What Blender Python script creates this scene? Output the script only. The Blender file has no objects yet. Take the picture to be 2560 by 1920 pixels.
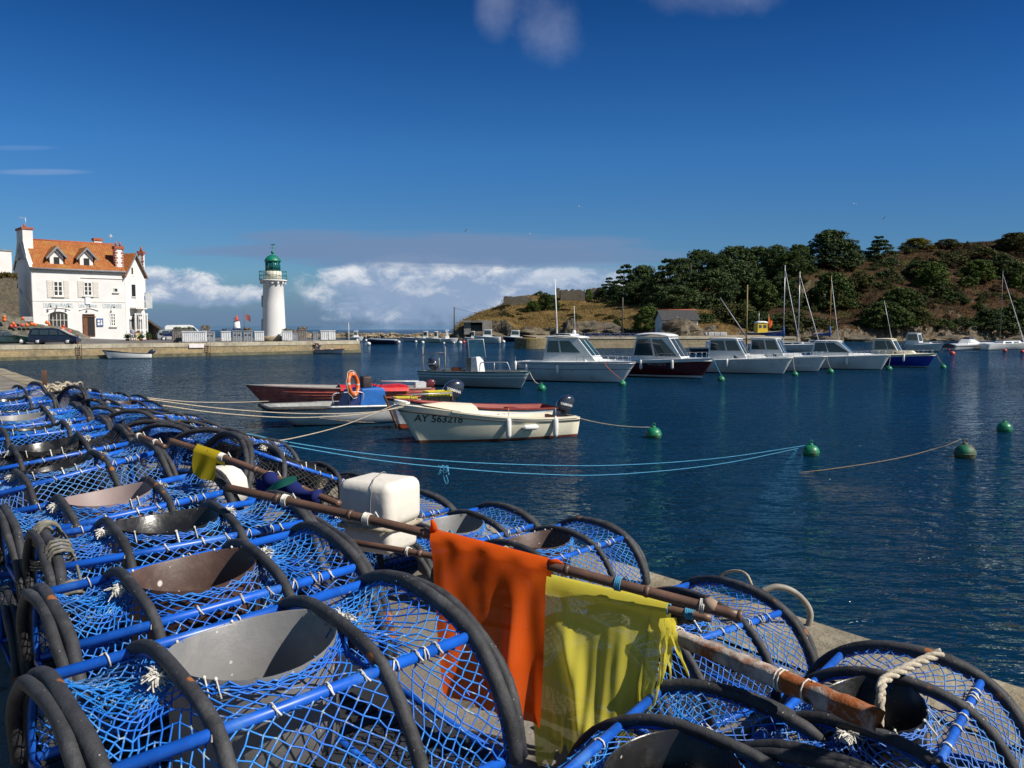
import bpy, math, random
import numpy as np
from mathutils import Vector, Matrix, Euler, noise as mnoise
R = math.radians
scene = bpy.context.scene
col = scene.collection
rnd = random.Random(7)

# ------------------------------------------------------------------ camera
F_PX, W_PX, H_PX, HORIZON = 2100.0, 2560.0, 1920.0, 813.0
EYE, QUAY, FARQ = 3.6, 2.0, 1.54
PITCH = math.atan((H_PX / 2 - HORIZON) / F_PX)
cam_d = bpy.data.cameras.new('camera'); cam = bpy.data.objects.new('camera', cam_d); col.objects.link(cam)
cam.location = (0, 0, EYE); cam.rotation_euler = (R(90) - PITCH, 0, 0)
cam_d.sensor_width = 36.0; cam_d.lens = 36.0 * F_PX / W_PX; cam_d.clip_start = .05; cam_d.clip_end = 9000
scene.camera = cam

def ray(px, py):
    x = (px - W_PX / 2) / F_PX; y = -(py - H_PX / 2) / F_PX
    c, s = math.cos(PITCH), math.sin(PITCH)
    return Vector((x, c + y * s, -s + y * c))
def atz(px, py, z):                      # world point seen at a pixel, on the level z
    r = ray(px, py); t = (z - EYE) / r.z
    return Vector((r.x * t, r.y * t, z))
def atd(px, py, d):                      # world point seen at a pixel, at distance d ahead
    r = ray(px, py); t = d / r.y
    return Vector((r.x * t, d, EYE + r.z * t))
def onplane(px, py, p, n):
    r = ray(px, py); t = (Vector(p) - Vector((0, 0, EYE))).dot(n) / r.dot(n)
    return Vector((0, 0, EYE)) + r * t

# ------------------------------------------------------------------ objects
def tag(o, label=None, cat=None, group=None, kind=None):
    if label: o['label'] = label
    if cat: o['category'] = cat
    if group: o['group'] = group
    if kind: o['kind'] = kind
    return o
def thing(name, label, cat, loc=(0, 0, 0), rz=0.0, group=None):
    o = bpy.data.objects.new(name, None); col.objects.link(o)
    o.empty_display_size = .2
    o.location = loc; o.rotation_euler = (0, 0, rz)
    return tag(o, label, cat, group)
def kids(o):
    return [c for c in col.objects if c.parent is o]
def copy_tree(o, parent=None, ch_of=None):
    c = o.copy(); col.objects.link(c); c.parent = parent
    for k in list(o.children): copy_tree(k, c)
    return c
def smoothstep(a, b, x):
    t = max(0.0, min(1.0, (x - a) / (b - a))); return t * t * (3 - 2 * t)
def lerp(a, b, t): return a + (b - a) * t
def interp(x, pts):
    if x <= pts[0][0]: return pts[0][1]
    for (x0, y0), (x1, y1) in zip(pts, pts[1:]):
        if x <= x1: return y0 + (y1 - y0) * (x - x0) / (x1 - x0)
    return pts[-1][1]

class MB:
    def __init__(s): s.v = []; s.f = []; s.m = []; s.sm = []; s.M = None; s.mi = 0
    def add(s, vs, fs, smooth=False):
        b = len(s.v)
        for p in vs:
            p = Vector(p)
            s.v.append(s.M @ p if s.M else p)
        for f in fs:
            s.f.append(tuple(b + i for i in f)); s.m.append(s.mi); s.sm.append(smooth)
        return s
    def box(s, c, d, rz=0, M=None, top=1.0):
        x, y, z = d[0] / 2, d[1] / 2, d[2] / 2
        vs = [Vector((sx * x * (top if sz > 0 else 1), sy * y * (top if sz > 0 else 1), sz * z)) for sz in (-1, 1) for sx, sy in ((-1, -1), (1, -1), (1, 1), (-1, 1))]
        T = Matrix.Translation(c) @ (M if M else Matrix.Rotation(rz, 4, 'Z'))
        return s.add([T @ v for v in vs], [(3, 2, 1, 0), (4, 5, 6, 7), (0, 1, 5, 4), (1, 2, 6, 5), (2, 3, 7, 6), (3, 0, 4, 7)])
    def rbox(s, c, d, r=.03, n=3, M=None):              # rounded box (superellipse lathe of rings)
        hx, hy, hz = d[0] / 2, d[1] / 2, d[2] / 2
        rings = []
        zs = [(-hz + r - r * math.cos(a), r * (1 - math.sin(a))) for a in [math.pi / 2 * i / n for i in range(n + 1)]]
        zs = [(z, ins) for z, ins in zs] + [(-z, ins) for z, ins in reversed(zs)]
        T = Matrix.Translation(c) @ (M if M else Matrix())
        for z, ins in zs:
            ring = []
            for qx, qy, a0 in ((1, 1, 0), (-1, 1, 90), (-1, -1, 180), (1, -1, 270)):
                for i in range(n + 1):
                    a = R(a0 + 90 * i / n); rr = max(r - ins, 0.0005)
                    ring.append(T @ Vector((qx * (hx - r) + rr * math.cos(a), qy * (hy - r) + rr * math.sin(a), z)))
            rings.append(ring)
        return s.loft(rings, closed=True, caps=True, smooth=True)
    def loft(s, rings, closed=True, caps=False, smooth=True):
        n = len(rings[0]); vs = [p for r in rings for p in r]; fs = []
        for i in range(len(rings) - 1):
            for j in range(n if closed else n - 1):
                k = (j + 1) % n
                fs.append((i * n + j, i * n + k, (i + 1) * n + k, (i + 1) * n + j))
        if caps:
            fs.append(tuple(reversed(range(n)))); fs.append(tuple((len(rings) - 1) * n + j for j in range(n)))
        return s.add(vs, fs, smooth)
    def tube(s, path, r, n=8, closed=False, caps=True, smooth=True):
        P = [Vector(p) for p in path]; k = len(P)
        rr = r if isinstance(r, (list, tuple)) else [r] * k
        rings = []; up = None
        for i in range(k):
            a = P[i - 1] if (i > 0 or closed) else P[i]; b = P[(i + 1) % k] if (i < k - 1 or closed) else P[i]
            t = (b - a); t = t.normalized() if t.length > 1e-9 else Vector((0, 0, 1))
            if up is None:
                up = t.cross(Vector((.31, .47, .83)));
                if up.length < .05: up = t.cross(Vector((1, 0, 0)))
            up = (up - t * up.dot(t)); up = up.normalized() if up.length > 1e-6 else t.orthogonal().normalized()
            w = t.cross(up)
            rings.append([P[i] + (up * math.cos(2 * math.pi * j / n) + w * math.sin(2 * math.pi * j / n)) * rr[i] for j in range(n)])
        if closed: rings.append(rings[0])
        return s.loft(rings, True, caps and not closed, smooth)
    def lathe(s, prof, c=(0, 0, 0), n=24, M=None, caps=True, smooth=True, sx=1, sy=1):
        T = Matrix.Translation(c) @ (M if M else Matrix())
        return s.loft([[T @ Vector((r * sx * math.cos(2 * math.pi * j / n), r * sy * math.sin(2 * math.pi * j / n), z)) for j in range(n)] for r, z in prof], True, caps, smooth)
    def ball(s, c, r, n=12, M=None):
        if not isinstance(r, (tuple, list)): r = (r, r, r)
        k = max(5, n // 2 + 1)
        prof = [(max(math.sin(math.pi * i / (k - 1)), 1e-3), -math.cos(math.pi * i / (k - 1))) for i in range(k)]
        T = Matrix.Translation(c) @ (M if M else Matrix()) @ Matrix.Diagonal((r[0], r[1], r[2], 1))
        return s.lathe(prof, n=n, M=T)
    def prism(s, poly, y0, y1, smooth=False, swap='xz', y0b=None):     # polygon in x,z pulled along y
        n = len(poly)
        vs = [(x, y0, z) for x, z in poly] + [(x, y1, z) for x, z in poly]
        if swap == 'xy': vs = [(x, z, y) for x, y, z in vs]
        fs = [tuple(range(n)), tuple(reversed(range(n, 2 * n)))] + [(i, n + i, n + (i + 1) % n, (i + 1) % n) for i in range(n)]
        return s.add(vs, fs, smooth)
    def quad(s, a, b, c, d): return s.add([a, b, c, d], [(0, 1, 2, 3)])
    def plate(s, pts, nrm, t=.01):                      # flat polygon given thickness along nrm
        n = len(pts); nrm = Vector(nrm); P = [Vector(p) for p in pts]
        return s.add(P + [p + nrm * t for p in P], [tuple(reversed(range(n))), tuple(range(n, 2 * n))] + [(i, (i + 1) % n, n + (i + 1) % n, n + i) for i in range(n)])
    def mesh(s, name, mats):
        me = bpy.data.meshes.new(name)
        me.from_pydata([tuple(v) for v in s.v], [], s.f)
        for m in (mats if isinstance(mats, (list, tuple)) else [mats]): me.materials.append(m)
        me.polygons.foreach_set('material_index', s.m)
        me.polygons.foreach_set('use_smooth', s.sm)
        me.update()
        return me
    def build(s, name, mats, parent=None, label=None, cat=None, group=None, kind=None, loc=None, rot=None, bevel=0, fixn=True):
        me = s.mesh(name, mats)
        if fixn:
            import bmesh
            bm = bmesh.new(); bm.from_mesh(me); bmesh.ops.recalc_face_normals(bm, faces=bm.faces); bm.to_mesh(me); bm.free()
        o = bpy.data.objects.new(name, me); col.objects.link(o)
        if parent: o.parent = parent
        if loc is not None: o.location = loc
        if rot is not None: o.rotation_euler = rot
        if bevel:
            b = o.modifiers.new('bevel', 'BEVEL'); b.width = bevel; b.segments = 2; b.limit_method = 'ANGLE'; b.angle_limit = R(40)
        return tag(o, label, cat, group, kind)

def np_mesh(name, V, F, mat, smooth=False):             # fast mesh of equal-sided faces from arrays
    V = np.asarray(V, dtype=np.float32); F = np.asarray(F, dtype=np.int32)
    me = bpy.data.meshes.new(name); k = F.shape[1]
    me.vertices.add(len(V)); me.vertices.foreach_set('co', V.ravel())
    me.loops.add(F.size); me.loops.foreach_set('vertex_index', F.ravel())
    me.polygons.add(len(F)); me.polygons.foreach_set('loop_start', np.arange(0, F.size, k, dtype=np.int32))
    me.polygons.foreach_set('loop_total', np.full(len(F), k, dtype=np.int32))
    if smooth: me.polygons.foreach_set('use_smooth', np.ones(len(F), dtype=bool))
    for m in (mat if isinstance(mat, (list, tuple)) else [mat]): me.materials.append(m)
    me.update(); me.validate()
    return me
def link(name, me, parent=None, **kw):
    o = bpy.data.objects.new(name, me); col.objects.link(o)
    if parent: o.parent = parent
    return tag(o, kw.get('label'), kw.get('cat'), kw.get('group'), kw.get('kind'))

def text_polys(body, size, bold=.0):                    # triangles of a line of lettering, x right, y up, starting at 0
    cu = bpy.data.curves.new('lettering', 'FONT'); cu.body = body; cu.size = size; cu.offset = bold; cu.resolution_u = 3
    o = bpy.data.objects.new('lettering', cu); col.objects.link(o)
    dg = bpy.context.evaluated_depsgraph_get(); dg.update()
    me = bpy.data.meshes.new_from_object(o.evaluated_get(dg))
    vs = [tuple(v.co) for v in me.vertices]; fs = [tuple(p.vertices) for p in me.polygons]
    bpy.data.objects.remove(o); bpy.data.meshes.remove(me)
    w = max([v[0] for v in vs] + [0.001])
    return vs, fs, w

# ------------------------------------------------------------------ materials
def nodes_of(m):
    m.use_nodes = True; nt = m.node_tree
    return nt, nt.nodes, nt.links
def nd(nt, typ, ins=None, **attrs):
    n = nt.nodes.new(typ)
    for k, v in attrs.items(): setattr(n, k, v)
    for k, v in (ins or {}).items():
        if hasattr(v, 'is_output'): nt.links.new(v, n.inputs[k])
        else: n.inputs[k].default_value = v
    return n
def mth(nt, op, a, b=0.0, c=None, clamp=False):
    n = nt.nodes.new('ShaderNodeMath'); n.operation = op; n.use_clamp = clamp
    for i, v in enumerate((a, b) if c is None else (a, b, c)):
        if hasattr(v, 'is_output'): nt.links.new(v, n.inputs[i])
        else: n.inputs[i].default_value = v
    return n.outputs[0]
def mixc(nt, fac, a, b, mode='MIX'):
    n = nt.nodes.new('ShaderNodeMix'); n.data_type = 'RGBA'; n.blend_type = mode
    for i, v in ((0, fac), (6, a), (7, b)):
        if hasattr(v, 'is_output'): nt.links.new(v, n.inputs[i])
        elif i == 0: n.inputs[0].default_value = v
        else: n.inputs[i].default_value = (*v[:3], 1)
    return n.outputs[2]
def ramp01(nt, x, lo, hi):
    n = nd(nt, 'ShaderNodeMapRange', {'Value': x, 'From Min': lo, 'From Max': hi, 'To Min': 0.0, 'To Max': 1.0}, interpolation_type='SMOOTHSTEP')
    return n.outputs[0]
def noise(nt, vec, scale, detail=4.0, rough=.55, dist=0.0):
    return nd(nt, 'ShaderNodeTexNoise', {'Vector': vec, 'Scale': scale, 'Detail': detail, 'Roughness': rough, 'Distortion': dist}).outputs['Fac']
def mat(name, c, rough=.6, var=.25, scale=6.0, bump=0.0, bscale=None, metal=0.0, spec=.5, spots=None, coord='Object', coat=0.0, trans=0.0, stain=None, thin=0.0):
    """Principled surface whose colour wanders by noise; spots = [(colour, scale, threshold)], stain = (colour, scale, lo, hi)."""
    m = bpy.data.materials.new(name); nt, N, L = nodes_of(m)
    b = N['Principled BSDF']
    tc = nd(nt, 'ShaderNodeTexCoord').outputs[coord]
    oi = nd(nt, 'ShaderNodeObjectInfo').outputs['Random']                # each copy wears its own stains
    tc = nd(nt, 'ShaderNodeVectorMath', {0: tc, 1: nd(nt, 'ShaderNodeCombineXYZ', {0: mth(nt, 'MULTIPLY', oi, 43.0), 1: mth(nt, 'MULTIPLY', oi, 17.0)}).outputs[0]}, operation='ADD').outputs[0]
    f = noise(nt, tc, scale, 5.0, .6)
    f2 = ramp01(nt, f, .3, .7)
    cc = mixc(nt, f2, tuple(x * (1 - var) for x in c), tuple(min(1, x * (1 + var)) for x in c))
    if stain:
        g = noise(nt, tc, stain[1], 6.0, .65)
        cc = mixc(nt, ramp01(nt, g, stain[2], stain[3]), cc, stain[0])
    for sc, ss, th in (spots or []):
        v = nd(nt, 'ShaderNodeTexVoronoi', {'Vector': tc, 'Scale': ss}).outputs['Distance']
        v2 = noise(nt, tc, ss * .35, 2.0)
        k = mth(nt, 'ADD', v, mth(nt, 'MULTIPLY', mth(nt, 'SUBTRACT', .55, v2), .5))
        cc = mixc(nt, ramp01(nt, k, th, th * .55), cc, sc)
    L.new(cc, b.inputs['Base Color'])
    b.inputs['Roughness'].default_value = rough; b.inputs['Metallic'].default_value = metal
    b.inputs['Specular IOR Level'].default_value = spec; b.inputs['Coat Weight'].default_value = coat
    if rough < .9:
        L.new(mth(nt, 'ADD', rough - .08, mth(nt, 'MULTIPLY', f, .16), clamp=True), b.inputs['Roughness'])
    if trans:
        b.inputs['Transmission Weight'].default_value = trans
    if bump:
        bn = noise(nt, tc, bscale or scale * 4, 6.0, .65)
        bp = nd(nt, 'ShaderNodeBump', {'Height': bn, 'Strength': 1.0, 'Distance': bump})
        L.new(bp.outputs[0], b.inputs['Normal'])
    return m
def cloth_mat(name, c, tl=.5, through=.0, scale=6):
    m = bpy.data.materials.new(name); nt, N, L = nodes_of(m)
    tc = nd(nt, 'ShaderNodeTexCoord').outputs['Object']
    f = noise(nt, tc, scale, 5.0)
    cc = mixc(nt, ramp01(nt, f, .3, .75), tuple(x * .92 for x in c), c)
    w = noise(nt, tc, 260.0, 2.0)
    bp = nd(nt, 'ShaderNodeBump', {'Height': mth(nt, 'ADD', mth(nt, 'MULTIPLY', w, .2), noise(nt, tc, 9.0, 3.0, .4)), 'Strength': .35, 'Distance': .006}).outputs[0]
    d = nd(nt, 'ShaderNodeBsdfDiffuse', {'Color': cc, 'Normal': bp}); t = nd(nt, 'ShaderNodeBsdfTranslucent', {'Color': cc, 'Normal': bp})
    mx = nd(nt, 'ShaderNodeMixShader', {0: tl, 1: d.outputs[0], 2: t.outputs[0]})
    out = mx.outputs[0]
    if through:
        tr = nd(nt, 'ShaderNodeBsdfTransparent', {'Color': (1, 1, 1, 1)})
        out = nd(nt, 'ShaderNodeMixShader', {0: through, 1: out, 2: tr.outputs[0]}).outputs[0]
    L.new(out, N['Material Output'].inputs['Surface'])
    return m
def leaf_mat(name, c1, c2, scale=.6):
    m = bpy.data.materials.new(name); nt, N, L = nodes_of(m)
    b = N['Principled BSDF']
    tc = nd(nt, 'ShaderNodeTexCoord').outputs['Object']
    oi = nd(nt, 'ShaderNodeObjectInfo').outputs['Random']
    f = ramp01(nt, noise(nt, tc, scale, 4.0, .7), .32, .68)
    cc = mixc(nt, f, c1, c2)
    cc = mixc(nt, mth(nt, 'MULTIPLY', oi, .45), cc, tuple(x * .55 for x in c1))
    L.new(cc, b.inputs['Base Color']); b.inputs['Roughness'].default_value = .75; b.inputs['Specular IOR Level'].default_value = .2
    return m
def glass_mat(name, tint=(.02, .03, .035), rough=.04):
    m = bpy.data.materials.new(name); nt, N, L = nodes_of(m)
    b = N['Principled BSDF']
    tc = nd(nt, 'ShaderNodeTexCoord').outputs['Object']
    L.new(mixc(nt, noise(nt, tc, 1.5), tint, tuple(x * 2.2 for x in tint)), b.inputs['Base Color'])
    b.inputs['Roughness'].default_value = rough; b.inputs['Specular IOR Level'].default_value = .8
    return m
def clear_glass(name, tint=(.62, .82, .80), op=.25):
    m = bpy.data.materials.new(name); nt, N, L = nodes_of(m)
    tc = nd(nt, 'ShaderNodeTexCoord').outputs['Object']
    g = nd(nt, 'ShaderNodeBsdfGlossy', {'Color': (1, 1, 1, 1), 'Roughness': .03})
    t = nd(nt, 'ShaderNodeBsdfTransparent', {'Color': (*tint, 1)})
    fr = nd(nt, 'ShaderNodeFresnel', {'IOR': 1.5}).outputs[0]
    k = mth(nt, 'ADD', fr, mth(nt, 'MULTIPLY', noise(nt, tc, 3.0), op * .3), clamp=True)
    mx = nd(nt, 'ShaderNodeMixShader', {0: k, 1: t.outputs[0], 2: g.outputs[0]})
    L.new(mx.outputs[0], N['Material Output'].inputs['Surface'])
    return m
def brick_mat(name, c1, c2, mortar, bw, bh, ms, swap=True, bump=.02, rough=.85, squash=1.0, stain=None, wob=.12):
    wb_ = wob
    m = bpy.data.materials.new(name); nt, N, L = nodes_of(m); b = N['Principled BSDF']
    tc = nd(nt, 'ShaderNodeTexCoord').outputs['Object']
    vec = tc
    if swap:
        sp = nd(nt, 'ShaderNodeSeparateXYZ', {0: tc}); vec = nd(nt, 'ShaderNodeCombineXYZ', {0: mth(nt, 'ADD', sp.outputs[0], sp.outputs[1]), 1: sp.outputs[2], 2: 0.0}).outputs[0]
    wob = nd(nt, 'ShaderNodeTexNoise', {'Vector': tc, 'Scale': 1.1, 'Detail': 2.0}).outputs['Color']
    vec = nd(nt, 'ShaderNodeVectorMath', {0: vec, 1: nd(nt, 'ShaderNodeVectorMath', {0: wob, 1: (wb_, wb_ * .5, 0)}, operation='MULTIPLY').outputs[0]}, operation='ADD').outputs[0]
    br = nd(nt, 'ShaderNodeTexBrick', {'Vector': vec, 'Color1': (*c1, 1), 'Color2': (*c2, 1), 'Mortar': (*mortar, 1), 'Scale': 1.0, 'Mortar Size': ms, 'Mortar Smooth': .3, 'Bias': 0.0, 'Brick Width': bw, 'Row Height': bh})
    f = noise(nt, tc, 3.0, 6.0, .7)
    cc = mixc(nt, 1.0, br.outputs['Color'], mixc(nt, ramp01(nt, f, .25, .75), (.62, .6, .56), (1.25, 1.2, 1.12)), 'MULTIPLY')
    if stain: cc = mixc(nt, ramp01(nt, noise(nt, tc, stain[1], 6.0, .65), stain[2], stain[3]), cc, stain[0])
    L.new(cc, b.inputs['Base Color']); b.inputs['Roughness'].default_value = rough
    h = mth(nt, 'ADD', mth(nt, 'MULTIPLY', br.outputs['Fac'], -1.0), mth(nt, 'MULTIPLY', noise(nt, tc, 9.0, 5.0), .8))
    L.new(nd(nt, 'ShaderNodeBump', {'Height': h, 'Strength': 1.0, 'Distance': bump}).outputs[0], b.inputs['Normal'])
    return m

WHITE = mat('white_gelcoat', (.72, .73, .72), .25, .06, 3, coat=.3, stain=((.5, .5, .46), 2.2, .58, .8))
WHITE_PAINT = mat('white_paint', (.74, .73, .7), .5, .07, 3, stain=((.55, .52, .45), 3.0, .6, .85))
CREAM = mat('cream_paint', (.84, .78, .60), .4, .06, 3, coat=.15, stain=((.6, .55, .42), 4.0, .6, .85))
CREAM2 = mat('pale_cream_paint', (.74, .68, .52), .45, .06, 3)
RUBBER = mat('black_rubber', (.028, .029, .033), .7, .4, 12, bump=.003, bscale=60, spots=[((.30, .10, .02), 9, .17), ((.35, .34, .32), 60, .1)], stain=((.066, .066, .07), 9, .48, .72))
BLUEPIPE = mat('blue_plastic_pipe', (.007, .09, .47), .38, .25, 8, spots=[((.3, .35, .4), 26, .1), ((.1, .09, .08), 12, .12)], stain=((.05, .17, .50), 6, .5, .72))
STEEL = mat('stainless_steel', (.6, .61, .63), .22, .1, 6, metal=.95)
GALV = mat('galvanised_metal', (.38, .39, .4), .45, .2, 8, metal=.6)
ALU = mat('grey_mast_alloy', (.55, .56, .58), .4, .1, 5, metal=.35)
RUST = mat('rusty_iron', (.09, .045, .03), .85, .5, 9, bump=.01, stain=((.22, .09, .03), 6, .5, .7))
BLACK = mat('black_plastic', (.012, .012, .013), .4, .3, 8)
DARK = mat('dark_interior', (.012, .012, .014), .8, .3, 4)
GLASS = glass_mat('dark_window_glass')
GLASS_G = glass_mat('green_tinted_glass', (.012, .035, .035))
CLEAR = clear_glass('clear_perspex')
COWL = mat('blue_grey_outboard_paint', (.03, .038, .06), .22, .15, 4, coat=.6, metal=.15)
ROPE_C = mat('cream_rope', (.42, .36, .27), .9, .3, 30, bump=.004, bscale=120)
ROPE_B = mat('turquoise_rope', (.05, .25, .42), .8, .25, 30, bump=.003, bscale=120)
ROPE_O = mat('orange_rope', (.5, .13, .06), .8, .2, 30)
FENDER = mat('white_vinyl', (.74, .73, .69), .4, .08, 5, stain=((.5, .46, .38), 5, .6, .85))
BUOY_G = mat('green_buoy_plastic', (.003, .17, .075), .4, .25, 4, stain=((.07, .09, .04), 3.2, .52, .7), spots=[((.4, .45, .4), 5, .14)])
BUOY_W = mat('white_buoy_plastic', (.72, .71, .68), .4, .1, 4)
BUOY_R = mat('red_buoy_plastic', (.5, .06, .045), .45, .2, 4)
ORANGE = mat('orange_plastic', (.66, .13, .02), .4, .15, 5, stain=((.5, .25, .12), 5, .6, .8))
WOOD = mat('weathered_wood', (.16, .085, .05), .75, .35, 9, bump=.004)
TEXT_BLACK = mat('black_lettering', (.01, .01, .012), .6, .1, 8)
TEXT_GREY = mat('faded_grey_lettering', (.36, .38, .4), .7, .2, 8)
TEXT_WHITE = mat('white_lettering', (.7, .7, .7), .5, .08, 8)
# ------------------------------------------------------------------ sun, sky, clouds
SUN_EL = R(43); SUN_AZ = math.atan2(.93, -.367)           # clockwise from +Y
S = Vector((math.sin(SUN_AZ) * math.cos(SUN_EL), math.cos(SUN_AZ) * math.cos(SUN_EL), math.sin(SUN_EL)))
sun_d = bpy.data.lights.new('sun', 'SUN'); sun = bpy.data.objects.new('sun', sun_d); col.objects.link(sun)
sun_d.energy = 4.8; sun_d.angle = R(.53); sun_d.color = (1.0, .93, .83)
sun.rotation_euler = S.to_track_quat('Z', 'Y').to_euler(); sun.location = (30, -20, 60)

world = bpy.data.worlds.new('World'); scene.world = world; world.use_nodes = True
nt = world.node_tree; bg = nt.nodes['Background']
SKY_K = .06
sky = nd(nt, 'ShaderNodeTexSky', sky_type='NISHITA', sun_disc=False, sun_elevation=SUN_EL, sun_rotation=SUN_AZ, altitude=0.0, air_density=1.0, dust_density=.25, ozone_density=3.0)
hs = nd(nt, 'ShaderNodeHueSaturation', {'Hue': .497, 'Saturation': 1.22, 'Value': .92, 'Color': sky.outputs[0]})
gv = nd(nt, 'ShaderNodeTexCoord').outputs['Generated']
sp = nd(nt, 'ShaderNodeSeparateXYZ', {0: gv})
yy = mth(nt, 'MAXIMUM', sp.outputs[1], .02)
U = mth(nt, 'DIVIDE', sp.outputs[0], yy); V = mth(nt, 'DIVIDE', sp.outputs[2], yy)
front = ramp01(nt, sp.outputs[1], .05, .3)
def uvn(sx, sy, seed, detail=6.0, rough=.6, dist=0.0):
    v = nd(nt, 'ShaderNodeCombineXYZ', {0: mth(nt, 'MULTIPLY', U, sx), 1: mth(nt, 'MULTIPLY', V, sy), 2: seed}).outputs[0]
    return noise(nt, v, 1.0, detail, rough, dist)
def blob(cu, cv, su, sv, n, amp, lo, hi, pw=1.0):
    du = mth(nt, 'DIVIDE', mth(nt, 'SUBTRACT', U, cu), su); dv = mth(nt, 'DIVIDE', mth(nt, 'SUBTRACT', V, cv), sv)
    d = mth(nt, 'SUBTRACT', 1.0, mth(nt, 'ADD', mth(nt, 'MULTIPLY', du, du), mth(nt, 'MULTIPLY', dv, dv)))
    return ramp01(nt, mth(nt, 'ADD', d, mth(nt, 'MULTIPLY', mth(nt, 'SUBTRACT', n, .5), amp)), lo, hi)
def px(x): return (x - 1280) / 2100
def py(y): return (813 - y) / 2100
n_cu = uvn(26, 42, 3.1, 8.0, .62, .3); n_st = uvn(7, 60, 1.7, 5.0, .55); n_wi = uvn(9, 9, 8.3, 6.0, .6); n_fine = uvn(70, 110, 5.0, 5.0, .6)
n_low = uvn(8, 45, 12.0, 5.0, .6)
k = 1.0 / SKY_K
# deep, polarised-looking blue at right angles to the sun
cr = nt.nodes.new('ShaderNodeValToRGB'); cr.color_ramp.elements.remove(cr.color_ramp.elements[1])
for i, (pos, cc) in enumerate(((.0, (.47, .72, 1.05)), (.12, (.46, .76, 1.12)), (.195, (.40, .79, 1.22)), (.29, (.24, .60, 1.04)), (.36, (.14, .44, .82)), (1.0, (.12, .38, .72)))):
    e = cr.color_ramp.elements[0] if i == 0 else cr.color_ramp.elements.new(pos)
    e.position = pos; e.color = (*cc, 1)
nt.links.new(sp.outputs[2], cr.inputs[0])
tinted = mixc(nt, 1.0, hs.outputs[0], cr.outputs[0], 'MULTIPLY')
dk = ramp01(nt, U, .05, .7)
tinted = mixc(nt, mth(nt, 'MULTIPLY', dk, .45), tinted, mixc(nt, 1.0, tinted, (.55, .72, .85), 'MULTIPLY'))
c = tinted
# blue-grey murk low over the sea
low = ramp01(nt, mth(nt, 'ADD', V, mth(nt, 'MULTIPLY', mth(nt, 'SUBTRACT', n_low, .5), .035)), .066, .004)
lowside = ramp01(nt, U, .35, -.1)
c = mixc(nt, mth(nt, 'MULTIPLY', mth(nt, 'MULTIPLY', low, .72), lowside), c, tuple(x * k for x in (.088, .155, .29)))
# heaped cloud bank, bright tops and grey shaded bases mixed into the colour
def heap(cu, cv, su, sv, lo, hi, amp, strength):
    global c
    mk = mth(nt, 'MULTIPLY', blob(cu, cv, su, sv, n_cu, amp, lo, hi), strength)
    lift = mth(nt, 'DIVIDE', mth(nt, 'SUBTRACT', V, cv - sv), 2 * sv)
    sh = ramp01(nt, mth(nt, 'ADD', mth(nt, 'MULTIPLY', lift, .95), mth(nt, 'MULTIPLY', mth(nt, 'SUBTRACT', n_cu, .5), 2.2)), .25, 1.05)
    cc = mixc(nt, sh, tuple(x * k for x in (.21, .29, .43)), tuple(x * k for x in (.63, .65, .68)))
    c = mixc(nt, mk, c, cc)
heap(px(1130), py(738), .21, .045, .05, .7, 1.6, .88)
heap(px(960), py(742), .07, .022, .35, .9, 2.2, .6)
heap(px(1085), py(703), .14, .032, -.1, .5, 1.4, .98)
heap(px(1270), py(703), .17, .022, .15, .8, 1.6, .9)
heap(px(400), py(712), .10, .024, .15, .8, 1.9, .92)
heap(px(520), py(739), .12, .017, .15, .8, 1.9, .85)
heap(px(1400), py(725), .12, .03, .4, 1.0, 2.2, .6)
# flat grey sheet above it
def sheet(cu, cv, su, sv, lo, hi, amp, strength, colr):
    global c
    mk = mth(nt, 'MULTIPLY', blob(cu, cv, su, sv, n_st, amp, lo, hi), strength)
    c = mixc(nt, mk, c, tuple(x * k for x in colr))
GREYC = (.13, .205, .345)
sheet(px(1110), py(628), .28, .024, -.1, .6, 1.5, .96, GREYC)
sheet(px(760), py(592), .10, .011, .1, .9, 1.2, .7, GREYC)
sheet(px(640), py(630), .12, .010, .1, .9, 1.4, .7, GREYC)
sheet(px(1560), py(640), .13, .014, .2, 1.0, 1.4, .6, GREYC)
sheet(px(1500), py(690), .16, .020, .2, 1.1, 1.4, .6, (.22, .31, .46))
sheet(px(110), py(437), .07, .005, .1, 1.0, 1.4, .45, (.2, .3, .5))
sheet(px(60), py(378), .06, .004, .1, 1.0, 1.4, .2, (.2, .3, .5))
# loose wisps high up
def wisp(cu, cv, su, sv, strength):
    global c
    mk = mth(nt, 'MULTIPLY', blob(cu, cv, su, sv, n_wi, 2.2, .15, 2.0), strength)
    c = mixc(nt, mk, c, tuple(x * k for x in (.36, .40, .52)))
wisp(px(1370), py(85), .055, .055, .48)
wisp(px(1245), py(45), .03, .05, .35)
wisp(px(1760), py(15), .11, .035, .4)
c = mixc(nt, front, hs.outputs[0], c)
nt.links.new(c, bg.inputs['Color']); bg.inputs['Strength'].default_value = SKY_K

scene.view_settings.view_transform = 'Standard'; scene.view_settings.look = 'None'
scene.view_settings.exposure = 0.36; scene.view_settings.gamma = 1.0
scene.cycles.max_bounces = 7; scene.cycles.transparent_max_bounces = 16; scene.cycles.caustics_reflective = False; scene.cycles.caustics_refractive = False
scene.cycles.use_denoising = True
scene.cycles.sample_clamp_indirect = 6.0; scene.cycles.sample_clamp_direct = 4.0

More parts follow.
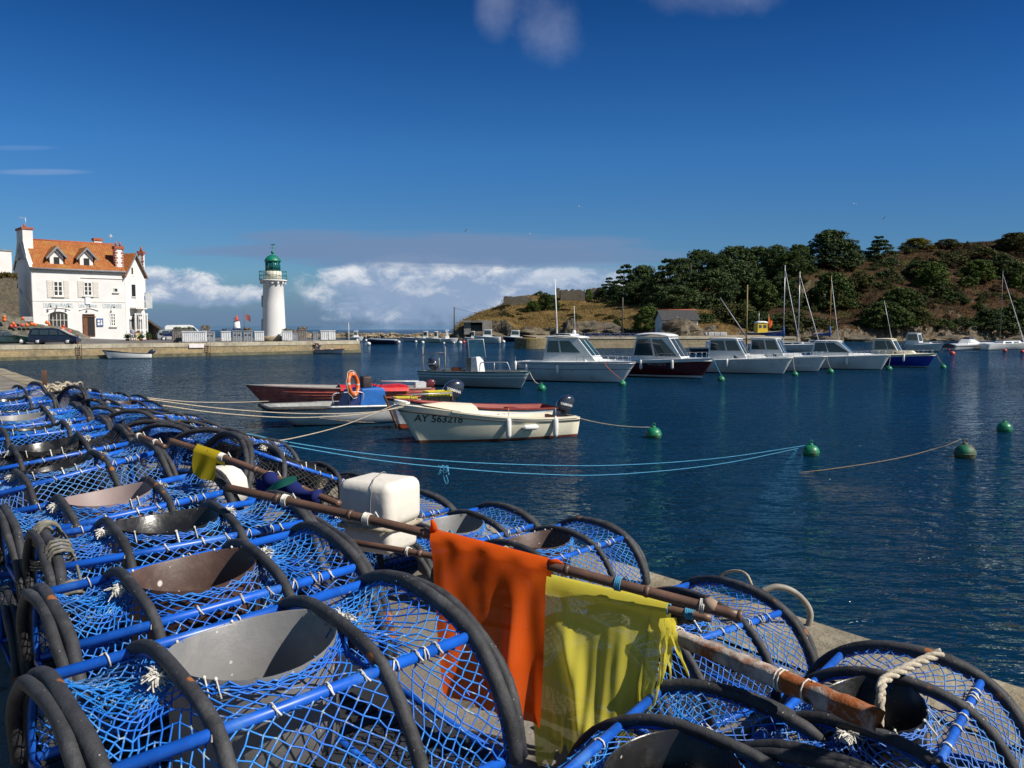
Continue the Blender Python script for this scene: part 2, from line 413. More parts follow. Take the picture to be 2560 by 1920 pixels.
# ------------------------------------------------------------------ water
def water_mat():
    m = bpy.data.materials.new('harbour_water'); nt, N, L = nodes_of(m); b = N['Principled BSDF']
    tc = nd(nt, 'ShaderNodeTexCoord').outputs['Object']
    rot = nd(nt, 'ShaderNodeMapping', {'Vector': tc, 'Rotation': (0, 0, R(9)), 'Scale': (.68, 1.3, 1)}).outputs[0]
    big = noise(nt, rot, .35, 2.0, .5); mid = noise(nt, rot, 1.25, 2.0, .5, .4); fin = noise(nt, rot, 3.2, 2.0, .5, .5); rip = noise(nt, rot, 8.0, 2.0, .5, .4)
    gust = ramp01(nt, noise(nt, tc, .045, 3.0, .6), .3, .72)
    h = mth(nt, 'ADD', mth(nt, 'MULTIPLY', big, .5), mth(nt, 'ADD', mth(nt, 'MULTIPLY', mid, .62), mth(nt, 'ADD', mth(nt, 'MULTIPLY', fin, .26), mth(nt, 'MULTIPLY', rip, .08))))
    h = mth(nt, 'MULTIPLY', h, mth(nt, 'ADD', .55, mth(nt, 'MULTIPLY', gust, .6)))
    h = mth(nt, 'MULTIPLY', h, ramp01(nt, nd(nt, 'ShaderNodeSeparateXYZ', {0: tc}).outputs[1], 900.0, 240.0))
    bn = nd(nt, 'ShaderNodeBump', {'Height': h, 'Strength': 1.0, 'Distance': .78}).outputs[0]
    deep = mixc(nt, ramp01(nt, noise(nt, tc, .03, 3.0), .3, .7), (.0018, .0165, .036), (.0032, .026, .058))
    body = nd(nt, 'ShaderNodeBsdfDiffuse', {'Color': deep})
    gl = nd(nt, 'ShaderNodeBsdfGlossy', {'Color': (.8, .93, 1.0, 1), 'Roughness': .045, 'Normal': bn})
    fr = mth(nt, 'MULTIPLY', nd(nt, 'ShaderNodeFresnel', {'IOR': 1.333, 'Normal': bn}).outputs[0], .98)      # glare cut as by a polarising filter
    L.new(nd(nt, 'ShaderNodeMixShader', {0: fr, 1: body.outputs[0], 2: gl.outputs[0]}).outputs[0], N['Material Output'].inputs['Surface'])
    return m
g = MB(); X = 6000
g.add([(-X, -80, 0), (X, -80, 0), (X, 6000, 0), (-X, 6000, 0)], [(0, 1, 2, 3)])
g.build('water', water_mat(), kind='structure', label='deep blue harbour water with short wind ripples')
g = MB(); g.add([(-X, -80, -6), (X, -80, -6), (X, 6000, -6), (-X, 6000, -6)], [(0, 1, 2, 3)])
g.build('ground', mat('sea_bed', (.03, .035, .03), .9, .3, 1.0), kind='structure')

# ------------------------------------------------------------------ the quay we stand on
CONC = mat('quay_concrete', (.205, .185, .155), .92, .3, 1.6, bump=.012, bscale=26, spots=[((.1, .085, .06), 3.1, .16), ((.34, .32, .27), 23, .12)], stain=((.12, .105, .08), .8, .45, .7))
COPING = mat('quay_coping_granite', (.27, .235, .165), .9, .35, 2.2, bump=.025, bscale=14, spots=[((.1, .085, .06), 5, .13)], stain=((.17, .135, .07), 1.3, .45, .7))
ED = Vector((-.6097, .7926, 0)); EN = Vector((.7926, .6097, 0)); E0 = Vector((1.94, 4.06, 0))     # edge line and its seaward normal
def edge(t, off=0, z=QUAY): p = E0 + ED * t + EN * off; return Vector((p.x, p.y, z))
g = MB()
a, b_, c_, d_ = edge(-14, -.40), edge(92, -.40), edge(92, -60), edge(-14, -30)
g.add([a, b_, c_, d_], [(0, 1, 2, 3)])
g.build('quay', CONC, kind='structure', label='worn grey concrete surface of the quay')
g = MB()
t = -14.0
while t < 91:
    w = rnd.uniform(.9, 1.7); j = rnd.uniform(-.05, .03); dz = rnd.uniform(.0, .014)
    A, B, C, D = edge(t + .012, j), edge(t + w - .012, j + rnd.uniform(-.02, .02)), edge(t + w - .012, -.64), edge(t + .012, -.64)
    ctr = (A + B + C + D) / 4
    top = [p + (ctr - p).normalized() * .0 + Vector((0, 0, .006 + dz)) for p in (A, B, C, D)]
    mid = [p.copy() for p in top]
    for i in (0, 1): top[i] = top[i] - EN * .045; mid[i].z -= .04
    bot = [Vector((p.x, p.y, QUAY - .45)) for p in mid]
    g.add(top + mid + bot, [(0, 1, 2, 3), (0, 4, 5, 1), (1, 5, 6, 2), (3, 7, 4, 0), (4, 8, 9, 5), (5, 9, 10, 6), (7, 11, 8, 4)])
    t += w
g.build('quay_kerb', COPING, kind='structure', label='row of worn granite coping stones along the quay edge')
g = MB()
g.add([edge(-14, -.08, QUAY - .4), edge(92, -.08, QUAY - .4), edge(92, .1, -6), edge(-14, .1, -6)], [(0, 1, 2, 3)])
g.build('quay_side', brick_mat('quay_side_stone', (.2, .17, .12), (.14, .125, .09), (.08, .075, .06), 1.0, .42, .02), kind='structure')

# ------------------------------------------------------------------ far quay with the lighthouse
FQ0 = atz(0, 902, 0); FQ1 = atz(901, 881, 0); FQD = (FQ1 - FQ0).normalized(); FQN = Vector((FQD.y, -FQD.x, 0)); FQL = (FQ1 - FQ0).length
FQA = math.atan2(FQD.y, FQD.x)
def fq(u, v, z=FARQ): p = FQ0 + FQD * u - FQN * v; return Vector((p.x, p.y, z))      # u along the edge, v inland
STONE = brick_mat('ashlar_quay_wall', (.36, .28, .15), (.27, .22, .14), (.40, .36, .28), 1.05, .46, .016, stain=((.18, .15, .10), .55, .5, .72))
COPE2 = mat('pale_coping', (.42, .38, .29), .9, .2, .8, bump=.02, stain=((.24, .2, .14), .5, .5, .7))
TAR = mat('quay_tarmac', (.12, .115, .11), .95, .25, .5, bump=.01, bscale=8)
root = thing('quay_wall', 'pale ashlar stone wall of the far quay running out below the lighthouse', 'quay wall', FQ0, FQA)
g = MB()
g.add([(-60, -.25, -6), (FQL + .35, -.25, -6), (FQL, 0, FARQ - .42), (-60, 0, FARQ - .42), (FQL + .35, 24, -6), (FQL, 24, FARQ - .42)], [(0, 1, 2, 3), (1, 4, 5, 2)])
g.build('wall_face', STONE, root)
g = MB(); u = -60.0
while u < FQL - .2:
    w = min(rnd.uniform(1.4, 2.6), FQL + .04 - u)
    g.box((u + w / 2, .33 + rnd.uniform(-.02, .02), FARQ - .19), (w - .02, .78, .46)); u += w
for v in range(12): g.box((FQL - .36, .75 + v * 1.9 + .95, FARQ - .19), (.8, 1.88, .46))
g.build('coping', COPE2, root)
g = MB()
g.box((FQL / 2 - 30, -.16, .12), (FQL + 60, .1, .5))
g.build('wet_band', mat('weedy_wet_stone', (.11, .10, .055), .5, .4, 1.5), root)
# ground behind: flat by the edge, climbing behind the restaurant
g = MB(); rows = []
for u in [-60 + 4 * i for i in range(int((FQL + 60) / 4) + 1)] + [FQL - .3]:
    ring = []
    for v in (.5, 2.5, 5, 7.5, 9, 11, 13, 16, 22, 40):
        if u > 27: zz = 0.0
        else: zz = max(0, v - 4.0) * lerp(.15, .02, smoothstep(-6, 20, u))
        if u < -4: zz += max(0, v - 6) * .06
        ring.append(fq(u, v if u < FQL - 1 else min(v, 20), FARQ - .004 + min(zz, 3.5)))
    rows.append(ring)
g.loft(rows, closed=False); g.build('road', TAR, kind='structure', label='grey tarmac of the far quay in front of the restaurant')

# ------------------------------------------------------------------ headland and hill
COLS = [(1120, 214, 838, 216), (1136, 213, 833, 220), (1150, 212, 806, 232), (1200, 211, 781, 240), (1258, 209, 760, 245), (1266, 208, 745, 246), (1330, 205, 737, 248), (1400, 198, 738, 250), (1500, 188, 742, 250),
        (1600, 172, 735, 250), (1700, 166, 708, 255), (1800, 165, 700, 262), (1880, 166, 706, 262), (1950, 168, 680, 268), (2040, 176, 660, 275), (2150, 186, 648, 285), (2240, 192, 628, 292), (2320, 196, 618, 298), (2420, 201, 608, 305),
        (2500, 205, 600, 310), (2560, 208, 588, 315), (2700, 214, 575, 325), (2900, 220, 570, 330), (3300, 230, 600, 340), (3900, 240, 640, 350)]
def colv(x, i): return interp(x, [(c[0], c[i]) for c in COLS])
def hill_raw(x, t):
    d0, py1, d1 = colv(x, 1), colv(x, 2), colv(x, 3)
    if t > 1: dd = d1 + (t - 1) * 130
    else: dd = lerp(d0, d1, t)
    ztop = EYE + (HORIZON - py1) * d1 / F_PX
    bb = smoothstep(1140, 1165, x) * (1 - smoothstep(1235, 1300, x)); bank = min(lerp(2.6, 5.0, bb), ztop * lerp(.5, .68, bb))
    tt = min(t, 1.0)
    right = smoothstep(1780, 1900, x) * (1 - smoothstep(2050, 2250, x))
    prof = lerp(tt ** 1.05, smoothstep(0.0, 1.0, tt) * .35 + tt ** 1.5 * .3 + .35 * smoothstep(.5, .68, tt), right)
    z = -1.2 + (bank + 1.2) * smoothstep(0, .05, tt) + (ztop - bank) * prof
    if t > 1: z = ztop - (t - 1) * 6
    p = ray(x, 813); k = dd / p.y
    P = Vector((p.x * k, dd, z))
    amp = smoothstep(.0, .12, t) * lerp(.35, 1.3, smoothstep(1500, 1900, x)) * (1 - .75 * smoothstep(.85, 1.0, t))
    P.z += amp * (mnoise.fractal(Vector((P.x * .09, P.y * .09, 1.3)), 1.0, 2.1, 4) * 1.5)
    rk = smoothstep(.0, .03, t) * (1 - smoothstep(.08, .18, t))
    P.z += rk * 1.0 * mnoise.fractal(Vector((P.x * .35, P.y * .35, 7)), .8, 2.2, 4)
    return P
TN = 72; XS = [1120 + 9 * i for i in range(198)] + [2910 + 50 * i for i in range(20)]
TS = [(i / 50) ** 1.25 for i in range(51)] + [1 + .05 * i for i in range(1, 10)]
HG = [[hill_raw(x, t) for t in TS] for x in XS]
def terrain_mat():
    m = bpy.data.materials.new('heath_ground'); nt, N, L = nodes_of(m); b = N['Principled BSDF']
    tc = nd(nt, 'ShaderNodeTexCoord').outputs['Object']
    sp = nd(nt, 'ShaderNodeSeparateXYZ', {0: tc})
    n1 = noise(nt, tc, .09, 6.0, .65); n2 = noise(nt, tc, .33, 6.0, .7); n3 = noise(nt, tc, 1.6, 5.0, .7)
    grass = mixc(nt, ramp01(nt, n2, .3, .7), (.125, .08, .028), (.24, .165, .062))
    brack = mixc(nt, ramp01(nt, n2, .35, .7), (.035, .024, .012), (.105, .055, .028))
    right = ramp01(nt, mth(nt, 'ADD', sp.outputs[0], mth(nt, 'MULTIPLY', mth(nt, 'SUBTRACT', n1, .5), 60.0)), 28.0, 62.0)
    cc = mixc(nt, right, grass, brack)
    cc = mixc(nt, mth(nt, 'MULTIPLY', ramp01(nt, n1, .53, .66), .8), cc, (.045, .052, .014))
    geo = nd(nt, 'ShaderNodeNewGeometry'); nz = nd(nt, 'ShaderNodeSeparateXYZ', {0: geo.outputs['True Normal']}).outputs[2]
    rock = mixc(nt, ramp01(nt, n3, .3, .7), (.05, .045, .038), (.19, .165, .125))
    cc = mixc(nt, ramp01(nt, mth(nt, 'ADD', nz, mth(nt, 'MULTIPLY', mth(nt, 'SUBTRACT', n2, .5), .5)), .72, .5), cc, rock)
    zs = mth(nt, 'ADD', sp.outputs[2], mth(nt, 'MULTIPLY', n2, 2.0))
    cc = mixc(nt, ramp01(nt, zs, 2.6, 1.4), cc, mixc(nt, ramp01(nt, n3, .35, .65), (.06, .05, .035), (.23, .19, .13)))
    cc = mixc(nt, .75, cc, mixc(nt, ramp01(nt, n3, .25, .75), (.6, .6, .6), (1.35, 1.3, 1.2)), 'MULTIPLY')
    L.new(cc, b.inputs['Base Color']); b.inputs['Roughness'].default_value = .95; b.inputs['Specular IOR Level'].default_value = .1
    L.new(nd(nt, 'ShaderNodeBump', {'Height': mth(nt, 'ADD', n3, n2), 'Strength': 1.0, 'Distance': .6}).outputs[0], b.inputs['Normal'])
    return m
g = MB(); g.loft(HG, closed=False, smooth=True); g.build('hill', terrain_mat(), kind='structure', label='dry grass headland rising to a bracken covered hill')
def hill_at(x, t):
    i = min(range(len(XS)), key=lambda k: abs(XS[k] - x)); 
    return hill_raw(x, t)
def screen_y(P):
    v = P - Vector((0, 0, EYE)); c, s = math.cos(PITCH), math.sin(PITCH)
    f = v.y * c - v.z * s; u = v.y * s + v.z * c
    return 960 - F_PX * u / f
def on_hill(x, y):                        # the ground of the hill seen at a pixel
    best = None
    for i in range(4, 101):
        P = hill_raw(x, i / 100)
        if screen_y(P) <= y: return P
        best = P
    return best

# ------------------------------------------------------------------ boulder breakwater
def boulder(g, c, r, seed, n=8, flat=.75):
    q = Euler((seed * 1.7, seed * 2.3, seed * 3.1)).to_matrix().to_4x4(); k = 5; rings = []
    for i in range(k + 1):
        th = math.pi * i / k; ring = []
        for j in range(n):
            d = Vector((math.sin(th) * math.cos(2 * math.pi * j / n), math.sin(th) * math.sin(2 * math.pi * j / n), math.cos(th)))
            w = r * (1 + .42 * mnoise.noise(d * 1.3 + Vector((seed * 5.1, seed, 0))))
            p = q @ (d * w); ring.append(Vector((p.x * 1.2, p.y, p.z * flat)) + Vector(c))
        rings.append(ring)
    g.loft(rings, True, False, smooth=False)
BOULD = mat('breakwater_rock', (.25, .2, .13), .95, .45, .4, bump=.1, bscale=2, stain=((.11, .095, .07), .3, .45, .65))
g = MB()
for i in range(620):
    u = rnd.uniform(0, 1); x = lerp(700, 1170, u); lay = rnd.random()
    P = ray(x, 813); d = 246 + rnd.uniform(-1, 1) * 4 * (1 - lay) ; kx = d / P.y
    boulder(g, (P.x * kx, d, lerp(-.4, .85, lay) + rnd.uniform(-.2, .2)), rnd.uniform(.5, .95), i * .37, 7)
g.build('breakwater', BOULD, label='long low breakwater of tumbled brown boulders beyond the moored boats', cat='breakwater')
# ------------------------------------------------------------------ lobster pots
# body of a pot: 1 m long (local x), semi-elliptic hoops, base at z = 0
PL, PW, PH = 1.0, .89, .37
MX = (-.255, .20)                                     # where the two inner hoops stand
def arch(s, k=1.0):                                   # s 0..1 from one foot over the top to the other
    a = math.pi * s; e = .86
    cx, sx = math.cos(a), math.sin(a)
    return (-PW / 2 * k * math.copysign(abs(cx) ** e, cx), PH * k * abs(sx) ** .92)
def tubes_np(P0, P1, r, n=4):
    P0 = np.asarray(P0); P1 = np.asarray(P1); r = np.broadcast_to(np.asarray(r, float), (len(P0),))
    d = P1 - P0; d /= np.maximum(np.linalg.norm(d, axis=1, keepdims=True), 1e-9)
    ref = np.where(np.abs(d[:, 2:3]) < .9, np.array([[0, 0, 1.]]), np.array([[1., 0, 0]]))
    u = np.cross(d, ref); u /= np.linalg.norm(u, axis=1, keepdims=True); w = np.cross(d, u)
    V = []
    for base in (P0, P1):
        for j in range(n):
            a = 2 * math.pi * j / n
            V.append(base + (u * math.cos(a) + w * math.sin(a)) * r[:, None])
    V = np.stack(V, 1).reshape(-1, 3); k = np.arange(len(P0))[:, None] * 2 * n
    F = np.concatenate([np.concatenate([k + j, k + (j + 1) % n, k + n + (j + 1) % n, k + n + j], 1) for j in range(n)], 0)
    return V, F
def net_lattice(fn, nu, nv, skip=None, rg=None, jit=.004, drop=.01):
    """diamond lattice of cords over the patch fn(u, v), u and v in 0..1"""
    A, B = [], []; rg = rg or random.Random(1); node = {}
    def P(i, j):
        if (i, j) not in node:
            p = fn(i / nu, j / nv)
            node[(i, j)] = tuple(c + rg.uniform(-jit, jit) for c in p)
        return node[(i, j)]
    for i in range(nu):
        for j in range(nv + 1):
            if (i + j) % 2: continue
            for dj in (-1, 1):
                if 0 <= j + dj <= nv and rg.random() > drop:
                    if skip and skip((i + .5) / nu, (j + dj * .5) / nv): continue
                    A.append(P(i, j)); B.append(P(i + 1, j + dj))
    return A, B, list(node.values())
BARS = (.305, .695)
def rim(th): return (.5 * (MX[0] + MX[1]) + .232 * math.cos(th), .182 * math.sin(th), PH - .022 + .012 * math.cos(th * 2))
def pot_net(seed):
    rg = random.Random(seed); A, B, K = [], [], []
    ks = [rg.uniform(.9, 1.1) for _ in range(4)]
    def put(r):
        A.extend(r[0]); B.extend(r[1]); K.extend(r[2])
    for x0, x1, gx in ((-PL / 2, MX[0], 1), (PL / 2, MX[1], 1)):
        top = rg.uniform(.9, 1.0)
        def end(u, v):                                # end bays: cords gather to a knot on top of the inner hoop
            g = smoothstep(.05, 1.0, u) ** 1.1
            w = smoothstep(.12, .36, v) * (1 - smoothstep(.64, .88, v))
            vv = lerp(v, .5 + (v - .5) * .05, g * w * top)
            y, z = arch(vv, .985)
            sag = .032 * math.sin(math.pi * min(u * 1.0, 1)) * w + .03 * g * w
            bell = 1 - .07 * math.sin(math.pi * u)
            return (lerp(x0, x1, u), y * bell, max(z - sag, .004) * (1 - .03 * math.sin(math.pi * u)))
        put(net_lattice(end, 15, 62, rg=rg, jit=.005, drop=.012))
    for side in (-1, 1):
        lo = 0.0 if side < 0 else 1.0; hi = BARS[0] if side < 0 else BARS[1]
        def low(u, v):
            y, z = arch(lerp(lo, hi, v), .985); b = 1 - .04 * math.sin(math.pi * u) * math.sin(math.pi * v)
            return (lerp(MX[0], MX[1], u), y * b, max(z, .004))
        put(net_lattice(low, 18, 16, rg=rg, jit=.0045))
        def up(u, v):                                 # from the side bar up to the rim of the entry tube
            y, z = arch(hi, .985); xm = lerp(MX[0], MX[1], u)
            th = math.pi * (1 - u); rx, ry, rz = rim(th * .94 + .03 * math.pi); ry *= -1 if side < 0 else 1
            ry = side * abs(ry)
            q = v ** .85
            return (lerp(xm, rx, q), lerp(y, ry, q), lerp(z, rz, v) - .03 * math.sin(math.pi * v))
        put(net_lattice(up, 18, 9, rg=rg, jit=.004))
    for q in range(3):                                # bunched cords laced round the rim of the tube
        ph = rg.uniform(0, 6); RP = []
        for i in range(73):
            th = 2 * math.pi * i / 72; x, y, z = rim(th); k = 1.035 + .02 * q + .012 * math.sin(i * 1.9 + ph)
            RP.append((.5 * (MX[0] + MX[1]) + (x - .5 * (MX[0] + MX[1])) * k, y * k, z - .006 - .006 * q + .004 * math.sin(i * 2.7 + ph)))
        A.extend(RP[:-1]); B.extend(RP[1:])
    for _ in range(130):                              # frayed ends
        p = Vector(rg.choice(K)); A.append(tuple(p)); B.append(tuple(p + Vector((rg.uniform(-1, 1), rg.uniform(-1, 1), rg.uniform(-.9, .6))) * rg.uniform(.012, .05)))
    V1, F1 = tubes_np(A, B, .0022 + .0006 * np.random.RandomState(seed).rand(len(A)))
    K = np.asarray(K); kr = .0045                      # knots
    oc = np.array([[1, 0, 0], [-1, 0, 0], [0, 1, 0], [0, -1, 0], [0, 0, 1], [0, 0, -1]]) * kr
    KV = (K[:, None, :] + oc[None]).reshape(-1, 3); b = np.arange(len(K))[:, None] * 6
    tri = [(0, 2, 4), (2, 1, 4), (1, 3, 4), (3, 0, 4), (2, 0, 5), (1, 2, 5), (3, 1, 5), (0, 3, 5)]
    KF = np.concatenate([np.concatenate([b + t[0], b + t[1], b + t[2], b + t[2]], 1) for t in tri], 0)
    return V1, F1, KV, KF
def tri_join(V1, F1, KV, KF):
    T1 = np.concatenate([F1[:, [0, 1, 2]], F1[:, [0, 2, 3]]], 0); T2 = KF[:, :3] + len(V1)
    return np.concatenate([V1, KV]), np.concatenate([T1, T2])
def net_mat(name, c1, c2, c3):
    m = bpy.data.materials.new(name); nt, N, L = nodes_of(m); b = N['Principled BSDF']
    tc = nd(nt, 'ShaderNodeTexCoord').outputs['Object']; oi = nd(nt, 'ShaderNodeObjectInfo').outputs['Random']
    off = nd(nt, 'ShaderNodeVectorMath', {0: tc, 1: nd(nt, 'ShaderNodeCombineXYZ', {0: mth(nt, 'MULTIPLY', oi, 50.0)}).outputs[0]}, operation='ADD').outputs[0]
    a = noise(nt, off, 5.0, 4.0); w = noise(nt, off, 38.0, 3.0, .7)
    cc = mixc(nt, ramp01(nt, a, .38, .66), c1, c2)
    cc = mixc(nt, ramp01(nt, w, .56, .68), cc, c3)
    cc = mixc(nt, ramp01(nt, noise(nt, off, 3.1, 3.0), .56, .74), cc, mixc(nt, .55, cc, (.10, .12, .12)))
    cc = mixc(nt, mth(nt, 'MULTIPLY', ramp01(nt, oi, .45, 1.0), .5), cc, mixc(nt, .5, cc, c3))
    L.new(cc, b.inputs['Base Color']); b.inputs['Roughness'].default_value = .55
    return m
NET_BLUE = net_mat('blue_netting_cord', (.008, .12, .54), (.018, .21, .60), (.26, .36, .42))
NET_BLACK = net_mat('black_netting_cord', (.008, .009, .012), (.02, .022, .028), (.09, .09, .085))
TWINE = mat('pale_twine', (.58, .56, .50), .9, .3, 30, bump=.003, bscale=90)
SLAT = mat('dark_base_grid', (.02, .022, .026), .7, .4, 8)
TUBES = [mat('grey_plastic_tube', (.19, .19, .19), .45, .15, 4, spots=[((.42, .41, .39), 22, .09), ((.09, .085, .08), 9, .13)], stain=((.27, .265, .255), 5, .5, .8), bump=.002, bscale=18),
         mat('brown_plastic_tube', (.075, .042, .032), .5, .25, 5, spots=[((.45, .42, .37), 20, .11), ((.5, .48, .44), 7, .1)], stain=((.12, .08, .06), 7, .5, .7), bump=.002, bscale=18),
         mat('black_plastic_tube', (.012, .012, .013), .28, .3, 5, spots=[((.34, .32, .29), 24, .09)], stain=((.045, .043, .04), 7, .5, .7), bump=.002, bscale=18),
         mat('mauve_plastic_tube', (.27, .205, .195), .55, .15, 4, spots=[((.4, .36, .33), 26, .06)])]
def hoop_path(k, x, n=22, lean=0):
    return [(x, *arch(i / n, k)) for i in range(n + 1)]
HOOPM, FRAMEM, TUBEM, BASEM, KNOTM = {}, None, [], None, []
def make_pot_meshes():
    global FRAMEM, BASEM
    g = MB()                                          # blue frame: inner hoops and long bars
    for x in (-PL / 2, PL / 2, *MX): g.tube(hoop_path(.955, x), .011, 8)
    for s in (.005, *BARS, .995):
        y, z = arch(s, .95); g.tube([(-PL / 2 + .01, y, z + .012), (-.1, y * 1.003, z + .01), (PL / 2 - .01, y, z + .012)], .0155, 10)
    for x in (-PL / 2, MX[0], MX[1], PL / 2): g.tube([(x, -PW / 2 * .94, .012), (x, PW / 2 * .94, .012)], .012, 8)
    rg = random.Random(5); g.mi = 1
    for _ in range(12):
        s_ = rg.choice(BARS); y, z = arch(s_, .95); x = rg.uniform(-.45, .45); z += .012
        g.tube([(x + .002 * j, y + .0185 * math.cos(j * .8), z + .0185 * math.sin(j * .8)) for j in range(9)], .003, 4)
        g.tube([(x, y * 1.03, z + .016), (x + rg.uniform(-.02, .02), y * 1.1, z - .004)], .003, 4)
    FRAMEM = g.mesh('frame', [BLUEPIPE, TWINE])
    for key, x, r, dbl in (('end_left', -PL / 2, .0215, True), ('end_right', PL / 2, .0215, True), ('inner_left', MX[0], .0195, False), ('inner_right', MX[1], .0195, False)):
        g = MB(); rg = random.Random(hash(key) % 99)
        def pth(dx, k): return [(x + dx + .004 * math.sin(i * 1.1 + dx * 90), y, max(z, .02)) for i, (_, y, z) in enumerate(hoop_path(k, x))]
        if dbl:
            sg = -1 if x < 0 else 1
            g.tube(pth(sg * .004, 1.0), r * 1.02, 10); g.tube(pth(sg * .037, .985), r * .86, 10)
        else:
            g.tube(pth(0, .995), r, 10)
        HOOPM[key] = g.mesh('hoop', RUBBER)
    for m in TUBES:                                   # open oval entry tube of plastic sheet
        g = MB(); rings = []; cx = .5 * (MX[0] + MX[1])
        for k, z in ((1.0, PH - .016), (.99, PH - .29), (.93, PH - .30), (.93, PH - .285), (.972, PH - .02), (1.0, PH - .016)):
            rings.append([(cx + .232 * k * math.cos(2 * math.pi * j / 36), .182 * k * math.sin(2 * math.pi * j / 36), z + (.012 * math.cos(4 * math.pi * j / 36) if z > PH - .1 else 0)) for j in range(36)])
        g.loft(rings, True, False, smooth=True)
        rg = random.Random(len(TUBEM) + 3); g.mi = 1
        for _ in range(5):
            th = rg.uniform(0, 6.28); p = Vector(rim(th)); q = Vector((p.x, p.y * 1.22, p.z - .03))
            g.tube([p + Vector((0, 0, -.035)), p + Vector((0, 0, .012)), q], .003, 4); g.ball(tuple(p + Vector((0, 0, .008))), .0055, 6)
        TUBEM.append(g.mesh('entry_tube', [m, TWINE]))
    g = MB()
    for i in range(17): g.box((0, -PW / 2 * .92 + i * PW * .92 / 16, .012), (PL * .97, .034, .008))
    for x in (-.36, -.03, .3): g.box((x, 0, .003), (.05, PW * .9, .008))
    g.box((0, 0, .006), (PL * .95, PW * .9, .004))  # solid plate added under the slats, its dark colour stands for inside shade
    BASEM = g.mesh('base_grid_shade_plate', SLAT)
    for sd in range(3):                               # frayed twine knots where the cords gather
        for x in (MX[0] - .035, MX[1] + .035):
            g = MB(); rg = random.Random(sd + 40 + int(x * 100)); c = Vector((x, rg.uniform(-.02, .02), PH - .03)); g.ball(tuple(c), (.026, .026, .016), 8)
            for _ in range(120):
                d = Vector((rg.uniform(-1, 1), rg.uniform(-1, 1), rg.uniform(-.3, .7))) * rg.uniform(.014, .046)
                g.tube([c, c + d * .6 + Vector((rg.uniform(-.008, .008), rg.uniform(-.008, .008), .006)), c + d + Vector((rg.uniform(-.008, .008), rg.uniform(-.008, .008), -.004))], .0023, 4, caps=False)
            KNOTM.append(g.mesh('twine_knot', TWINE))
make_pot_meshes()
NETM = {}
for i in range(4):
    NETM[('b', i)] = np_mesh('netting', *tri_join(*pot_net(11 + i)), NET_BLUE)
NETM[('k', 0)] = np_mesh('netting', *tri_join(*pot_net(31)), NET_BLACK)
NETM[('k', 1)] = NETM[('k', 0)]; NETM[('k', 2)] = NETM[('k', 0)]; NETM[('k', 3)] = NETM[('k', 0)]
POT_GROUP = 'lobster pots heaped along the quay'
def make_pot(label, tube=0, net='b', seed=0, group=POT_GROUP, detail=True):
    root = thing('lobster_pot', label, 'lobster pot', group=group)
    link('frame', FRAMEM, root); link('netting', NETM[(net, seed % 4)], root); link('entry_tube', TUBEM[tube], root)
    for k_ in HOOPM: link('hoop', HOOPM[k_], root)
    link('base_grid_shade_plate', BASEM, root)
    if detail: link('twine_knot', KNOTM[(seed % 3) * 2], root); link('twine_knot', KNOTM[(seed % 3) * 2 + 1], root)
    return root
def seat(root, A, B, roll=0.0, sc=(1, 1, 1), ht=PH):
    """stand a pot so that the tops of its two end hoops are at A and B"""
    X = (B - A).normalized(); Zr = (Vector((0, 0, 1)) - X * X.z).normalized(); Y = Zr.cross(X)
    q = Matrix.Rotation(roll, 3, X); Y = q @ Y; Zr = q @ Zr
    M = Matrix((X, Y, Zr)).transposed()
    L = (B - A).length
    o = (A + B) / 2 - Zr * ht * sc[2]
    root.matrix_world = Matrix.Translation(o) @ M.to_4x4() @ Matrix.Diagonal((L / PL, sc[1], sc[2], 1))
def solve_right(A, pr, L, lo=2.02, hi=3.3):
    """height at which the other end, seen at pixel pr, lies L away"""
    best = None
    for i in range(261):
        z = lo + (hi - lo) * i / 260; P = atz(pr[0], pr[1], z); e = abs((P - A).length - L) + .25 * abs(z - A.z)
        if best is None or e < best[0]: best = (e, P)
    return best[1]
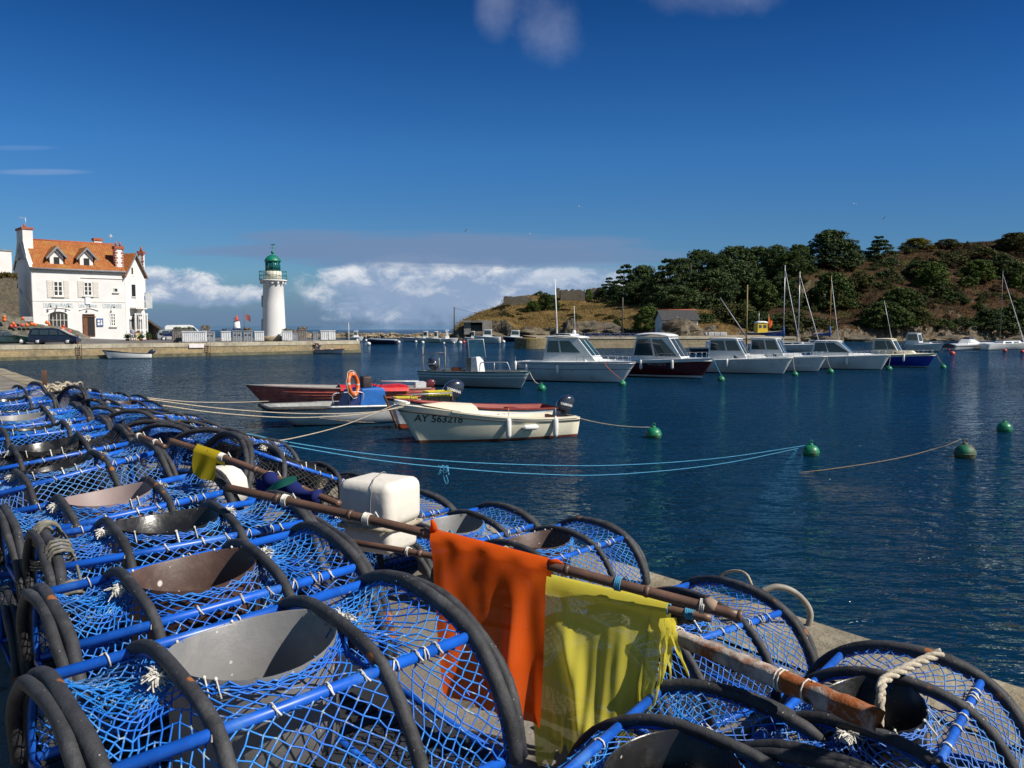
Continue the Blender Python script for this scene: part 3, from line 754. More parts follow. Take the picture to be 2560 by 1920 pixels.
# (label, left top pixel, left z, right top pixel, tube, net, seed, roll degrees)
POTS = [
 ('blue netted lobster pot closest to the camera with a wide open grey entry tube', (160, 1738), 2.80, (1008, 1466), 0, 'b', 0, 0),
 ('blue lobster pot with brown entry tube lying just behind the grey tubed pot', (128, 1497), 2.80, (796, 1330), 1, 'b', 1, 0),
 ('weathered blue pot whose end hoop is bound with black strips and frayed twine', (118, 1338), 2.79, (690, 1243), 2, 'b', 2, 0),
 ('blue lobster pot with a pale mauve entry tube beside the rounded white float', (20, 1278), 2.78, (503, 1177), 3, 'b', 3, 0),
 ('blue lobster pot with shiny black tube and muddy end hoop under the short pole', (-70, 1208), 2.78, (352, 1101), 2, 'b', 0, 0),
 ('lobster pot with black netting over blue bars and an orange rope tuft', (-60, 1138), 2.74, (302, 1070), 2, 'k', 1, 0),
 ('blue lobster pot with shiny black tube one back from the black netted pot', (-80, 1083), 2.76, (250, 1043), 2, 'b', 2, 0),
 ('faded blue lobster pot with a long pale grey tube on the landward row', (-100, 1052), 2.76, (205, 1020), 0, 'b', 3, 0),
 ('low blue lobster pot near the far end of the landward row', (-90, 1032), 2.75, (183, 1008), 2, 'b', 1, 0),
 ('flattened blue lobster pot second from the far end of the landward row', (-75, 1003), 2.72, (122, 985), 2, 'b', 0, 0),
 ('blue lobster pot at the very far end of the landward row near the bollard', (-62, 984), 2.74, (84, 957), 0, 'b', 2, 0),
 # seaward row, ends raised
 ('dark lobster pot with black netting and doubled hoop beside the square white float', (595, 1089), 2.79, (893, 1190), 2, 'k', 0, 0),
 ('blue lobster pot standing behind the yellow pennant with a doubled hoop', (513, 1075), 2.74, (648, 1099), 2, 'b', 1, 0),
 ('blue lobster pot with upright doubled hoop at the tip of the pennant pole', (424, 1062), 2.70, (570, 1074), 2, 'b', 2, 0),
 ('blue lobster pot wedged beside the tip of the short rusty pole', (381, 1053), 2.69, (492, 1054), 2, 'b', 3, 0),
 ('blue lobster pot with a tall narrow grey hoop in the middle of the seaward row', (327, 1027), 2.66, (455, 1036), 0, 'b', 0, 0),
 ('blue lobster pot with two thin parted hoops far along the seaward row', (262, 1019), 2.62, (406, 1026), 2, 'b', 1, 0),
 ('blue lobster pot with brown rust streaks far along the seaward row', (240, 1000), 2.62, (378, 1004), 1, 'b', 2, 0),
 ('tall standing blue pot at the far end of the seaward row', (191, 966), 2.74, (345, 989), 2, 'b', 3, 0),
 ('dark netted pot standing against the tall one at the far end of the seaward row', (160, 979), 2.68, (262, 983), 2, 'k', 2, 0),
]
prn = random.Random(77)
def place(root, A, B, roll=0): seat(root, A, B, R(roll + prn.uniform(-5, 5)), (1, prn.uniform(.93, 1.05), prn.uniform(.96, 1.05)))
PLACED = []
def solve_pair(pl, zl, pr, hd, L=.97):
    """heights of both tops, near zl on the one side, that give about the wanted heading and length"""
    best = None
    for dz in (-.04, 0, .04):
        A = atz(*pl, zl + dz)
        for i in range(90):
            z = 2.30 + .74 * i / 89; B = atz(*pr, z); d = B - A; l = d.length; h = math.degrees(math.atan2(d.x, d.y))
            e = ((h - hd) / 14) ** 2 + ((l - L) / .13) ** 2 + (dz / .08) ** 2 + (max(0, abs(z - zl) - .2) / .25) ** 2
            if best is None or e < best[0]: best = (e, A, B)
    return best[1], best[2]
for i, (lab, pl, zl, pr, tb, nk, sd, rl) in enumerate(POTS):
    A, B = solve_pair(pl, zl, (pr[0] + (26 if i == 0 else 14 if i < 4 else 0), pr[1]), 55 if i < 11 else 44)
    r_ = make_pot(lab, tb, nk, sd); place(r_, A, B, rl); PLACED.append((r_, A, B))
# black strips and twine bound round the end hoop of the weathered pot
r_ = PLACED[2][0]; rgb = random.Random(6); g = MB(); BP = []; hp_ = hoop_path(1.0, -PL / 2 + .012, 60)
for k in range(6, 56):
    if (k // 5) % 2 == 0 and k % 5 < 4:
        a_, b_ = Vector(hp_[k]), Vector(hp_[k + 1]); t_ = (b_ - a_).normalized(); u_ = Vector((1, 0, 0)); v_ = t_.cross(u_)
        BP += [a_ + (u_ * 1.15 * math.cos(j * .7) + v_ * math.sin(j * .7)) * rgb.uniform(.036, .043) + t_ * (.002 * j) for j in range(10)]
g.tube(BP, .0065, 5); g.build('hoop_binding', mat('dirty_grey_twine', (.17, .16, .13), .9, .5, 30), r_)
# single layer by the quay edge: right top pixel, heading of the axis in degrees clockwise from straight ahead
SINGLE = [
 ('blue lobster pot under the bamboo pole with its brown tube behind the orange flag', (1480, 1303), 2.345, 43, 1, 'b', 1, 0),
 ('blue lobster pot on the quay edge behind the square white float', (1266, 1268), 2.35, 41, 0, 'b', 2, 0),
 ('blue lobster pot half hidden behind the square white float', (1062, 1233), 2.36, 42, 2, 'b', 3, 0),
 ('blue lobster pot with a black tube beside the bare pole ends and two bent hoses', (1836, 1461), 2.36, 54, 2, 'b', 0, 0),
 ('lobster pot with a black tube over which a thick cream rope is looped', (2270, 1625), 2.36, 38, 2, 'b', 1, 0),
 ('shaded blue lobster pot below the rust stained beam', (1845, 1742), 2.37, 34, 2, 'b', 2, 0),
]
for lab, pr, z, hd, tb, nk, sd, rl in SINGLE:
    B = atz(*pr, z); A = B - Vector((math.sin(R(hd)), math.cos(R(hd)), 0)) * (.9 if hd > 50 else 1.0)
    r_ = make_pot(lab, tb, nk, sd); place(r_, A, B, rl); PLACED.append((r_, A, B))
# the pots underneath the stacked landward row
for i, (r_, A, B) in enumerate(PLACED[:8]):
    lab = ['bottom pot under the grey tubed pot, resting on the concrete', 'bottom pot under the brown tubed pot, half in shade', 'bottom pot under the pot bound with black strips', 'bottom pot under the mauve tubed pot',
           'bottom pot under the pot with the muddy end hoop', 'bottom pot under the black netted pot', 'bottom pot under the pot one back from the black netted pot', 'bottom pot under the faded pot with pale grey tube'][i]
    q = make_pot(lab, 2, 'k' if i % 2 else 'b', i, detail=False)
    dz = Vector((0, 0, -.005)); sh = Vector((rnd.uniform(-.04, .04), rnd.uniform(-.05, .02), 0))
    zz = min(A.z, B.z) - PH - .02; A2 = Vector((A.x, A.y, min(zz, QUAY + PH + .03))) + sh; B2 = Vector((B.x, B.y, A2.z)) + sh
    seat(q, A2, B2)
# ------------------------------------------------------------------ things lying on the pots
def catmull(P, n=8):
    P = [Vector(p) for p in P]; out = []
    Q = [P[0] * 2 - P[1]] + P + [P[-1] * 2 - P[-2]]
    for i in range(1, len(Q) - 2):
        a, b, c, d = Q[i - 1:i + 3]
        for k in range(n):
            t = k / n
            out.append(.5 * ((2 * b) + (c - a) * t + (2 * a - 5 * b + 4 * c - d) * t * t + (3 * b - a - 3 * c + d) * t ** 3))
    return out + [P[-1]]
def rope_px(name, label, pts, d0, d1, r, m, group=None, n=8, sides=6, cat='rope'):
    """rope through pixels, its distance running evenly (in 1/d) from d0 to d1"""
    x0, x1 = pts[0][0], pts[-1][0]; W = []
    for q in pts:
        k = (q[0] - x0) / (x1 - x0) if abs(x1 - x0) > 1 else 0
        W.append(atd(q[0], q[1], 1 / lerp(1 / d0, 1 / d1, k)))
    g = MB(); g.tube(catmull(W, n), r, sides)
    return g.build(name, m, label=label, cat=cat, group=group)
BAMBOO = mat('bamboo_pole', (.115, .062, .04), .45, .3, 5, bump=.002, bscale=40, stain=((.2, .13, .085), 4, .5, .75))
def bamboo(name, label, pa, za, pb, zb, r, seed=0, group='bamboo flag poles on the pots', end_nodes=True):
    A, B = atz(*pa, za), atz(*pb, zb); L = (B - A).length; rg = random.Random(seed)
    root = thing(name, label, 'pole', A, group=group)
    d = B - A; path, rad = [], []; x = 0.0; nodes = []
    while x < L:
        nodes.append(x); x += rg.uniform(.24, .36)
    k = 60
    for i in range(k + 1):
        x = L * i / k
        path.append(d * (i / k) + Vector((0, 0, .012 * math.sin(math.pi * i / k * 1.3)))); rad.append(r * lerp(.9, 1.0, i / k))
    g = MB(); g.tube(path, rad, 12)
    for x in nodes[1:]:
        p = d * (x / L) + Vector((0, 0, .012 * math.sin(math.pi * x / L * 1.3)))
        t = d.normalized(); g.tube([p - t * .009, p - t * .003, p + t * .003, p + t * .009], [r * .99, r * 1.14, r * 1.14, r * .99], 12)
    g.build('shaft', BAMBOO, root)
    root['len'] = L
    return root, A, B
def wrap(root, A, B, t, r, m, turns=3, w=.006, name='binding', tails=True):
    d = (B - A); n = d.normalized(); u = n.orthogonal().normalized(); v = n.cross(u); c = d * t + Vector((0, 0, .012 * math.sin(math.pi * t * 1.3)))
    g = MB(); P = [c + n * (w * (k / 10 - turns / 2)) + (u * math.cos(k * .6283) + v * math.sin(k * .6283)) * (r + .003) for k in range(int(turns * 10) + 1)]
    if tails: P = P + [P[-1] + Vector((.01, -.01, .015)), P[-1] + Vector((.03, -.02, -.015))]
    g.tube(P, .0034, 5); g.build(name, m, root)
p_top, TA, TB = bamboo('bamboo_pole', 'long bamboo pole with a hollow sawn end that carries the orange flag', (566, 1219), 2.92, (1850, 1533), 2.63, .0195, 1)
for t, m_, n_ in ((.14, TWINE, 4), (.32, TWINE, 5), (.475, ROPE_B, 4), (.80, ROPE_B, 4), (.94, TWINE, 3)): wrap(p_top, TA, TB, t, .02, m_, n_)
g = MB(); dn = (TB - TA).normalized(); e = TB - TA
g.tube([e - dn * .002, e + dn * .0015], .0135, 12); g.build('hollow_end', DARK, p_top)
g = MB(); e2 = (TB - TA) * .952; g.tube([e2 - dn * .02, e2 + Vector((0, 0, .004)), e2 + dn * .02], [.021, .026, .021], 10); g.build('end_knot', mat('pale_split_bamboo', (.28, .2, .14), .8, .3, 20), p_top)
p_low, LA, LB = bamboo('bamboo_pole', 'lower thin bamboo pole wrapped in turquoise line that carries the yellow flag', (862, 1352), 2.71, (1778, 1540), 2.595, .0145, 2)
for t, m_, n_ in ((.2, TWINE, 2), (.62, ROPE_B, 6), (.70, ROPE_B, 1.2), (.76, ROPE_B, 1.2), (.81, ROPE_B, 3), (.86, ROPE_B, 1.2), (.9, ROPE_B, 1.2), (.95, ROPE_B, 5)): wrap(p_low, LA, LB, t, .0148, m_, n_, w=.01 if n_ < 2 else .006, tails=False)
p_mid, MA, MB_ = bamboo('bamboo_pole', 'bamboo pole carrying the small yellow pennant and the rolled blue flag', (424, 1101), 3.0, (850, 1256), 2.76, .017, 3)
for t in (.33, .62): wrap(p_mid, MA, MB_, t, .017, TWINE, 5)
p_sm, SA, SB = bamboo('bamboo_pole', 'short thin rusty brown pole lying across the landward pots', (322, 1088), 2.95, (412, 1113), 2.92, .014, 4)
for t in (.3, .75): wrap(p_sm, SA, SB, t, .014, TWINE, 3)

def cloth(name, label, cat, A, B, length, m, folds, nx=36, ny=46, lean=Vector((0, -.12, 0)), taper=(0, 0), rag=None, seed=0, thick=.0016):
    """cloth hung from the line A-B; folds(a, b) -> displacement towards the viewer, b runs 0 (pole) .. 1 (free edge)"""
    X = B - A; nrm = Vector((X.y, -X.x, 0)).normalized()
    if nrm.y > 0: nrm = -nrm
    rows = []
    for j in range(ny + 1):
        b = j / ny; row = []
        for i in range(nx + 1):
            a = i / nx; aa = lerp(a, lerp(taper[0], 1 - taper[1], a), b)
            ln = length * (rag(a) if rag else 1.0)
            p = A + X * aa + Vector((0, 0, -ln * b)) + lean * b + nrm * folds(a, b)
            if b < .06: an = b / .06 * math.pi / 2; p = A + X * aa + Vector((0, 0, .027 * math.cos(an))) + nrm * (.028 * math.sin(an))
            else: p += nrm * .028 + Vector((0, 0, ln * .06))
            row.append(p)
        rows.append(row)
    back = [p - nrm * .026 - Vector((0, 0, .02)) for p in rows[0]]; back2 = [p - nrm * .03 - Vector((0, 0, .08)) for p in rows[0]]
    g = MB(); o_ = A.copy(); g.M = Matrix.Translation(-o_)
    g.loft([back2, back] + rows, closed=False, smooth=True)
    o = g.build(name, m, label=label, cat=cat, loc=o_, fixn=False)
    return o
CL_OR = cloth_mat('orange_flag_cloth', (.78, .115, .014), .42, .02, 3)
CL_YE = cloth_mat('yellow_flag_cloth', (.84, .74, .10), .5, .12, 3)
CL_YE2 = cloth_mat('mustard_pennant_cloth', (.52, .40, .025), .45)
CL_NB = cloth_mat('navy_flag_cloth', (.025, .035, .16), .3)
CL_GR = cloth_mat('green_strip_cloth', (.05, .28, .2), .4)
def fold_o(a, b):
    f = .022 * math.sin(a * 10 + b * 2.2 + .5) * b + .005 * math.sin(a * 29 - b * 3) * b
    f += .055 * math.exp(-((a - .80 + .12 * b) / .07) ** 2) * smoothstep(.15, .7, b) - .03 * math.exp(-((a - .62 + .1 * b) / .08) ** 2) * smoothstep(.1, .6, b)
    f += .005 * mnoise.fractal(Vector((a * 2.5, b * 2, 2)), 1, 2, 2) * smoothstep(0, .1, b)
    f += .005 * abs(mnoise.noise(Vector((a * 5 + b * 2, b * 2 - a, 4)))) * smoothstep(0, .2, b)
    f += .01 * math.sin((a * 1.0 + b) * 22) * (1 - smoothstep(0, .35, b)) * smoothstep(0, .1, b)
    return f
def pole_at(A, B, px_):                                  # point on a pole under a pixel column
    best = min(range(401), key=lambda i: abs(1280 + F_PX * ((A + (B - A) * (i / 400)).x) / ((A + (B - A) * (i / 400)).y * math.cos(PITCH) - ((A + (B - A) * (i / 400)).z - EYE) * math.sin(PITCH)) - px_))
    return A + (B - A) * (best / 400) + Vector((0, 0, .012 * math.sin(math.pi * best / 400 * 1.3)))
cloth('signal_flag', 'bright orange cloth flag draped over the upper bamboo pole', 'flag', pole_at(TA, TB, 1082), pole_at(TA, TB, 1372), .60, CL_OR, fold_o, taper=(.1, .10), lean=Vector((.02, -.10, 0)))
g = MB(); c0 = pole_at(TA, TB, 1086) + Vector((0, -.01, .02)); g.tube([c0, c0 + Vector((0, 0, .025)), c0 + Vector((-.008, 0, .045))], [.016, .012, .004], 7)
c1 = pole_at(TA, TB, 1372) + Vector((0, -.01, .012)); g.tube([c1, c1 + Vector((.03, 0, .006)), c1 + Vector((.05, -.01, 0))], [.014, .009, .003], 7)
bpy.data.objects['signal_flag'].data.name
kn = g.build('flag_knot', CL_OR); kn.parent = bpy.data.objects['signal_flag']; kn.matrix_parent_inverse = Matrix.Translation(-pole_at(TA, TB, 1082))
def fold_y(a, b):
    f = .026 * math.sin(a * 8 + 1 + b * 3) * b + .005 * math.sin(a * 23 - b * 5) * b
    f += .05 * math.exp(-((a - .15 - .35 * b) / .08) ** 2) * smoothstep(.1, .5, b) + .005 * mnoise.fractal(Vector((a * 3, b * 2, 9)), 1, 2, 2)
    f += .005 * abs(mnoise.noise(Vector((a * 5 + b * 2, b * 2 - a, 14))))
    return f
def rag_y(a):
    base = lerp(1.22, .80, a) if a < .86 else .74
    return base * (1 + .03 * math.sin(a * 60) + .05 * math.sin(a * 17)) - (.28 if .895 < a < .915 else 0)
YA, YB = pole_at(LA, LB, 1335), pole_at(LA, LB, 1672)
yf = cloth('signal_flag', 'thin see-through yellow flag with a ragged edge hanging from the lower bamboo pole', 'flag', YA, YB, .53, CL_YE, fold_y, taper=(.06, .14), rag=rag_y, lean=Vector((-.02, -.16, 0)), nx=60)
def tatter(pts, w, m, parent_o):
    g = MB(); W = catmull(pts, 6); n = len(W); rows = []
    for i, p in enumerate(W):
        k = i / (n - 1); ww = w * (1 - .8 * k) * (1 + .25 * math.sin(k * 23)); t = Vector((1, .25, 0)).normalized()
        rows.append([p - t * ww, p + Vector((0, -.012 * math.sin(k * 9), 0)), p + t * ww])
    g.loft(rows, closed=False); o = g.build('tatter', m, fixn=False); o.parent = parent_o; o.matrix_parent_inverse = Matrix.Translation(-Vector(parent_o.location))
for (q0, q1, q2, w) in (((1664, 1545), (1658, 1650), (1634, 1765), .022), ((1676, 1545), (1672, 1620), (1652, 1708), .02), ((1680, 1548), (1690, 1610), (1722, 1690), .016), ((1684, 1545), (1676, 1640), (1676, 1700), .012)):
    dd = YB.y - .07
    tatter([atd(*q0, dd), atd(*q1, dd - .04), atd(*q2, dd - .06)], w, CL_YE, yf)
PA, PB = pole_at(MA, MB_, 494), pole_at(MA, MB_, 552)
cloth('pennant', 'small mustard yellow pennant tied to the pole above the rounded float', 'flag', PA, PB, .135, CL_YE2, lambda a, b: .012 * math.sin(a * 9 + b * 4) * b, nx=14, ny=14, lean=Vector((-.0, -.02, 0)), taper=(-.02, .1))
# rolled navy flag round the pole and a green strip
g = MB(); nb = [(664, 1188), (700, 1205), (745, 1222), (795, 1238)]; W = [atd(x, y + 6, pole_at(MA, MB_, x).y - .02) for x, y in nb]
g.tube(catmull(W, 5), [.03 + .014 * math.sin(i * .9) for i in range(len(catmull(W, 5)))], 12)
rolled = g.build('rolled_flag', CL_NB, label='navy blue cloth flag rolled round the pole beside the green strip', cat='flag')
rows = []
for i in range(15):
    a = i / 14; x = lerp(640, 800, a); dd = pole_at(MA, MB_, x).y - .03
    rows.append([atd(x, lerp(1188, 1240, a) + 8 + 2 * k * (30 + 30 * math.sin(a * 3)) / 12, dd + .02 * math.sin(k * 1.3 + a * 9)) for k in range(7)])
g = MB(); g.loft(rows, closed=False); fl = g.build('loose_fold', CL_NB, fixn=False); fl.parent = rolled
g = MB(); W = catmull([atd(662, 1232, pole_at(MA, MB_, 660).y - .1), atd(700, 1210, pole_at(MA, MB_, 700).y - .1), atd(742, 1196, pole_at(MA, MB_, 742).y - .07)], 6)
g.loft([[p + Vector((0, 0, .022 * math.sin(.3 + 2.2 * i / 12))), p, p - Vector((0, .004, .02 * math.sin(.3 + 2.2 * i / 12)))] for i, p in enumerate(W)], closed=False)
g.build('cloth_strip', CL_GR, label='narrow green cloth strip tied across the navy flag', cat='cloth strip', fixn=False)

# floats
FLOAT = mat('dirty_white_foam', (.70, .66, .58), .8, .1, 3, bump=.0025, bscale=24, stain=((.40, .32, .2), 5, .58, .82), spots=[((.3, .27, .2), 40, .06)])
FC = atd(951, 1275, 4.35)
root = thing('float_block', 'big square white foam float with a rope round its waist', 'float', FC, R(-27))
g = MB(); g.rbox((0, 0, .055), (.335, .31, .235), .05, 4); g.rbox((.0, 0, -.125), (.30, .27, .15), .035, 3); g.box((0, 0, -.06), (.28, .25, .06)); g.build('foam_block', FLOAT, root)
g = MB(); g.tube([(sx * .158, sy * .145, -.066 + .006 * math.sin(i)) for i, (sx, sy) in enumerate(((-1, -1), (0, -1.04), (1, -1), (1.03, 0), (1, 1), (0, 1.04), (-1, 1), (-1.03, 0)))], .013, 8, closed=True); g.build('waist_rope', ROPE_C, root)
g = MB(); g.tube(catmull([(.05, -.16, -.06), (.06, -.163, .1), (.05, -.13, .176), (-.03, .02, .177), (-.07, .15, .165), (-.075, .161, .02)], 5), .0022, 5); g.build('cord', mat('grey_cord', (.2, .2, .19), .8), root)
FC2 = atd(558, 1214, 4.75)
root = thing('float_block', 'rounded white foam float under the yellow pennant', 'float', FC2, R(-20))
g = MB(); pr = [(.001, .115), (.06, .108), (.1, .085), (.128, .04), (.136, -.02), (.13, -.075), (.10, -.095), (.001, -.1)]
g.lathe(list(reversed(pr)), n=28, sx=1.05, sy=.95); g.build('foam_block', FLOAT, root)
g = MB(); g.rbox((.045, -.03, -.15), (.14, .12, .08), .03, 3); g.build('lower_plug', FLOAT, root)
g = MB(); g.tube([(0, -.13, -.09), (.06, -.138, .0), (.1, -.08, .09)], .0022, 5); g.build('cord', TWINE, root)

# rust stained beam
BEAM = mat('rust_stained_old_wood', (.40, .34, .29), .9, .35, 14, bump=.01, bscale=34, stain=((.27, .075, .012), 6.5, .44, .56), spots=[((.05, .03, .02), 8, .24)])
BA, BB = atz(1660, 1578, 2.46), atz(2192, 1800, 2.46); L = (BB - BA).length; ang = math.atan2((BB - BA).y, (BB - BA).x)
root = thing('wooden_beam', 'square old wooden beam stained orange with rust, lashed with cord', 'beam', BA, ang)
g = MB(); rings = []
for i in range(25):
    x = L * i / 24; h = lerp(.025, .032, i / 24) * (1 + .07 * math.sin(i * 2.1)); w_ = lerp(.025, .031, i / 24) * (1 + .05 * math.sin(i * 1.3)); z0 = (BB - BA).z * i / 24
    rings.append([(x + (.012 * math.sin(j * 2.2) if i == 24 else 0), w_ * 1.08 * math.copysign(abs(math.cos(a_)) ** .7, math.cos(a_)) + .002 * math.sin(i * 1.7 + j), z0 + h * 1.05 * math.copysign(abs(math.sin(a_)) ** .7, math.sin(a_)) + .002 * math.sin(i * 2.3 + j * 2)) for j, a_ in enumerate([k * 2 * math.pi / 14 for k in range(14)])])
g.loft(rings, True, True, smooth=True); g.build('timber', BEAM, root)
for k, x in enumerate((.04, .60 * L, .72 * L)):
    g = MB(); zz_ = (BB - BA).z * x / L; g.tube([(x + .0016 * j + (.01 if j % 9 == 0 else 0), .036 * math.cos(j * .7), zz_ + .036 * math.sin(j * .7)) for j in range(24 - 6 * k)], .0032, 5); g.build('lashing', TWINE, root)
# ropes and hoses by the quay edge
g = MB(); W = [atd(2352, 1632, 2.92), atd(2320, 1645, 2.9), atd(2262, 1672, 2.84), atd(2212, 1700, 2.78), atd(2202, 1730, 2.72), atd(2198, 1790, 2.70), atd(2190, 1850, 2.71), atd(2170, 1930, 2.72)]
def strand_tube(g, W, r, pitch=.03, k=3):
    P = catmull(W, 12); s = 0; T = []
    for i in range(len(P)):
        if i: s += (P[i] - P[i - 1]).length
        T.append(s)
    for j in range(k):
        Q = []
        for i, p in enumerate(P):
            t = (P[min(i + 1, len(P) - 1)] - P[max(i - 1, 0)]).normalized(); u = t.cross(Vector((.3, .5, .81))).normalized(); v = t.cross(u); a = T[i] / pitch * 2 * math.pi / 2 + j * 2 * math.pi / k
            Q.append(p + (u * math.cos(a) + v * math.sin(a)) * r * .52)
        g.tube(Q, r * .56, 6)
THICK = mat('thick_cream_rope', (.52, .46, .36), .95, .25, 60, bump=.006, bscale=160)
strand_tube(g, W, .0165, .06); g.build('mooring_rope', THICK, label='thick cream rope looped over the hoop of a pot near the quay edge', cat='rope')
g = MB(); strand_tube(g, [atd(2150, 1800, 2.62), atd(2185, 1830, 2.55), atd(2240, 1870, 2.48), atd(2310, 1940, 2.40)], .013, .05); g.build('mooring_rope', ROPE_C, label='twisted tan rope trailing down below the end of the rusty beam', cat='rope')
for k, pts in enumerate([[(1782, 1462), (1805, 1437), (1838, 1427), (1866, 1436), (1880, 1466), (1888, 1484)], [(1782, 1470), (1806, 1442), (1840, 1431), (1862, 1440), (1874, 1468), (1878, 1482)]]):
    pass
rope_px('mooring_rope', 'thin doubled cream rope arching over the hoop behind the bare pole ends', [(1780, 1466), (1805, 1437), (1838, 1427), (1866, 1436), (1881, 1466), (1890, 1486)], 4.7, 4.45, .0075, ROPE_C)
g = MB(); g.tube(catmull([atd(*q, 4.35) for q in ((1905, 1478), (1940, 1467), (1978, 1476), (2010, 1502), (2026, 1535), (2018, 1575))], 8), .0165, 10)
g.build('bent_hose', mat('grey_hose', (.26, .24, .2), .6, .25, 12), label='thick grey bent hose bowing out towards the water', cat='hose')
# loose heap of rope and iron bollard along the edge
P0 = atz(150, 985, QUAY); g = MB(); rg = random.Random(3)
for k in range(16):
    c = P0 + Vector((rg.uniform(-.22, .25), rg.uniform(-.5, .5), 0)); rr = rg.uniform(.08, .22); zz = rg.uniform(.03, .16) ; ax = rg.uniform(0, 6)
    g.tube([c + Vector((rr * math.cos(a + ax), rr * .8 * math.sin(a + ax), max(.03, zz + .1 * math.sin(2 * a + ax)))) for a in [j * .35 for j in range(17)]], .017, 6)
g.build('rope_heap', ROPE_C, label='tangled heap of cream rope on the quay beside the rusty bollard', cat='rope')
P0 = atz(112, 966, QUAY)
root = thing('bollard', 'rusty iron bollard standing on the quay edge beside the rope heap', 'bollard', P0, R(20))
g = MB(); g.box((0, 0, .21), (.03, .09, .42)); g.box((0, -.05, .21), (.1, .018, .42)); g.box((0, .05, .21), (.1, .018, .42)); g.build('post', RUST, root)
g = MB(); g.box((0, 0, .012), (.18, .18, .024)); g.build('base_plate', RUST, root)

# long mooring lines over the water
LG = 'mooring lines across the water'
rope_px('mooring_line', 'cream mooring line running to the bow of the white barge', [(348, 993), (480, 1005), (590, 1006), (672, 1003)], 14.5, 28.6, .013, ROPE_C, LG)
rope_px('mooring_line', 'upper cream mooring line running to the bow of the cream boat', [(352, 996), (560, 1022), (760, 1034), (930, 1030), (1012, 1014)], 14.2, 24.6, .012, ROPE_C, LG)
rope_px('mooring_line', 'lower cream mooring line sagging towards the bow of the cream boat', [(392, 1012), (560, 1034), (740, 1044), (900, 1036), (1008, 1018)], 13.2, 24.4, .012, ROPE_C, LG)
rope_px('mooring_line', 'tan line rising from the pots to the red tipped stem behind the cream boat', [(650, 1108), (740, 1094), (850, 1066), (930, 1036), (990, 1010)], 10.2, 26, .009, ROPE_C, LG)
rope_px('mooring_line', 'upper turquoise mooring line running out to the middle green buoy', [(560, 1072), (760, 1112), (1000, 1143), (1260, 1160), (1540, 1163), (1800, 1145), (2012, 1114)], 11.2, 24.9, .0085, ROPE_B, LG)
b2 = [(600, 1090), (760, 1121), (940, 1150), (1105, 1168), (1320, 1184), (1540, 1186), (1800, 1160), (2010, 1118)]
o = rope_px('mooring_line', 'lower turquoise mooring line with a tangled knot hanging from it', b2, 10.4, 24.8, .0085, ROPE_B, LG)
g = MB(); c = atd(1107, 1172, 1 / lerp(1 / 10.4, 1 / 24.8, (1105 - 600) / 1410)); rg = random.Random(8)
for k in range(16): g.tube(catmull([c + Vector((rg.uniform(-.09, .09), rg.uniform(-.05, .05), rg.uniform(-.1, .06))) for _ in range(4)], 4), .009, 5)
g.tube(catmull([c, c + Vector((.01, 0, -.12)), c + Vector((.05, 0, -.24)), c + Vector((.08, 0, -.2)), c + Vector((.05, 0, -.1))], 4), .009, 5)
k_ = g.build('knot', ROPE_B); k_.parent = o
g = MB(); g.tube(catmull([atz(2402, 1098, .42), atz(2370, 1112, .30), atz(2330, 1124, .18), atz(2270, 1140, .09), atz(2200, 1154, .05), atz(2130, 1165, .03), atz(2050, 1176, .015), atz(1960, 1185, -.03)], 6), .012, 6)
g.build('mooring_line', mat('brown_weedy_rope', (.16, .12, .075), .9, .3, 20), label='brown line slanting from the big green buoy down into the water', cat='rope', group=LG)
# unseen pot stacks added beyond the frame to throw shade on the last pots
for i, (dx, dy, z) in enumerate(((0, 0, 0), (.06, -.05, PH + .02), (-.02, .03, 2 * PH + .04), (.95, -.75, 0), (.9, -.7, PH + .02))):
    q = make_pot(['bottom pot of the stack beside the shaded pots at the water side', 'second pot of the stack beside the shaded pots at the water side', 'top pot of the stack beside the shaded pots at the water side', 'bottom pot of the second stack past the shaded pots', 'top pot of the second stack past the shaded pots'][i], 2, 'k' if i % 2 else 'b', i, detail=False)
    q.location = (1.86 + dx, 1.52 + dy, QUAY + z + .004); q.rotation_euler = (0, 0, R(128 + i * 5))
# the two stacks above are added for the shade they cast
# ------------------------------------------------------------------ gulls
def gull(label, p, d, span, rz, roll=0, up=.35):
    P = atd(*p, d); root = thing('seagull', label, 'gull', P, R(rz), 'gulls in the sky'); root.rotation_euler = (R(roll), 0, R(rz))
    g = MB(); b = span * .2
    rings = [[(b * x, r * b * math.cos(a), r * b * .9 * math.sin(a)) for a in [j * 2 * math.pi / 8 for j in range(8)]] for x, r in ((-1.1, .02), (-.8, .1), (-.3, .22), (.2, .25), (.55, .17), (.72, .16), (.9, .1), (1.05, .02))]
    for sg in (-1, 1):
        rw = [[(b * (xo + c), sg * y * span * .5, up * span * .5 * z) for c in (.35 * k_, .1 * k_, -.3 * k_)] for y, z, xo, k_ in ((.04, 0, .1, 1), (.25, .35, .2, 1), (.5, .5, .22, .9), (.75, .42, .05, .6), (1.0, .3, -.3, .12))]
        g.loft(rw, closed=False)
    g.loft(rings, True, True); g.build('body', GULLM, root)
GULLM = mat('gull_feathers', (.32, .33, .35), .8, .25, 3)
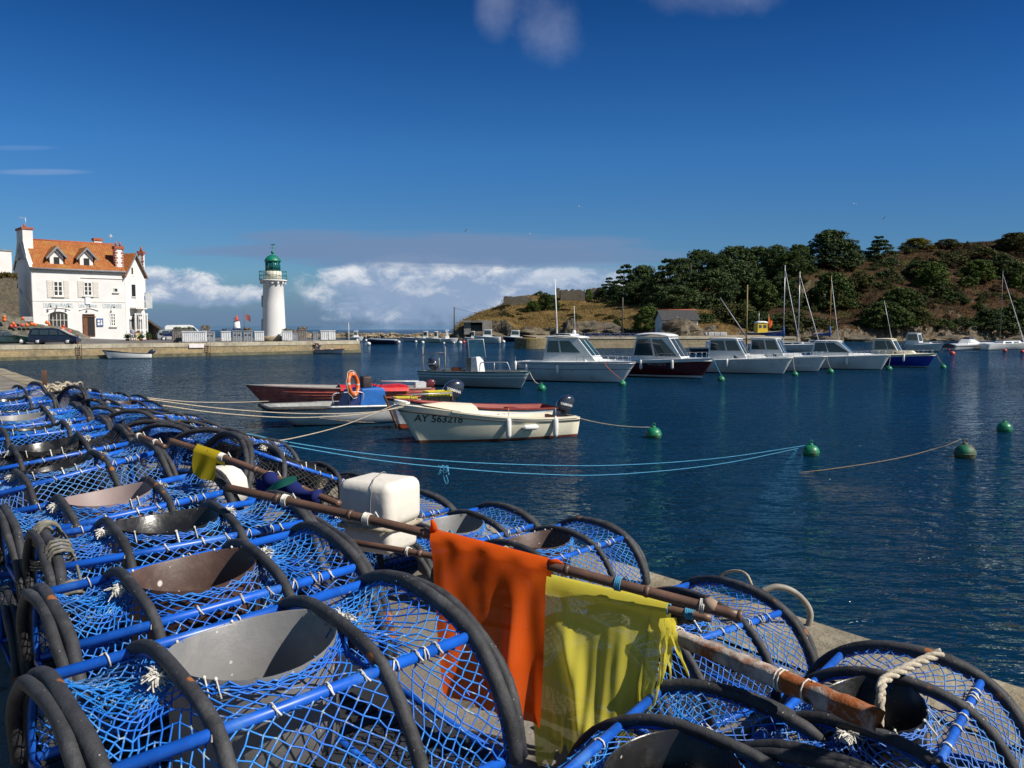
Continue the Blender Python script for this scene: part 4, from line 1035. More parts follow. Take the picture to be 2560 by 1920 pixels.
for args in (('gull gliding low over the restaurant roof', (276, 592), 96, 1.6, 30, 20), ('gull highest over the long grey cloud, wings up', (1449, 517), 150, 1.5, 60, 25), ('gull just above the long grey cloud, apart on its own', (1164, 577), 150, 1.2, 20, -15),
             ('dark gull seen end on at the top of the grey cloud', (1257, 597), 150, 1.1, 90, 30), ('small gull between the end on gull and the trees', (1325, 585), 170, 1.1, 10, 20), ('gull crossing the white cloud bank', (1245, 674), 150, 1.3, 40, 30),
             ('gull over the round crowned trees, upper of two', (2136, 510), 160, 1.1, 30, 25), ('gull over the round crowned trees, lower of two', (2209, 546), 160, 1.5, 0, -10), ('gull low above the bracken ridge', (2374, 576), 200, 1.4, 20, 5)):
    gull(*args)
# ------------------------------------------------------------------ boats
class Hull:
    """hull surface: t 0 stern..1 bow, z height; x forward, y to port"""
    def __init__(s, L, B, hs, hb, D=.3, rake=.5, stern=.85, bow=.012, full=.42, vee=.95, shp=2.2, wl=.05, fmax=.45, sheer_p=2.0, tumble=0.0):
        s.__dict__.update(locals())
    def b(s, t):
        if t < s.fmax: w = lerp(s.stern, 1, math.sin(math.pi / 2 * t / s.fmax))
        else: w = lerp(s.bow * 2 / s.B, 1, max(0, 1 - ((t - s.fmax) / (1 - s.fmax)) ** s.shp) ** .85)
        return s.B / 2 * w
    def sheer(s, t): return s.hs + (s.hb - s.hs) * t ** s.sheer_p
    def keel(s, t): return -s.D * (1 - smoothstep(.75, 1.0, t) * .75)
    def pt(s, t, z, side, off=0.0):
        zk, zs = s.keel(t), s.sheer(t); q = max(0.0, min(1.0, (z - zk) / (zs - zk)))
        k = lerp(s.full, s.vee, t ** 1.8)
        y = s.b(t) * (q ** k) * (1 - s.tumble * smoothstep(.6, 1, q)) + off
        zz = max(z, 0) / s.hb
        return Vector((s.L * t + s.rake * zz * t ** 5, side * y, z))
    def t_at(s, x, z): 
        lo, hi = 0.0, 1.0
        for _ in range(24):
            m = (lo + hi) / 2
            if s.pt(m, z, 1).x < x: lo = m
            else: hi = m
        return lo
    def build(s, root, bands, mats, nt=22, name='hull'):
        """bands: list of (fraction from waterline to sheer where the band ends, material slot)"""
        g = MB(); ts = [1 - (1 - i / nt) ** 1.25 for i in range(nt + 1)]
        fr = [-1, -.5, 0]; ms = [0, 0]
        last = 0.0
        for f, mi in bands:
            k = 1 if f - last < .12 else 3
            for j in range(1, k + 1): fr.append(last + (f - last) * j / k); ms.append(mi)
            last = f
        def zof(t, f): 
            if f <= 0: return lerp(s.wl, s.keel(t), -f)
            return lerp(s.wl, s.sheer(t), f)
        for side in (1, -1):
            rows = [[s.pt(t, zof(t, f), side) for t in ts] for f in fr]
            for i in range(len(rows) - 1):
                g.mi = ms[i]; g.loft([rows[i], rows[i + 1]], closed=False, smooth=True)
        for i in range(len(fr) - 1):                      # transom and stem faces
            g.mi = ms[i]
            for t in (0.0, 1.0):
                a, b, c, d = s.pt(t, zof(t, fr[i]), 1), s.pt(t, zof(t, fr[i + 1]), 1), s.pt(t, zof(t, fr[i + 1]), -1), s.pt(t, zof(t, fr[i]), -1)
                g.add([a, b, c, d], [(0, 1, 2, 3)])
        o = g.build(name, mats, root, fixn=False)
        hull_normals(o, s.L); return o
    def strake(s, root, frac, r, m, name='rubbing_strake', n=30, t0=0.0, t1=1.0):
        g = MB()
        for side in (1, -1):
            g.tube([s.pt(lerp(t0, t1, i / n), lerp(s.wl, s.sheer(lerp(t0, t1, i / n)), frac), side, r * .4) for i in range(n + 1)], r, 6)
        return g.build(name, m, root)
    def deck(s, root, m, z_off=-.02, camber=.06, name='deck', t0=0.0, t1=1.0, inset=.0, n=20):
        g = MB(); rows = []
        for i in range(n + 1):
            t = lerp(t0, t1, i / n); z = s.sheer(t) + z_off; p = s.pt(t, s.sheer(t), 1); y = max(p.y - inset, .004)
            rows.append([(p.x, y * k, z + camber * (1 - k * k) * min(1, p.y / (s.B * .5) * 1.2)) for k in (1, .66, .33, 0, -.33, -.66, -1)])
        g.loft(rows, closed=False, smooth=True); return g.build(name, m, root)
    def well(s, root, m, floor=.12, t0=.02, t1=.93, rim=.07, name='inner_hull', rim_m=None, n=20):
        """open boat: gunwale cap, inner sides, floor"""
        g = MB(); rows = []
        for i in range(n + 1):
            t = lerp(t0, t1, i / n); zs = s.sheer(t); p = s.pt(t, zs, 1); y = p.y; yi = max(y - rim, .01)
            zm = lerp(zs, floor, .5); ym = max(min(yi * .98, s.pt(t, zm, 1).y - rim), .008); yf = max(min(yi * .86, s.pt(t, floor, 1).y - rim), .006); xm, xf = s.pt(t, zm, 1).x, s.pt(t, floor, 1).x
            rows.append([(p.x, y, zs), (p.x, yi, zs + .004), (xm, ym, zm), (xf, yf, floor), (xf, 0, floor - .01), (xf, -yf, floor), (xm, -ym, zm), (p.x, -yi, zs + .004), (p.x, -y, zs)])
        g.loft(rows, closed=False, smooth=False)
        g.add(rows[0], [tuple(range(9))]); g.add(rows[-1], [tuple(range(9))])
        o = g.build(name, m, root)
        g = MB()
        for side in (1, -1):
            rr = []
            for i in range(n + 1):
                t = lerp(t0, t1, i / n); p = s.pt(t, s.sheer(t), side); q = s.pt(t, s.sheer(t), side, -rim)
                q.y = side * max(abs(q.y) if q.y * side > 0 else .01, .01)
                rr.append([p + Vector((0, side * .012, -.03)), p + Vector((0, side * .012, .018)), q + Vector((0, 0, .018)), q + Vector((0, 0, -.03))])
            g.loft(rr, True, True, smooth=False)
        g.build('gunwale', rim_m or m, root)
        if t1 < .99: s.deck(root, m, .0, .04, 'foredeck', t1 - .02, 1.0)
        return o
    def lettering(s, root, body, x0, z0, size, side, m, slope=0.0, name='registration_number', bold=.0, lean=0.0):
        vs, fs, w = text_polys(body, size, bold); P = []
        for x, y, _ in vs:
            xx = x0 - x if side > 0 else x0 + x             # reads left to right seen from that side
            z = z0 + y + slope * x; t = s.t_at(xx + lean * y, z); p = s.pt(t, z, side, .004); P.append(p)
        g = MB(); g.add(P, fs); return g.build(name, m, root, fixn=False)
def hull_normals(o, L):
    import bmesh
    bm = bmesh.new(); bm.from_mesh(o.data); bmesh.ops.remove_doubles(bm, verts=bm.verts, dist=.0008); bm.normal_update()
    for f in bm.faces:
        c = f.calc_center_median(); n = f.normal
        if abs(c.y) < .015 and abs(n.x) > .6: w = Vector((-1, 0, 0)) if c.x < L * .5 else Vector((1, 0, 0))
        else: w = Vector((0, math.copysign(1.0, c.y), -.4 if c.z < 0 else -.05))
        if n.dot(w) < 0: f.normal_flip()
        if abs(n.x) > .8 and abs(c.y) < .015: f.smooth = False
    bm.to_mesh(o.data); bm.free()
def bm_merge(o, d=.0008):
    import bmesh
    bm = bmesh.new(); bm.from_mesh(o.data); bmesh.ops.remove_doubles(bm, verts=bm.verts, dist=d); bmesh.ops.recalc_face_normals(bm, faces=bm.faces); bm.to_mesh(o.data); bm.free()
def berth(stern, bow, off=.75):               # waterline pixels of the side we see; the middle line lies further off
    A, B = atz(*stern, 0), atz(*bow, 0); d = B - A
    n = Vector((-d.y, d.x, 0)).normalized(); n = n if n.y > 0 else -n
    A = A + n * off
    return A, math.atan2(d.y, d.x), d.length
def grime(name, c, c2=(.25, .24, .2)):
    return mat(name, c, .35, .07, 1.2, coat=.2, stain=(c2, 2.2, .56, .85), bump=.004, bscale=2)
HULL_W = grime('white_hull', (.78, .78, .76)); HULL_G = grime('pale_grey_hull', (.70, .71, .71)); ANTIF = mat('dark_antifouling', (.02, .024, .03), .8, .4, 3, stain=((.06, .07, .05), 4, .5, .7))
RED_AF = mat('red_brown_antifouling', (.16, .045, .025), .75, .35, 6, stain=((.3, .27, .22), 12, .66, .75)); GREENSTR = mat('green_stripe', (.01, .2, .17), .4, .1); BLUESTR = mat('grey_blue_stripe', (.06, .09, .12), .4, .1)
MAROON = mat('maroon_hull', (.105, .012, .014), .18, .2, 2, coat=.5); BLUEHULL = mat('royal_blue_hull', (.008, .035, .36), .3, .2, 2, coat=.3)
NAVY = mat('navy_hull', (.01, .015, .045), .4, .3, 2); REDW = mat('faded_red_planks', (.60, .14, .10), .7, .3, 3, bump=.01, bscale=12, stain=((.38, .24, .2), 3, .5, .75)); REDT = mat('bright_red_tarpaulin', (.52, .018, .02), .5, .2, 3, bump=.02, bscale=3)
REDP = mat('dark_red_paint', (.23, .03, .02), .6, .25, 5); BLUEC = mat('blue_console_paint', (.01, .12, .42), .5, .15, 3); YELLOW = mat('yellow_crate_plastic', (.6, .5, .04), .5, .15, 5); GREYB = mat('worn_grey_paint', (.28, .29, .28), .7, .25, 4, stain=((.13, .12, .1), 4, .5, .75)); TEAK = mat('weathered_deck', (.3, .27, .21), .8, .2, 4)

def outboard(root, x, z, k=1.0, m=COWL, tilt=0.0, word=None, y=0.0, side=1):
    """outboard motor hung on a transom at x, facing forward (+x)"""
    e = bpy.data.objects.new('outboard_motor', None); col.objects.link(e); e.parent = root; e.location = (x, y, z); e.rotation_euler = (0, tilt, 0); e.scale = (k, k, k)
    g = MB(); rings = []
    for zz, fx, bx, w in ((.0, .13, -.20, .12), (.04, .16, -.24, .145), (.16, .18, -.27, .16), (.28, .16, -.28, .16), (.38, .10, -.25, .145), (.44, .02, -.2, .11), (.465, -.06, -.14, .05)):
        c, r = (fx + bx) / 2, (fx - bx) / 2
        rings.append([(c + r * math.copysign(abs(math.cos(a)) ** .75, math.cos(a)) - zz * .12, w * math.copysign(abs(math.sin(a)) ** .75, math.sin(a)), zz) for a in [j * 2 * math.pi / 20 for j in range(20)]])
    g.loft(rings, True, True); g.build('cowl', m, e)
    g = MB()
    g.loft([[(cx + sx * lx, sy * ly, zz) for sx, sy in ((1, 1), (-1, 1), (-1, -1), (1, -1))] for zz, cx, lx, ly in ((.0, -.03, .12, .09), (-.15, -.05, .1, .07), (-.4, -.06, .09, .05), (-.7, -.05, .08, .035), (-.82, -.05, .07, .03))], True, True, smooth=False)
    g.box((-.06, 0, -.55), (.34, .2, .02)); g.ball((-.02, 0, -.84), (.2, .05, .05), 10); g.box((.11, 0, -.12), (.1, .24, .22))
    g.build('leg', m, e)
    if word:
        for sd in (1, -1):
            vs, fs, w = text_polys(word, .085, .003); g = MB()
            P = []
            for a, b, _ in vs:
                xx = (-.05 + (w / 2 - a) * (1 if sd > 0 else -1)); zz = .17 + b
                u = (xx + zz * .12 + .05) / .225; P.append((xx, sd * (.162 * (max(.02, 1 - min(abs(u), .99) ** 2.67)) ** .375 + .004), zz))
            g.add(P, fs); g.build('maker_lettering', TEXT_WHITE, e, fixn=False)
    return e
def fender(label, P, length=.55, r=.095, horiz=None, m=FENDER, rope=.3, group='fenders on the boats'):
    root = thing('fender', label, 'fender', P, group=group)
    if horiz is not None: root.rotation_euler = (R(90), 0, horiz)
    g = MB(); h = length / 2
    g.lathe([(.02, -h - .04), (.03, -h), (r * .75, -h * .93), (r, -h * .72), (r, h * .72), (r * .75, h * .93), (.03, h), (.022, h + .05)], n=14); g.build('body', m, root)
    if horiz is None: g = MB(); g.tube([(0, 0, h + .04), (0, .03, h + rope)], .009, 5); g.build('lanyard', ROPE_C, root)
    return root
def rail(root, pts, r=.014, posts=(), m=STEEL, name='guard_rail', n=5):
    g = MB(); g.tube(catmull(pts, n), r, 6)
    for p, q in posts: g.tube([p, q], r * .9, 6)
    return g.build(name, m, root)
def quadpt(c, u, v): return (c[0] * (1 - u) + c[1] * u) * (1 - v) + (c[3] * (1 - u) + c[2] * u) * v
def cabin(root, m, glass, xb0, xf0, xb1, xf1, wb0, wf0, wb1, wf1, z0, z1, wins, z0f=None, roof=None, name='cabin'):
    z0f = z0 if z0f is None else z0f
    V_ = lambda x, y, z: Vector((x, y, z))
    base = [V_(xb0, wb0, z0), V_(xf0, wf0, z0f), V_(xf0, -wf0, z0f), V_(xb0, -wb0, z0)]; top = [V_(xb1, wb1, z1), V_(xf1, wf1, z1), V_(xf1, -wf1, z1), V_(xb1, -wb1, z1)]
    g = MB(); g.loft([base, top], True, True, smooth=False); cab = g.build(name, m, root, bevel=.025)
    faces = {'P': (base[1], base[0], top[0], top[1]), 'F': (base[2], base[1], top[1], top[2]), 'S': (base[3], base[2], top[2], top[3]), 'B': (base[0], base[3], top[3], top[0])}
    for f, u0, u1, v0, v1, *rest in wins:
        c = faces[f]; nrm = (c[1] - c[0]).cross(c[3] - c[0]).normalized()
        P = [quadpt(c, u, v) for u, v in ((u0, v0), (u1, v0), (u1 - (rest[0] if rest else 0), v1), (u0 + (rest[1] if len(rest) > 1 else 0), v1))]
        ctr = sum(P, Vector()) / 4
        g = MB(); g.plate([ctr + (p - ctr) * 1.0 + nrm * .001 for p in P], nrm, .008); w = g.build('window', glass, root)
    if roof:
        ov_b, ov_f, ov_w, th, crown, rm = roof
        g = MB(); rows = []
        for i in range(9):
            k = i / 8; x = lerp(xb1 - ov_b, xf1 + ov_f, k); w = lerp(wb1, wf1, k) + ov_w; e = 1 - .25 * abs(2 * k - 1) ** 6
            zc = z1 + crown * (1 - (2 * k - 1) ** 2)
            rows.append([(x, w * e * c_, zc + dz) for c_, dz in ((1, 0), (1.01, th * .5), (.9, th), (.4, th * 1.35), (-.4, th * 1.35), (-.9, th), (-1.01, th * .5), (-1, 0))])
        g.loft(rows, True, True, smooth=True); g.build('roof', rm, root)
    return cab
def bow_rail(root, H, t0, t1, h, n=7, lean=.12, top_only=False):
    P, posts = [], []
    for side in (-1,):
        pass
    ts = [lerp(t0, t1, i / n) for i in range(n + 1)]
    L_ = [H.pt(t, H.sheer(t), 1, -.06) + Vector((0, 0, h if i else h * .3)) for i, t in enumerate(ts)]
    R_ = [Vector((p.x, -p.y, p.z)) for p in L_]
    for i, t in enumerate(ts):
        if i: 
            b = H.pt(t, H.sheer(t), 1, -.08); posts += [(b, L_[i]), (Vector((b.x, -b.y, b.z)), R_[i])]
    tip = H.pt(1, H.sheer(1), 1) + Vector((.02, 0, h)); tip.y = 0
    return rail(root, L_ + [tip] + list(reversed(R_)), .013, posts)
def hang_fender(root_o, H, t, side, frac, label, **kw):
    z = lerp(H.wl, H.sheer(t), frac); p = H.pt(t, z, side, kw.get('r', .095) + .01)
    P = Matrix.Translation(root_o.location) @ Matrix.Rotation(root_o.rotation_euler.z, 4, 'Z') @ p
    return fender(label, P, **kw)

# --- A: cream boat AY 563218
loc, rz, L = berth((1448, 1092), (1064, 1116))
A = thing('open_boat', 'cream open fishing boat with registration AY 563218 on its bow and a dark outboard', 'boat', loc, rz)
H = Hull(L, 2.05, .66, 1.24, .35, rake=.72, stern=.78, full=.26, vee=.68, shp=2.3, wl=.09, sheer_p=2.3)
H.build(A, [(.80, 1), (1.0, 1)], [RED_AF, CREAM]); H.strake(A, .82, .022, mat('black_rubber_strake', (.03, .028, .03), .6)); 
H.well(A, CREAM2, .22, .02, .80, .12, rim_m=CREAM2)
H.lettering(A, 'AY 563218', H.L + .16, .70, .30, 1, TEXT_BLACK, slope=-.045, bold=.004, lean=.0)
g = MB()
for t, w in ((.18, .2), (.42, .22), (.62, .2)):
    p = H.pt(t, .5, 1); g.box((p.x, 0, .5), (w, p.y * 1.72, .03))
g.build('thwart', REDP, A)
g = MB(); g.box((H.L * .10, 0, .5), (.1, 1.2, .28)); g.box((H.L * .2, .45, .52), (.8, .35, .2)); g.build('red_locker', REDP, A)
g = MB(); g.loft([[(H.L * .66, y, .86 + .30 * (1 - (y / .8) ** 2)) for y in (-.75, -.4, 0, .4, .75)], [(H.L * .84, y * .8, 1.02 + .22 * (1 - (y / .8) ** 2)) for y in (-.75, -.4, 0, .4, .75)], [(H.L * .97, y * .35, 1.18) for y in (-.75, -.4, 0, .4, .75)]], closed=False); g.build('spray_hood', CREAM2, A)
g = MB(); g.box((H.L + .50, 0, 1.25), (.5, .09, .07)); g.tube([(H.L + .35, .08, 1.28), (H.L + .75, .08, 1.36)], .035, 8); g.tube([(H.L + .3, -.08, 1.26), (H.L + .7, -.08, 1.22)], .035, 8); g.build('bow_roller', WHITE, A)
g = MB(); g.box((H.L * .4, .82, .86), (1.6, .12, .04)); g.build('white_coaming', WHITE, A)
outboard(A, .28, .78, 1.25, COWL, tilt=-.25, word='YAMAHA')
g = MB(); g.tube([(-.03, .0, .62), (-.3, .12, .60), (-.33, -.1, .5)], .02, 6); g.build('stern_bracket', STEEL, A)
for t, fr, hz, lab in ((.50, .52, None, 'white sausage fender hung upright amidships on the cream boat'), (.36, .55, True, 'short white fender lying level along the cream boat'), (.185, .5, None, 'white sausage fender hung near the stern of the cream boat')):
    z = lerp(H.wl, H.sheer(t), fr); P = Matrix.Translation(loc) @ Matrix.Rotation(rz, 4, 'Z') @ H.pt(t, z, 1, .10)
    fender(lab, P, .62 if not hz else .5, .088, horiz=rz + R(90) if hz else None)
HA, RA = H, A
# --- A2: white boat with red bottom just behind it
loc, rz, L = berth((1408, 1063), (1015, 1082), .95)
A2 = thing('open_boat', 'white open boat with red bottom and red gunwale, hidden behind the cream boat', 'boat', loc, rz)
H = Hull(L, 1.95, .62, 1.12, .3, rake=.45, stern=.8, vee=.85, wl=.2, sheer_p=2.3)
H.build(A2, [(.9, 1), (1.0, 2)], [mat('red_orange_antifouling', (.33, .06, .02), .7, .3, 6), HULL_W, RUST]); H.well(A2, REDP, .2, .02, .9, .09, rim_m=REDP)
g = MB()
for t in (.25, .5): p = H.pt(t, .5, 1); g.box((p.x, 0, .55), (.3, p.y * 1.8, .05))
g.build('thwart', REDP, A2)
g = MB(); g.tube([H.pt(1, z, 1) + Vector((.03, 0, 0)) for z in (.1, .4, .8, 1.1, 1.2)], .045, 6); g.build('stem', RUST, A2)

# --- B: white barge with blue console
loc, rz, L = berth((1145, 1047), (752, 1069))
B = thing('work_barge', 'white square bowed work barge with blue console and grey tube gunwale', 'boat', loc, rz)
H = Hull(L, 2.1, .62, .74, .15, rake=1.15, stern=.97, bow=.78, full=.16, vee=.34, shp=3.0, wl=.04, sheer_p=1.4)
H.build(B, [(1.0, 1)], [ANTIF, HULL_W]); H.well(B, GREYB, .34, .02, .985, .1, rim_m=GREYB)
H.strake(B, .98, .055, GALV, 'gunwale_tube', t1=.80); 
g = MB(); P = [H.pt(t, H.sheer(t) - .03, 1, .04) for t in (.80, .88, .94, .98, 1.0)]; P2 = [Vector((p.x, -p.y, p.z)) for p in reversed(P)]
g.tube(P + P2, .075, 8); g.build('bow_fender', RUBBER, B)
g = MB(); g.loft([[H.pt(lerp(.55, .98, i / 8), lerp(.04, .5, (i / 8) ** 1.6), 1, .006) + Vector((0, 0, dz)) for dz in (0, .035)] for i in range(9)], closed=False); g.build('rusty_chine', mat('rusty_chine_paint', (.35, .2, .08), .8, .4, 14, stain=((.5, .47, .4), 14, .45, .6)), B)
H.lettering(B, 'AY 426743', H.L * .90, .40, .17, 1, TEXT_GREY, bold=.001)
g = MB(); cx = H.L * .575
g.loft([[(cx - .62, y * .66, .34), (cx - .60, y * .64, 1.2), (cx - .5, y * .6, 1.30), (cx + .28, y * .6, 1.27), (cx + .42, y * .64, .34)] for y in (-1, 1)], True, True, smooth=False); g.build('console', BLUEC, B, bevel=.03)
g = MB(); g.loft([[(cx + .40, y * .6, .34), (cx + .30, y * .58, 1.24), (cx + .62, y * .56, 1.2), (cx + 1.0, y * .6, .34)] for y in (-1, 1)], True, True, smooth=False); g.build('console_front', mat('navy_console', (.012, .03, .14), .5), B, bevel=.03)
g = MB(); g.tube(catmull([(H.L * .80, .62, .76), (H.L * .80, .6, 1.1), (H.L * .74, .58, 1.16), (H.L * .62, .6, 1.14), (H.L * .62, .6, .76)], 4), .025, 6); g.tube([(H.L * .70, .6, .76), (H.L * .70, .6, 1.15)], .02, 6); g.build('hand_rail', GALV, B); g = MB(); g.tube([(H.L * .05, .9, .72), (H.L * .05, .9, 1.02), (H.L * .33, .9, 1.02), (H.L * .33, .9, .72)], .03, 6); g.build('side_rail', GALV, B)
outboard(B, .18, .78, 1.7, COWL, tilt=-.32, word='YAMAHA', y=.15)
def place_on(root, p): return Matrix.Translation(root.location) @ Matrix.Rotation(root.rotation_euler.z, 4, 'Z') @ Vector(p)
def crate(label, P, d, m, rz_, lattice=True, group='fish crates on the barge'):
    r_ = thing('fish_crate', label, 'crate', P, rz_, group); g = MB(); x, y, z = d
    for sx in (-1, 1): g.box((sx * x / 2, 0, z / 2), (.03, y, z))
    for sy in (-1, 1): g.box((0, sy * y / 2, z / 2), (x, .03, z))
    g.box((0, 0, .02), (x, y, .03)); g.build('shell', m, r_)
    g = MB()
    for sy in (-1, 1):
        g.box((0, sy * (y / 2 + .022), z * .93), (x * 1.04, .02, z * .12))
        for k in range(6): g.box((x * (k - 2.5) / 6.2, sy * (y / 2 + .02), z * .45), (.025, .016, z * .8))
    g.build('ribs', m, r_)
    return r_
crate('flat yellow fish crate beside the blue console', place_on(B, (H.L * .34, .45, .62)), (.8, .5, .3), YELLOW, rz)
crate('black lattice fish crate below the yellow one', place_on(B, (H.L * .12, .55, .66)), (1.15, .6, .24), BLACK, rz)
crate('yellow fish crate stacked on the black lattice crate', place_on(B, (H.L * .125, .52, .90)), (.95, .55, .2), YELLOW, rz)
LB_ = thing('lifebuoy', 'orange lifebuoy with white bands leaning on the blue console', 'lifebuoy', place_on(B, (cx + .62, .62, 1.46)), rz); LB_.rotation_euler = (R(90) + R(8), 0, rz + R(42))
g = MB(); n = 36
for i in range(n):
    a0, a1 = 2 * math.pi * i / n, 2 * math.pi * (i + 1) / n; g.mi = 1 if (i % 9) == 0 else 0
    ring = lambda a: [((.34 + .075 * math.cos(b)) * math.cos(a) * .92, (.34 + .075 * math.cos(b)) * math.sin(a) * 1.12, .085 * math.sin(b)) for b in [k * 2 * math.pi / 14 for k in range(14)]]
    g.loft([ring(a0), ring(a1)])
o_ = g.build('ring', [ORANGE, mat('grey_white_band', (.5, .47, .42), .7)], LB_); bm_merge(o_)
g = MB(); g.tube([(.46 * math.cos(a) * .92, .46 * math.sin(a) * 1.12, .02 * math.sin(8 * a)) for a in [k * 2 * math.pi / 40 for k in range(40)]], .011, 5, closed=True); g.build('grab_line', TWINE, LB_)
SK = thing('seat_post', 'dark padded seat and wheel standing behind the blue console', 'seat', place_on(B, (cx - .05, .0, 1.28)), rz)
g = MB(); g.rbox((0, 0, .2), (.38, .42, .46), .07, 3); g.build('backrest', mat('dark_brown_vinyl', (.035, .022, .02), .6, .3, 6), SK); g = MB(); g.tube([(-.42 + .16 * math.cos(a), .1 + .16 * math.sin(a) * .2, .12 + .16 * math.sin(a)) for a in [k * .4 for k in range(16)]], .016, 6, closed=True); g.tube([(-.42, .1, .12), (-.3, .05, 0)], .02, 6); g.build('wheel', BLACK, SK)
HB_, RB_ = H, B
# --- C: long red boat
loc, rz, L = berth((1088, 1002), (655, 1012))
C = thing('open_boat', 'long faded red clinker boat partly covered with a bright red tarpaulin', 'boat', loc, rz)
H = Hull(L, 2.0, .62, .88, .3, rake=.75, stern=.75, full=.22, vee=.55, wl=.08, sheer_p=2.0)
H.build(C, [(.2, 1), (.4, 1), (.6, 1), (.82, 1), (1.0, 2)], [ANTIF, REDW, mat('faded_coral_paint', (.42, .11, .085), .6, .2, 4)])
for f in (.25, .45, .65): H.strake(C, f, .014, REDW, 'plank_edge')
H.well(C, GREYB, .2, .02, .93, .12, rim_m=mat('pinkish_grey_gunwale', (.36, .26, .24), .8, .2, 5))
g = MB(); rows = []
for i in range(15):
    t = lerp(.16, .56, i / 14); w = H.pt(t, H.sheer(t), 1).y + .03; hh = .07 + .05 * math.sin(i * .9) + .06 * math.sin(math.pi * i / 14)
    rows.append([(H.L * t, w * k, H.sheer(t) + (.03 + hh * (1 - k * k) if abs(k) < 1 else -.12)) for k in (1.03, .97, .6, .2, -.2, -.6, -.97, -1.03)])
g.loft(rows, closed=False); g.build('tarpaulin', REDT, C)
outboard(C, .3, .62, 1.0, mat('dark_red_cowl', (.11, .02, .025), .3, .2, 4, coat=.4), tilt=-.5)
g = MB(); g.tube([(H.L * .1, .8, .95), (H.L * .33, .75, .98)], .03, 6); g.box((H.L * .08, 0, .7), (.5, .9, .35)); g.build('oar_and_locker', WHITE, C)
# --- D: green and white work boat
loc, rz, L = berth((1050, 963), (1283, 975))
D = thing('work_boat', 'grey and white open work boat with green stripes, white console and steel posts', 'boat', loc, rz)
H = Hull(L, 2.2, .88, 1.02, .3, rake=.6, stern=.92, bow=.06, full=.36, vee=.85, wl=.08, sheer_p=1.6, shp=2.6)
H.build(D, [(.58, 1), (.70, 2), (.76, 3), (.9, 2), (1.0, 3)], [ANTIF, grime('weedy_grey_hull', (.42, .45, .44), (.16, .18, .14)), HULL_W, GREENSTR]); H.well(D, GREYB, .3, .02, .96, .1, rim_m=GREYB)
cx = H.L * .56
g = MB(); g.loft([[(cx - .28, y * .36, .4), (cx - .25, y * .35, 1.72), (cx + .12, y * .33, 1.78), (cx + .34, y * .36, .4)] for y in (-1, 1)], True, True, smooth=False); g.build('console', WHITE, D, bevel=.03)
g = MB(); g.plate([(cx - .30, -.42, 1.75), (cx + .32, .30, 1.75), (cx + .14, .30, 2.75), (cx - .42, -.38, 2.75)], (.7, -.7, .1), .012); g.build('windscreen', CLEAR, D)
g = MB(); g.tube([(cx - .30, -.44, 1.72), (cx - .43, -.40, 2.78), (cx + .15, .32, 2.78), (cx + .33, .32, 1.72)], .022, 6); g.build('screen_frame', ALU, D)
g = MB(); g.box((cx - .52, 0, 1.3), (.36, .5, .75)); g.tube([(cx - .55, -.25, 1.2), (cx - .62, -.25, 2.45)], .03, 6); g.build('helm_seat', mat('grey_box', (.2, .2, .19), .8, .3, 6), D)
g = MB()
for x, h in ((.25, 2.3), (1.95, 2.35)): g.tube([(x, -.78, .9), (x + .02, -.78, h)], .03, 7)
g.tube([(.25, -.78, 1.86), (1.97, -.78, 2.0)], .022, 6); g.tube([(.25, .78, .9), (.25, .78, 1.6)], .03, 7); g.build('steel_posts', mat('weathered_steel_post', (.3, .27, .23), .7, .3, 6), D)
rail(D, [(H.L * .68, -.95, 1.0), (H.L * .69, -.95, 1.45), (H.L * .75, -.94, 1.5), (H.L * .9, -.7, 1.52), (H.L * .93, -.62, 1.48), (H.L * .95, -.55, 1.05)], .028, [((H.L * .82, -.85, 1.0), (H.L * .82, -.85, 1.5))], ALU, 'bow_rail')
outboard(D, .55, 1.0, 1.45, COWL, tilt=-.1, word='YAMAHA')
g = MB(); g.box((H.L * .36, -.3, .95), (.5, .4, .35)); g.build('orange_bin', mat('faded_orange_bin', (.42, .12, .05), .6, .2, 5), D)
g = MB(); rg = random.Random(2)
for k in range(7): g.ball((H.L * rg.uniform(.24, .5), rg.uniform(-.6, .5), rg.uniform(.75, .95)), (rg.uniform(.12, .22), .18, .13), 8)
g.build('gear_pile', mat('mixed_gear', (.16, .15, .13), .8, .5, 3), D)
HD, RD = H, D
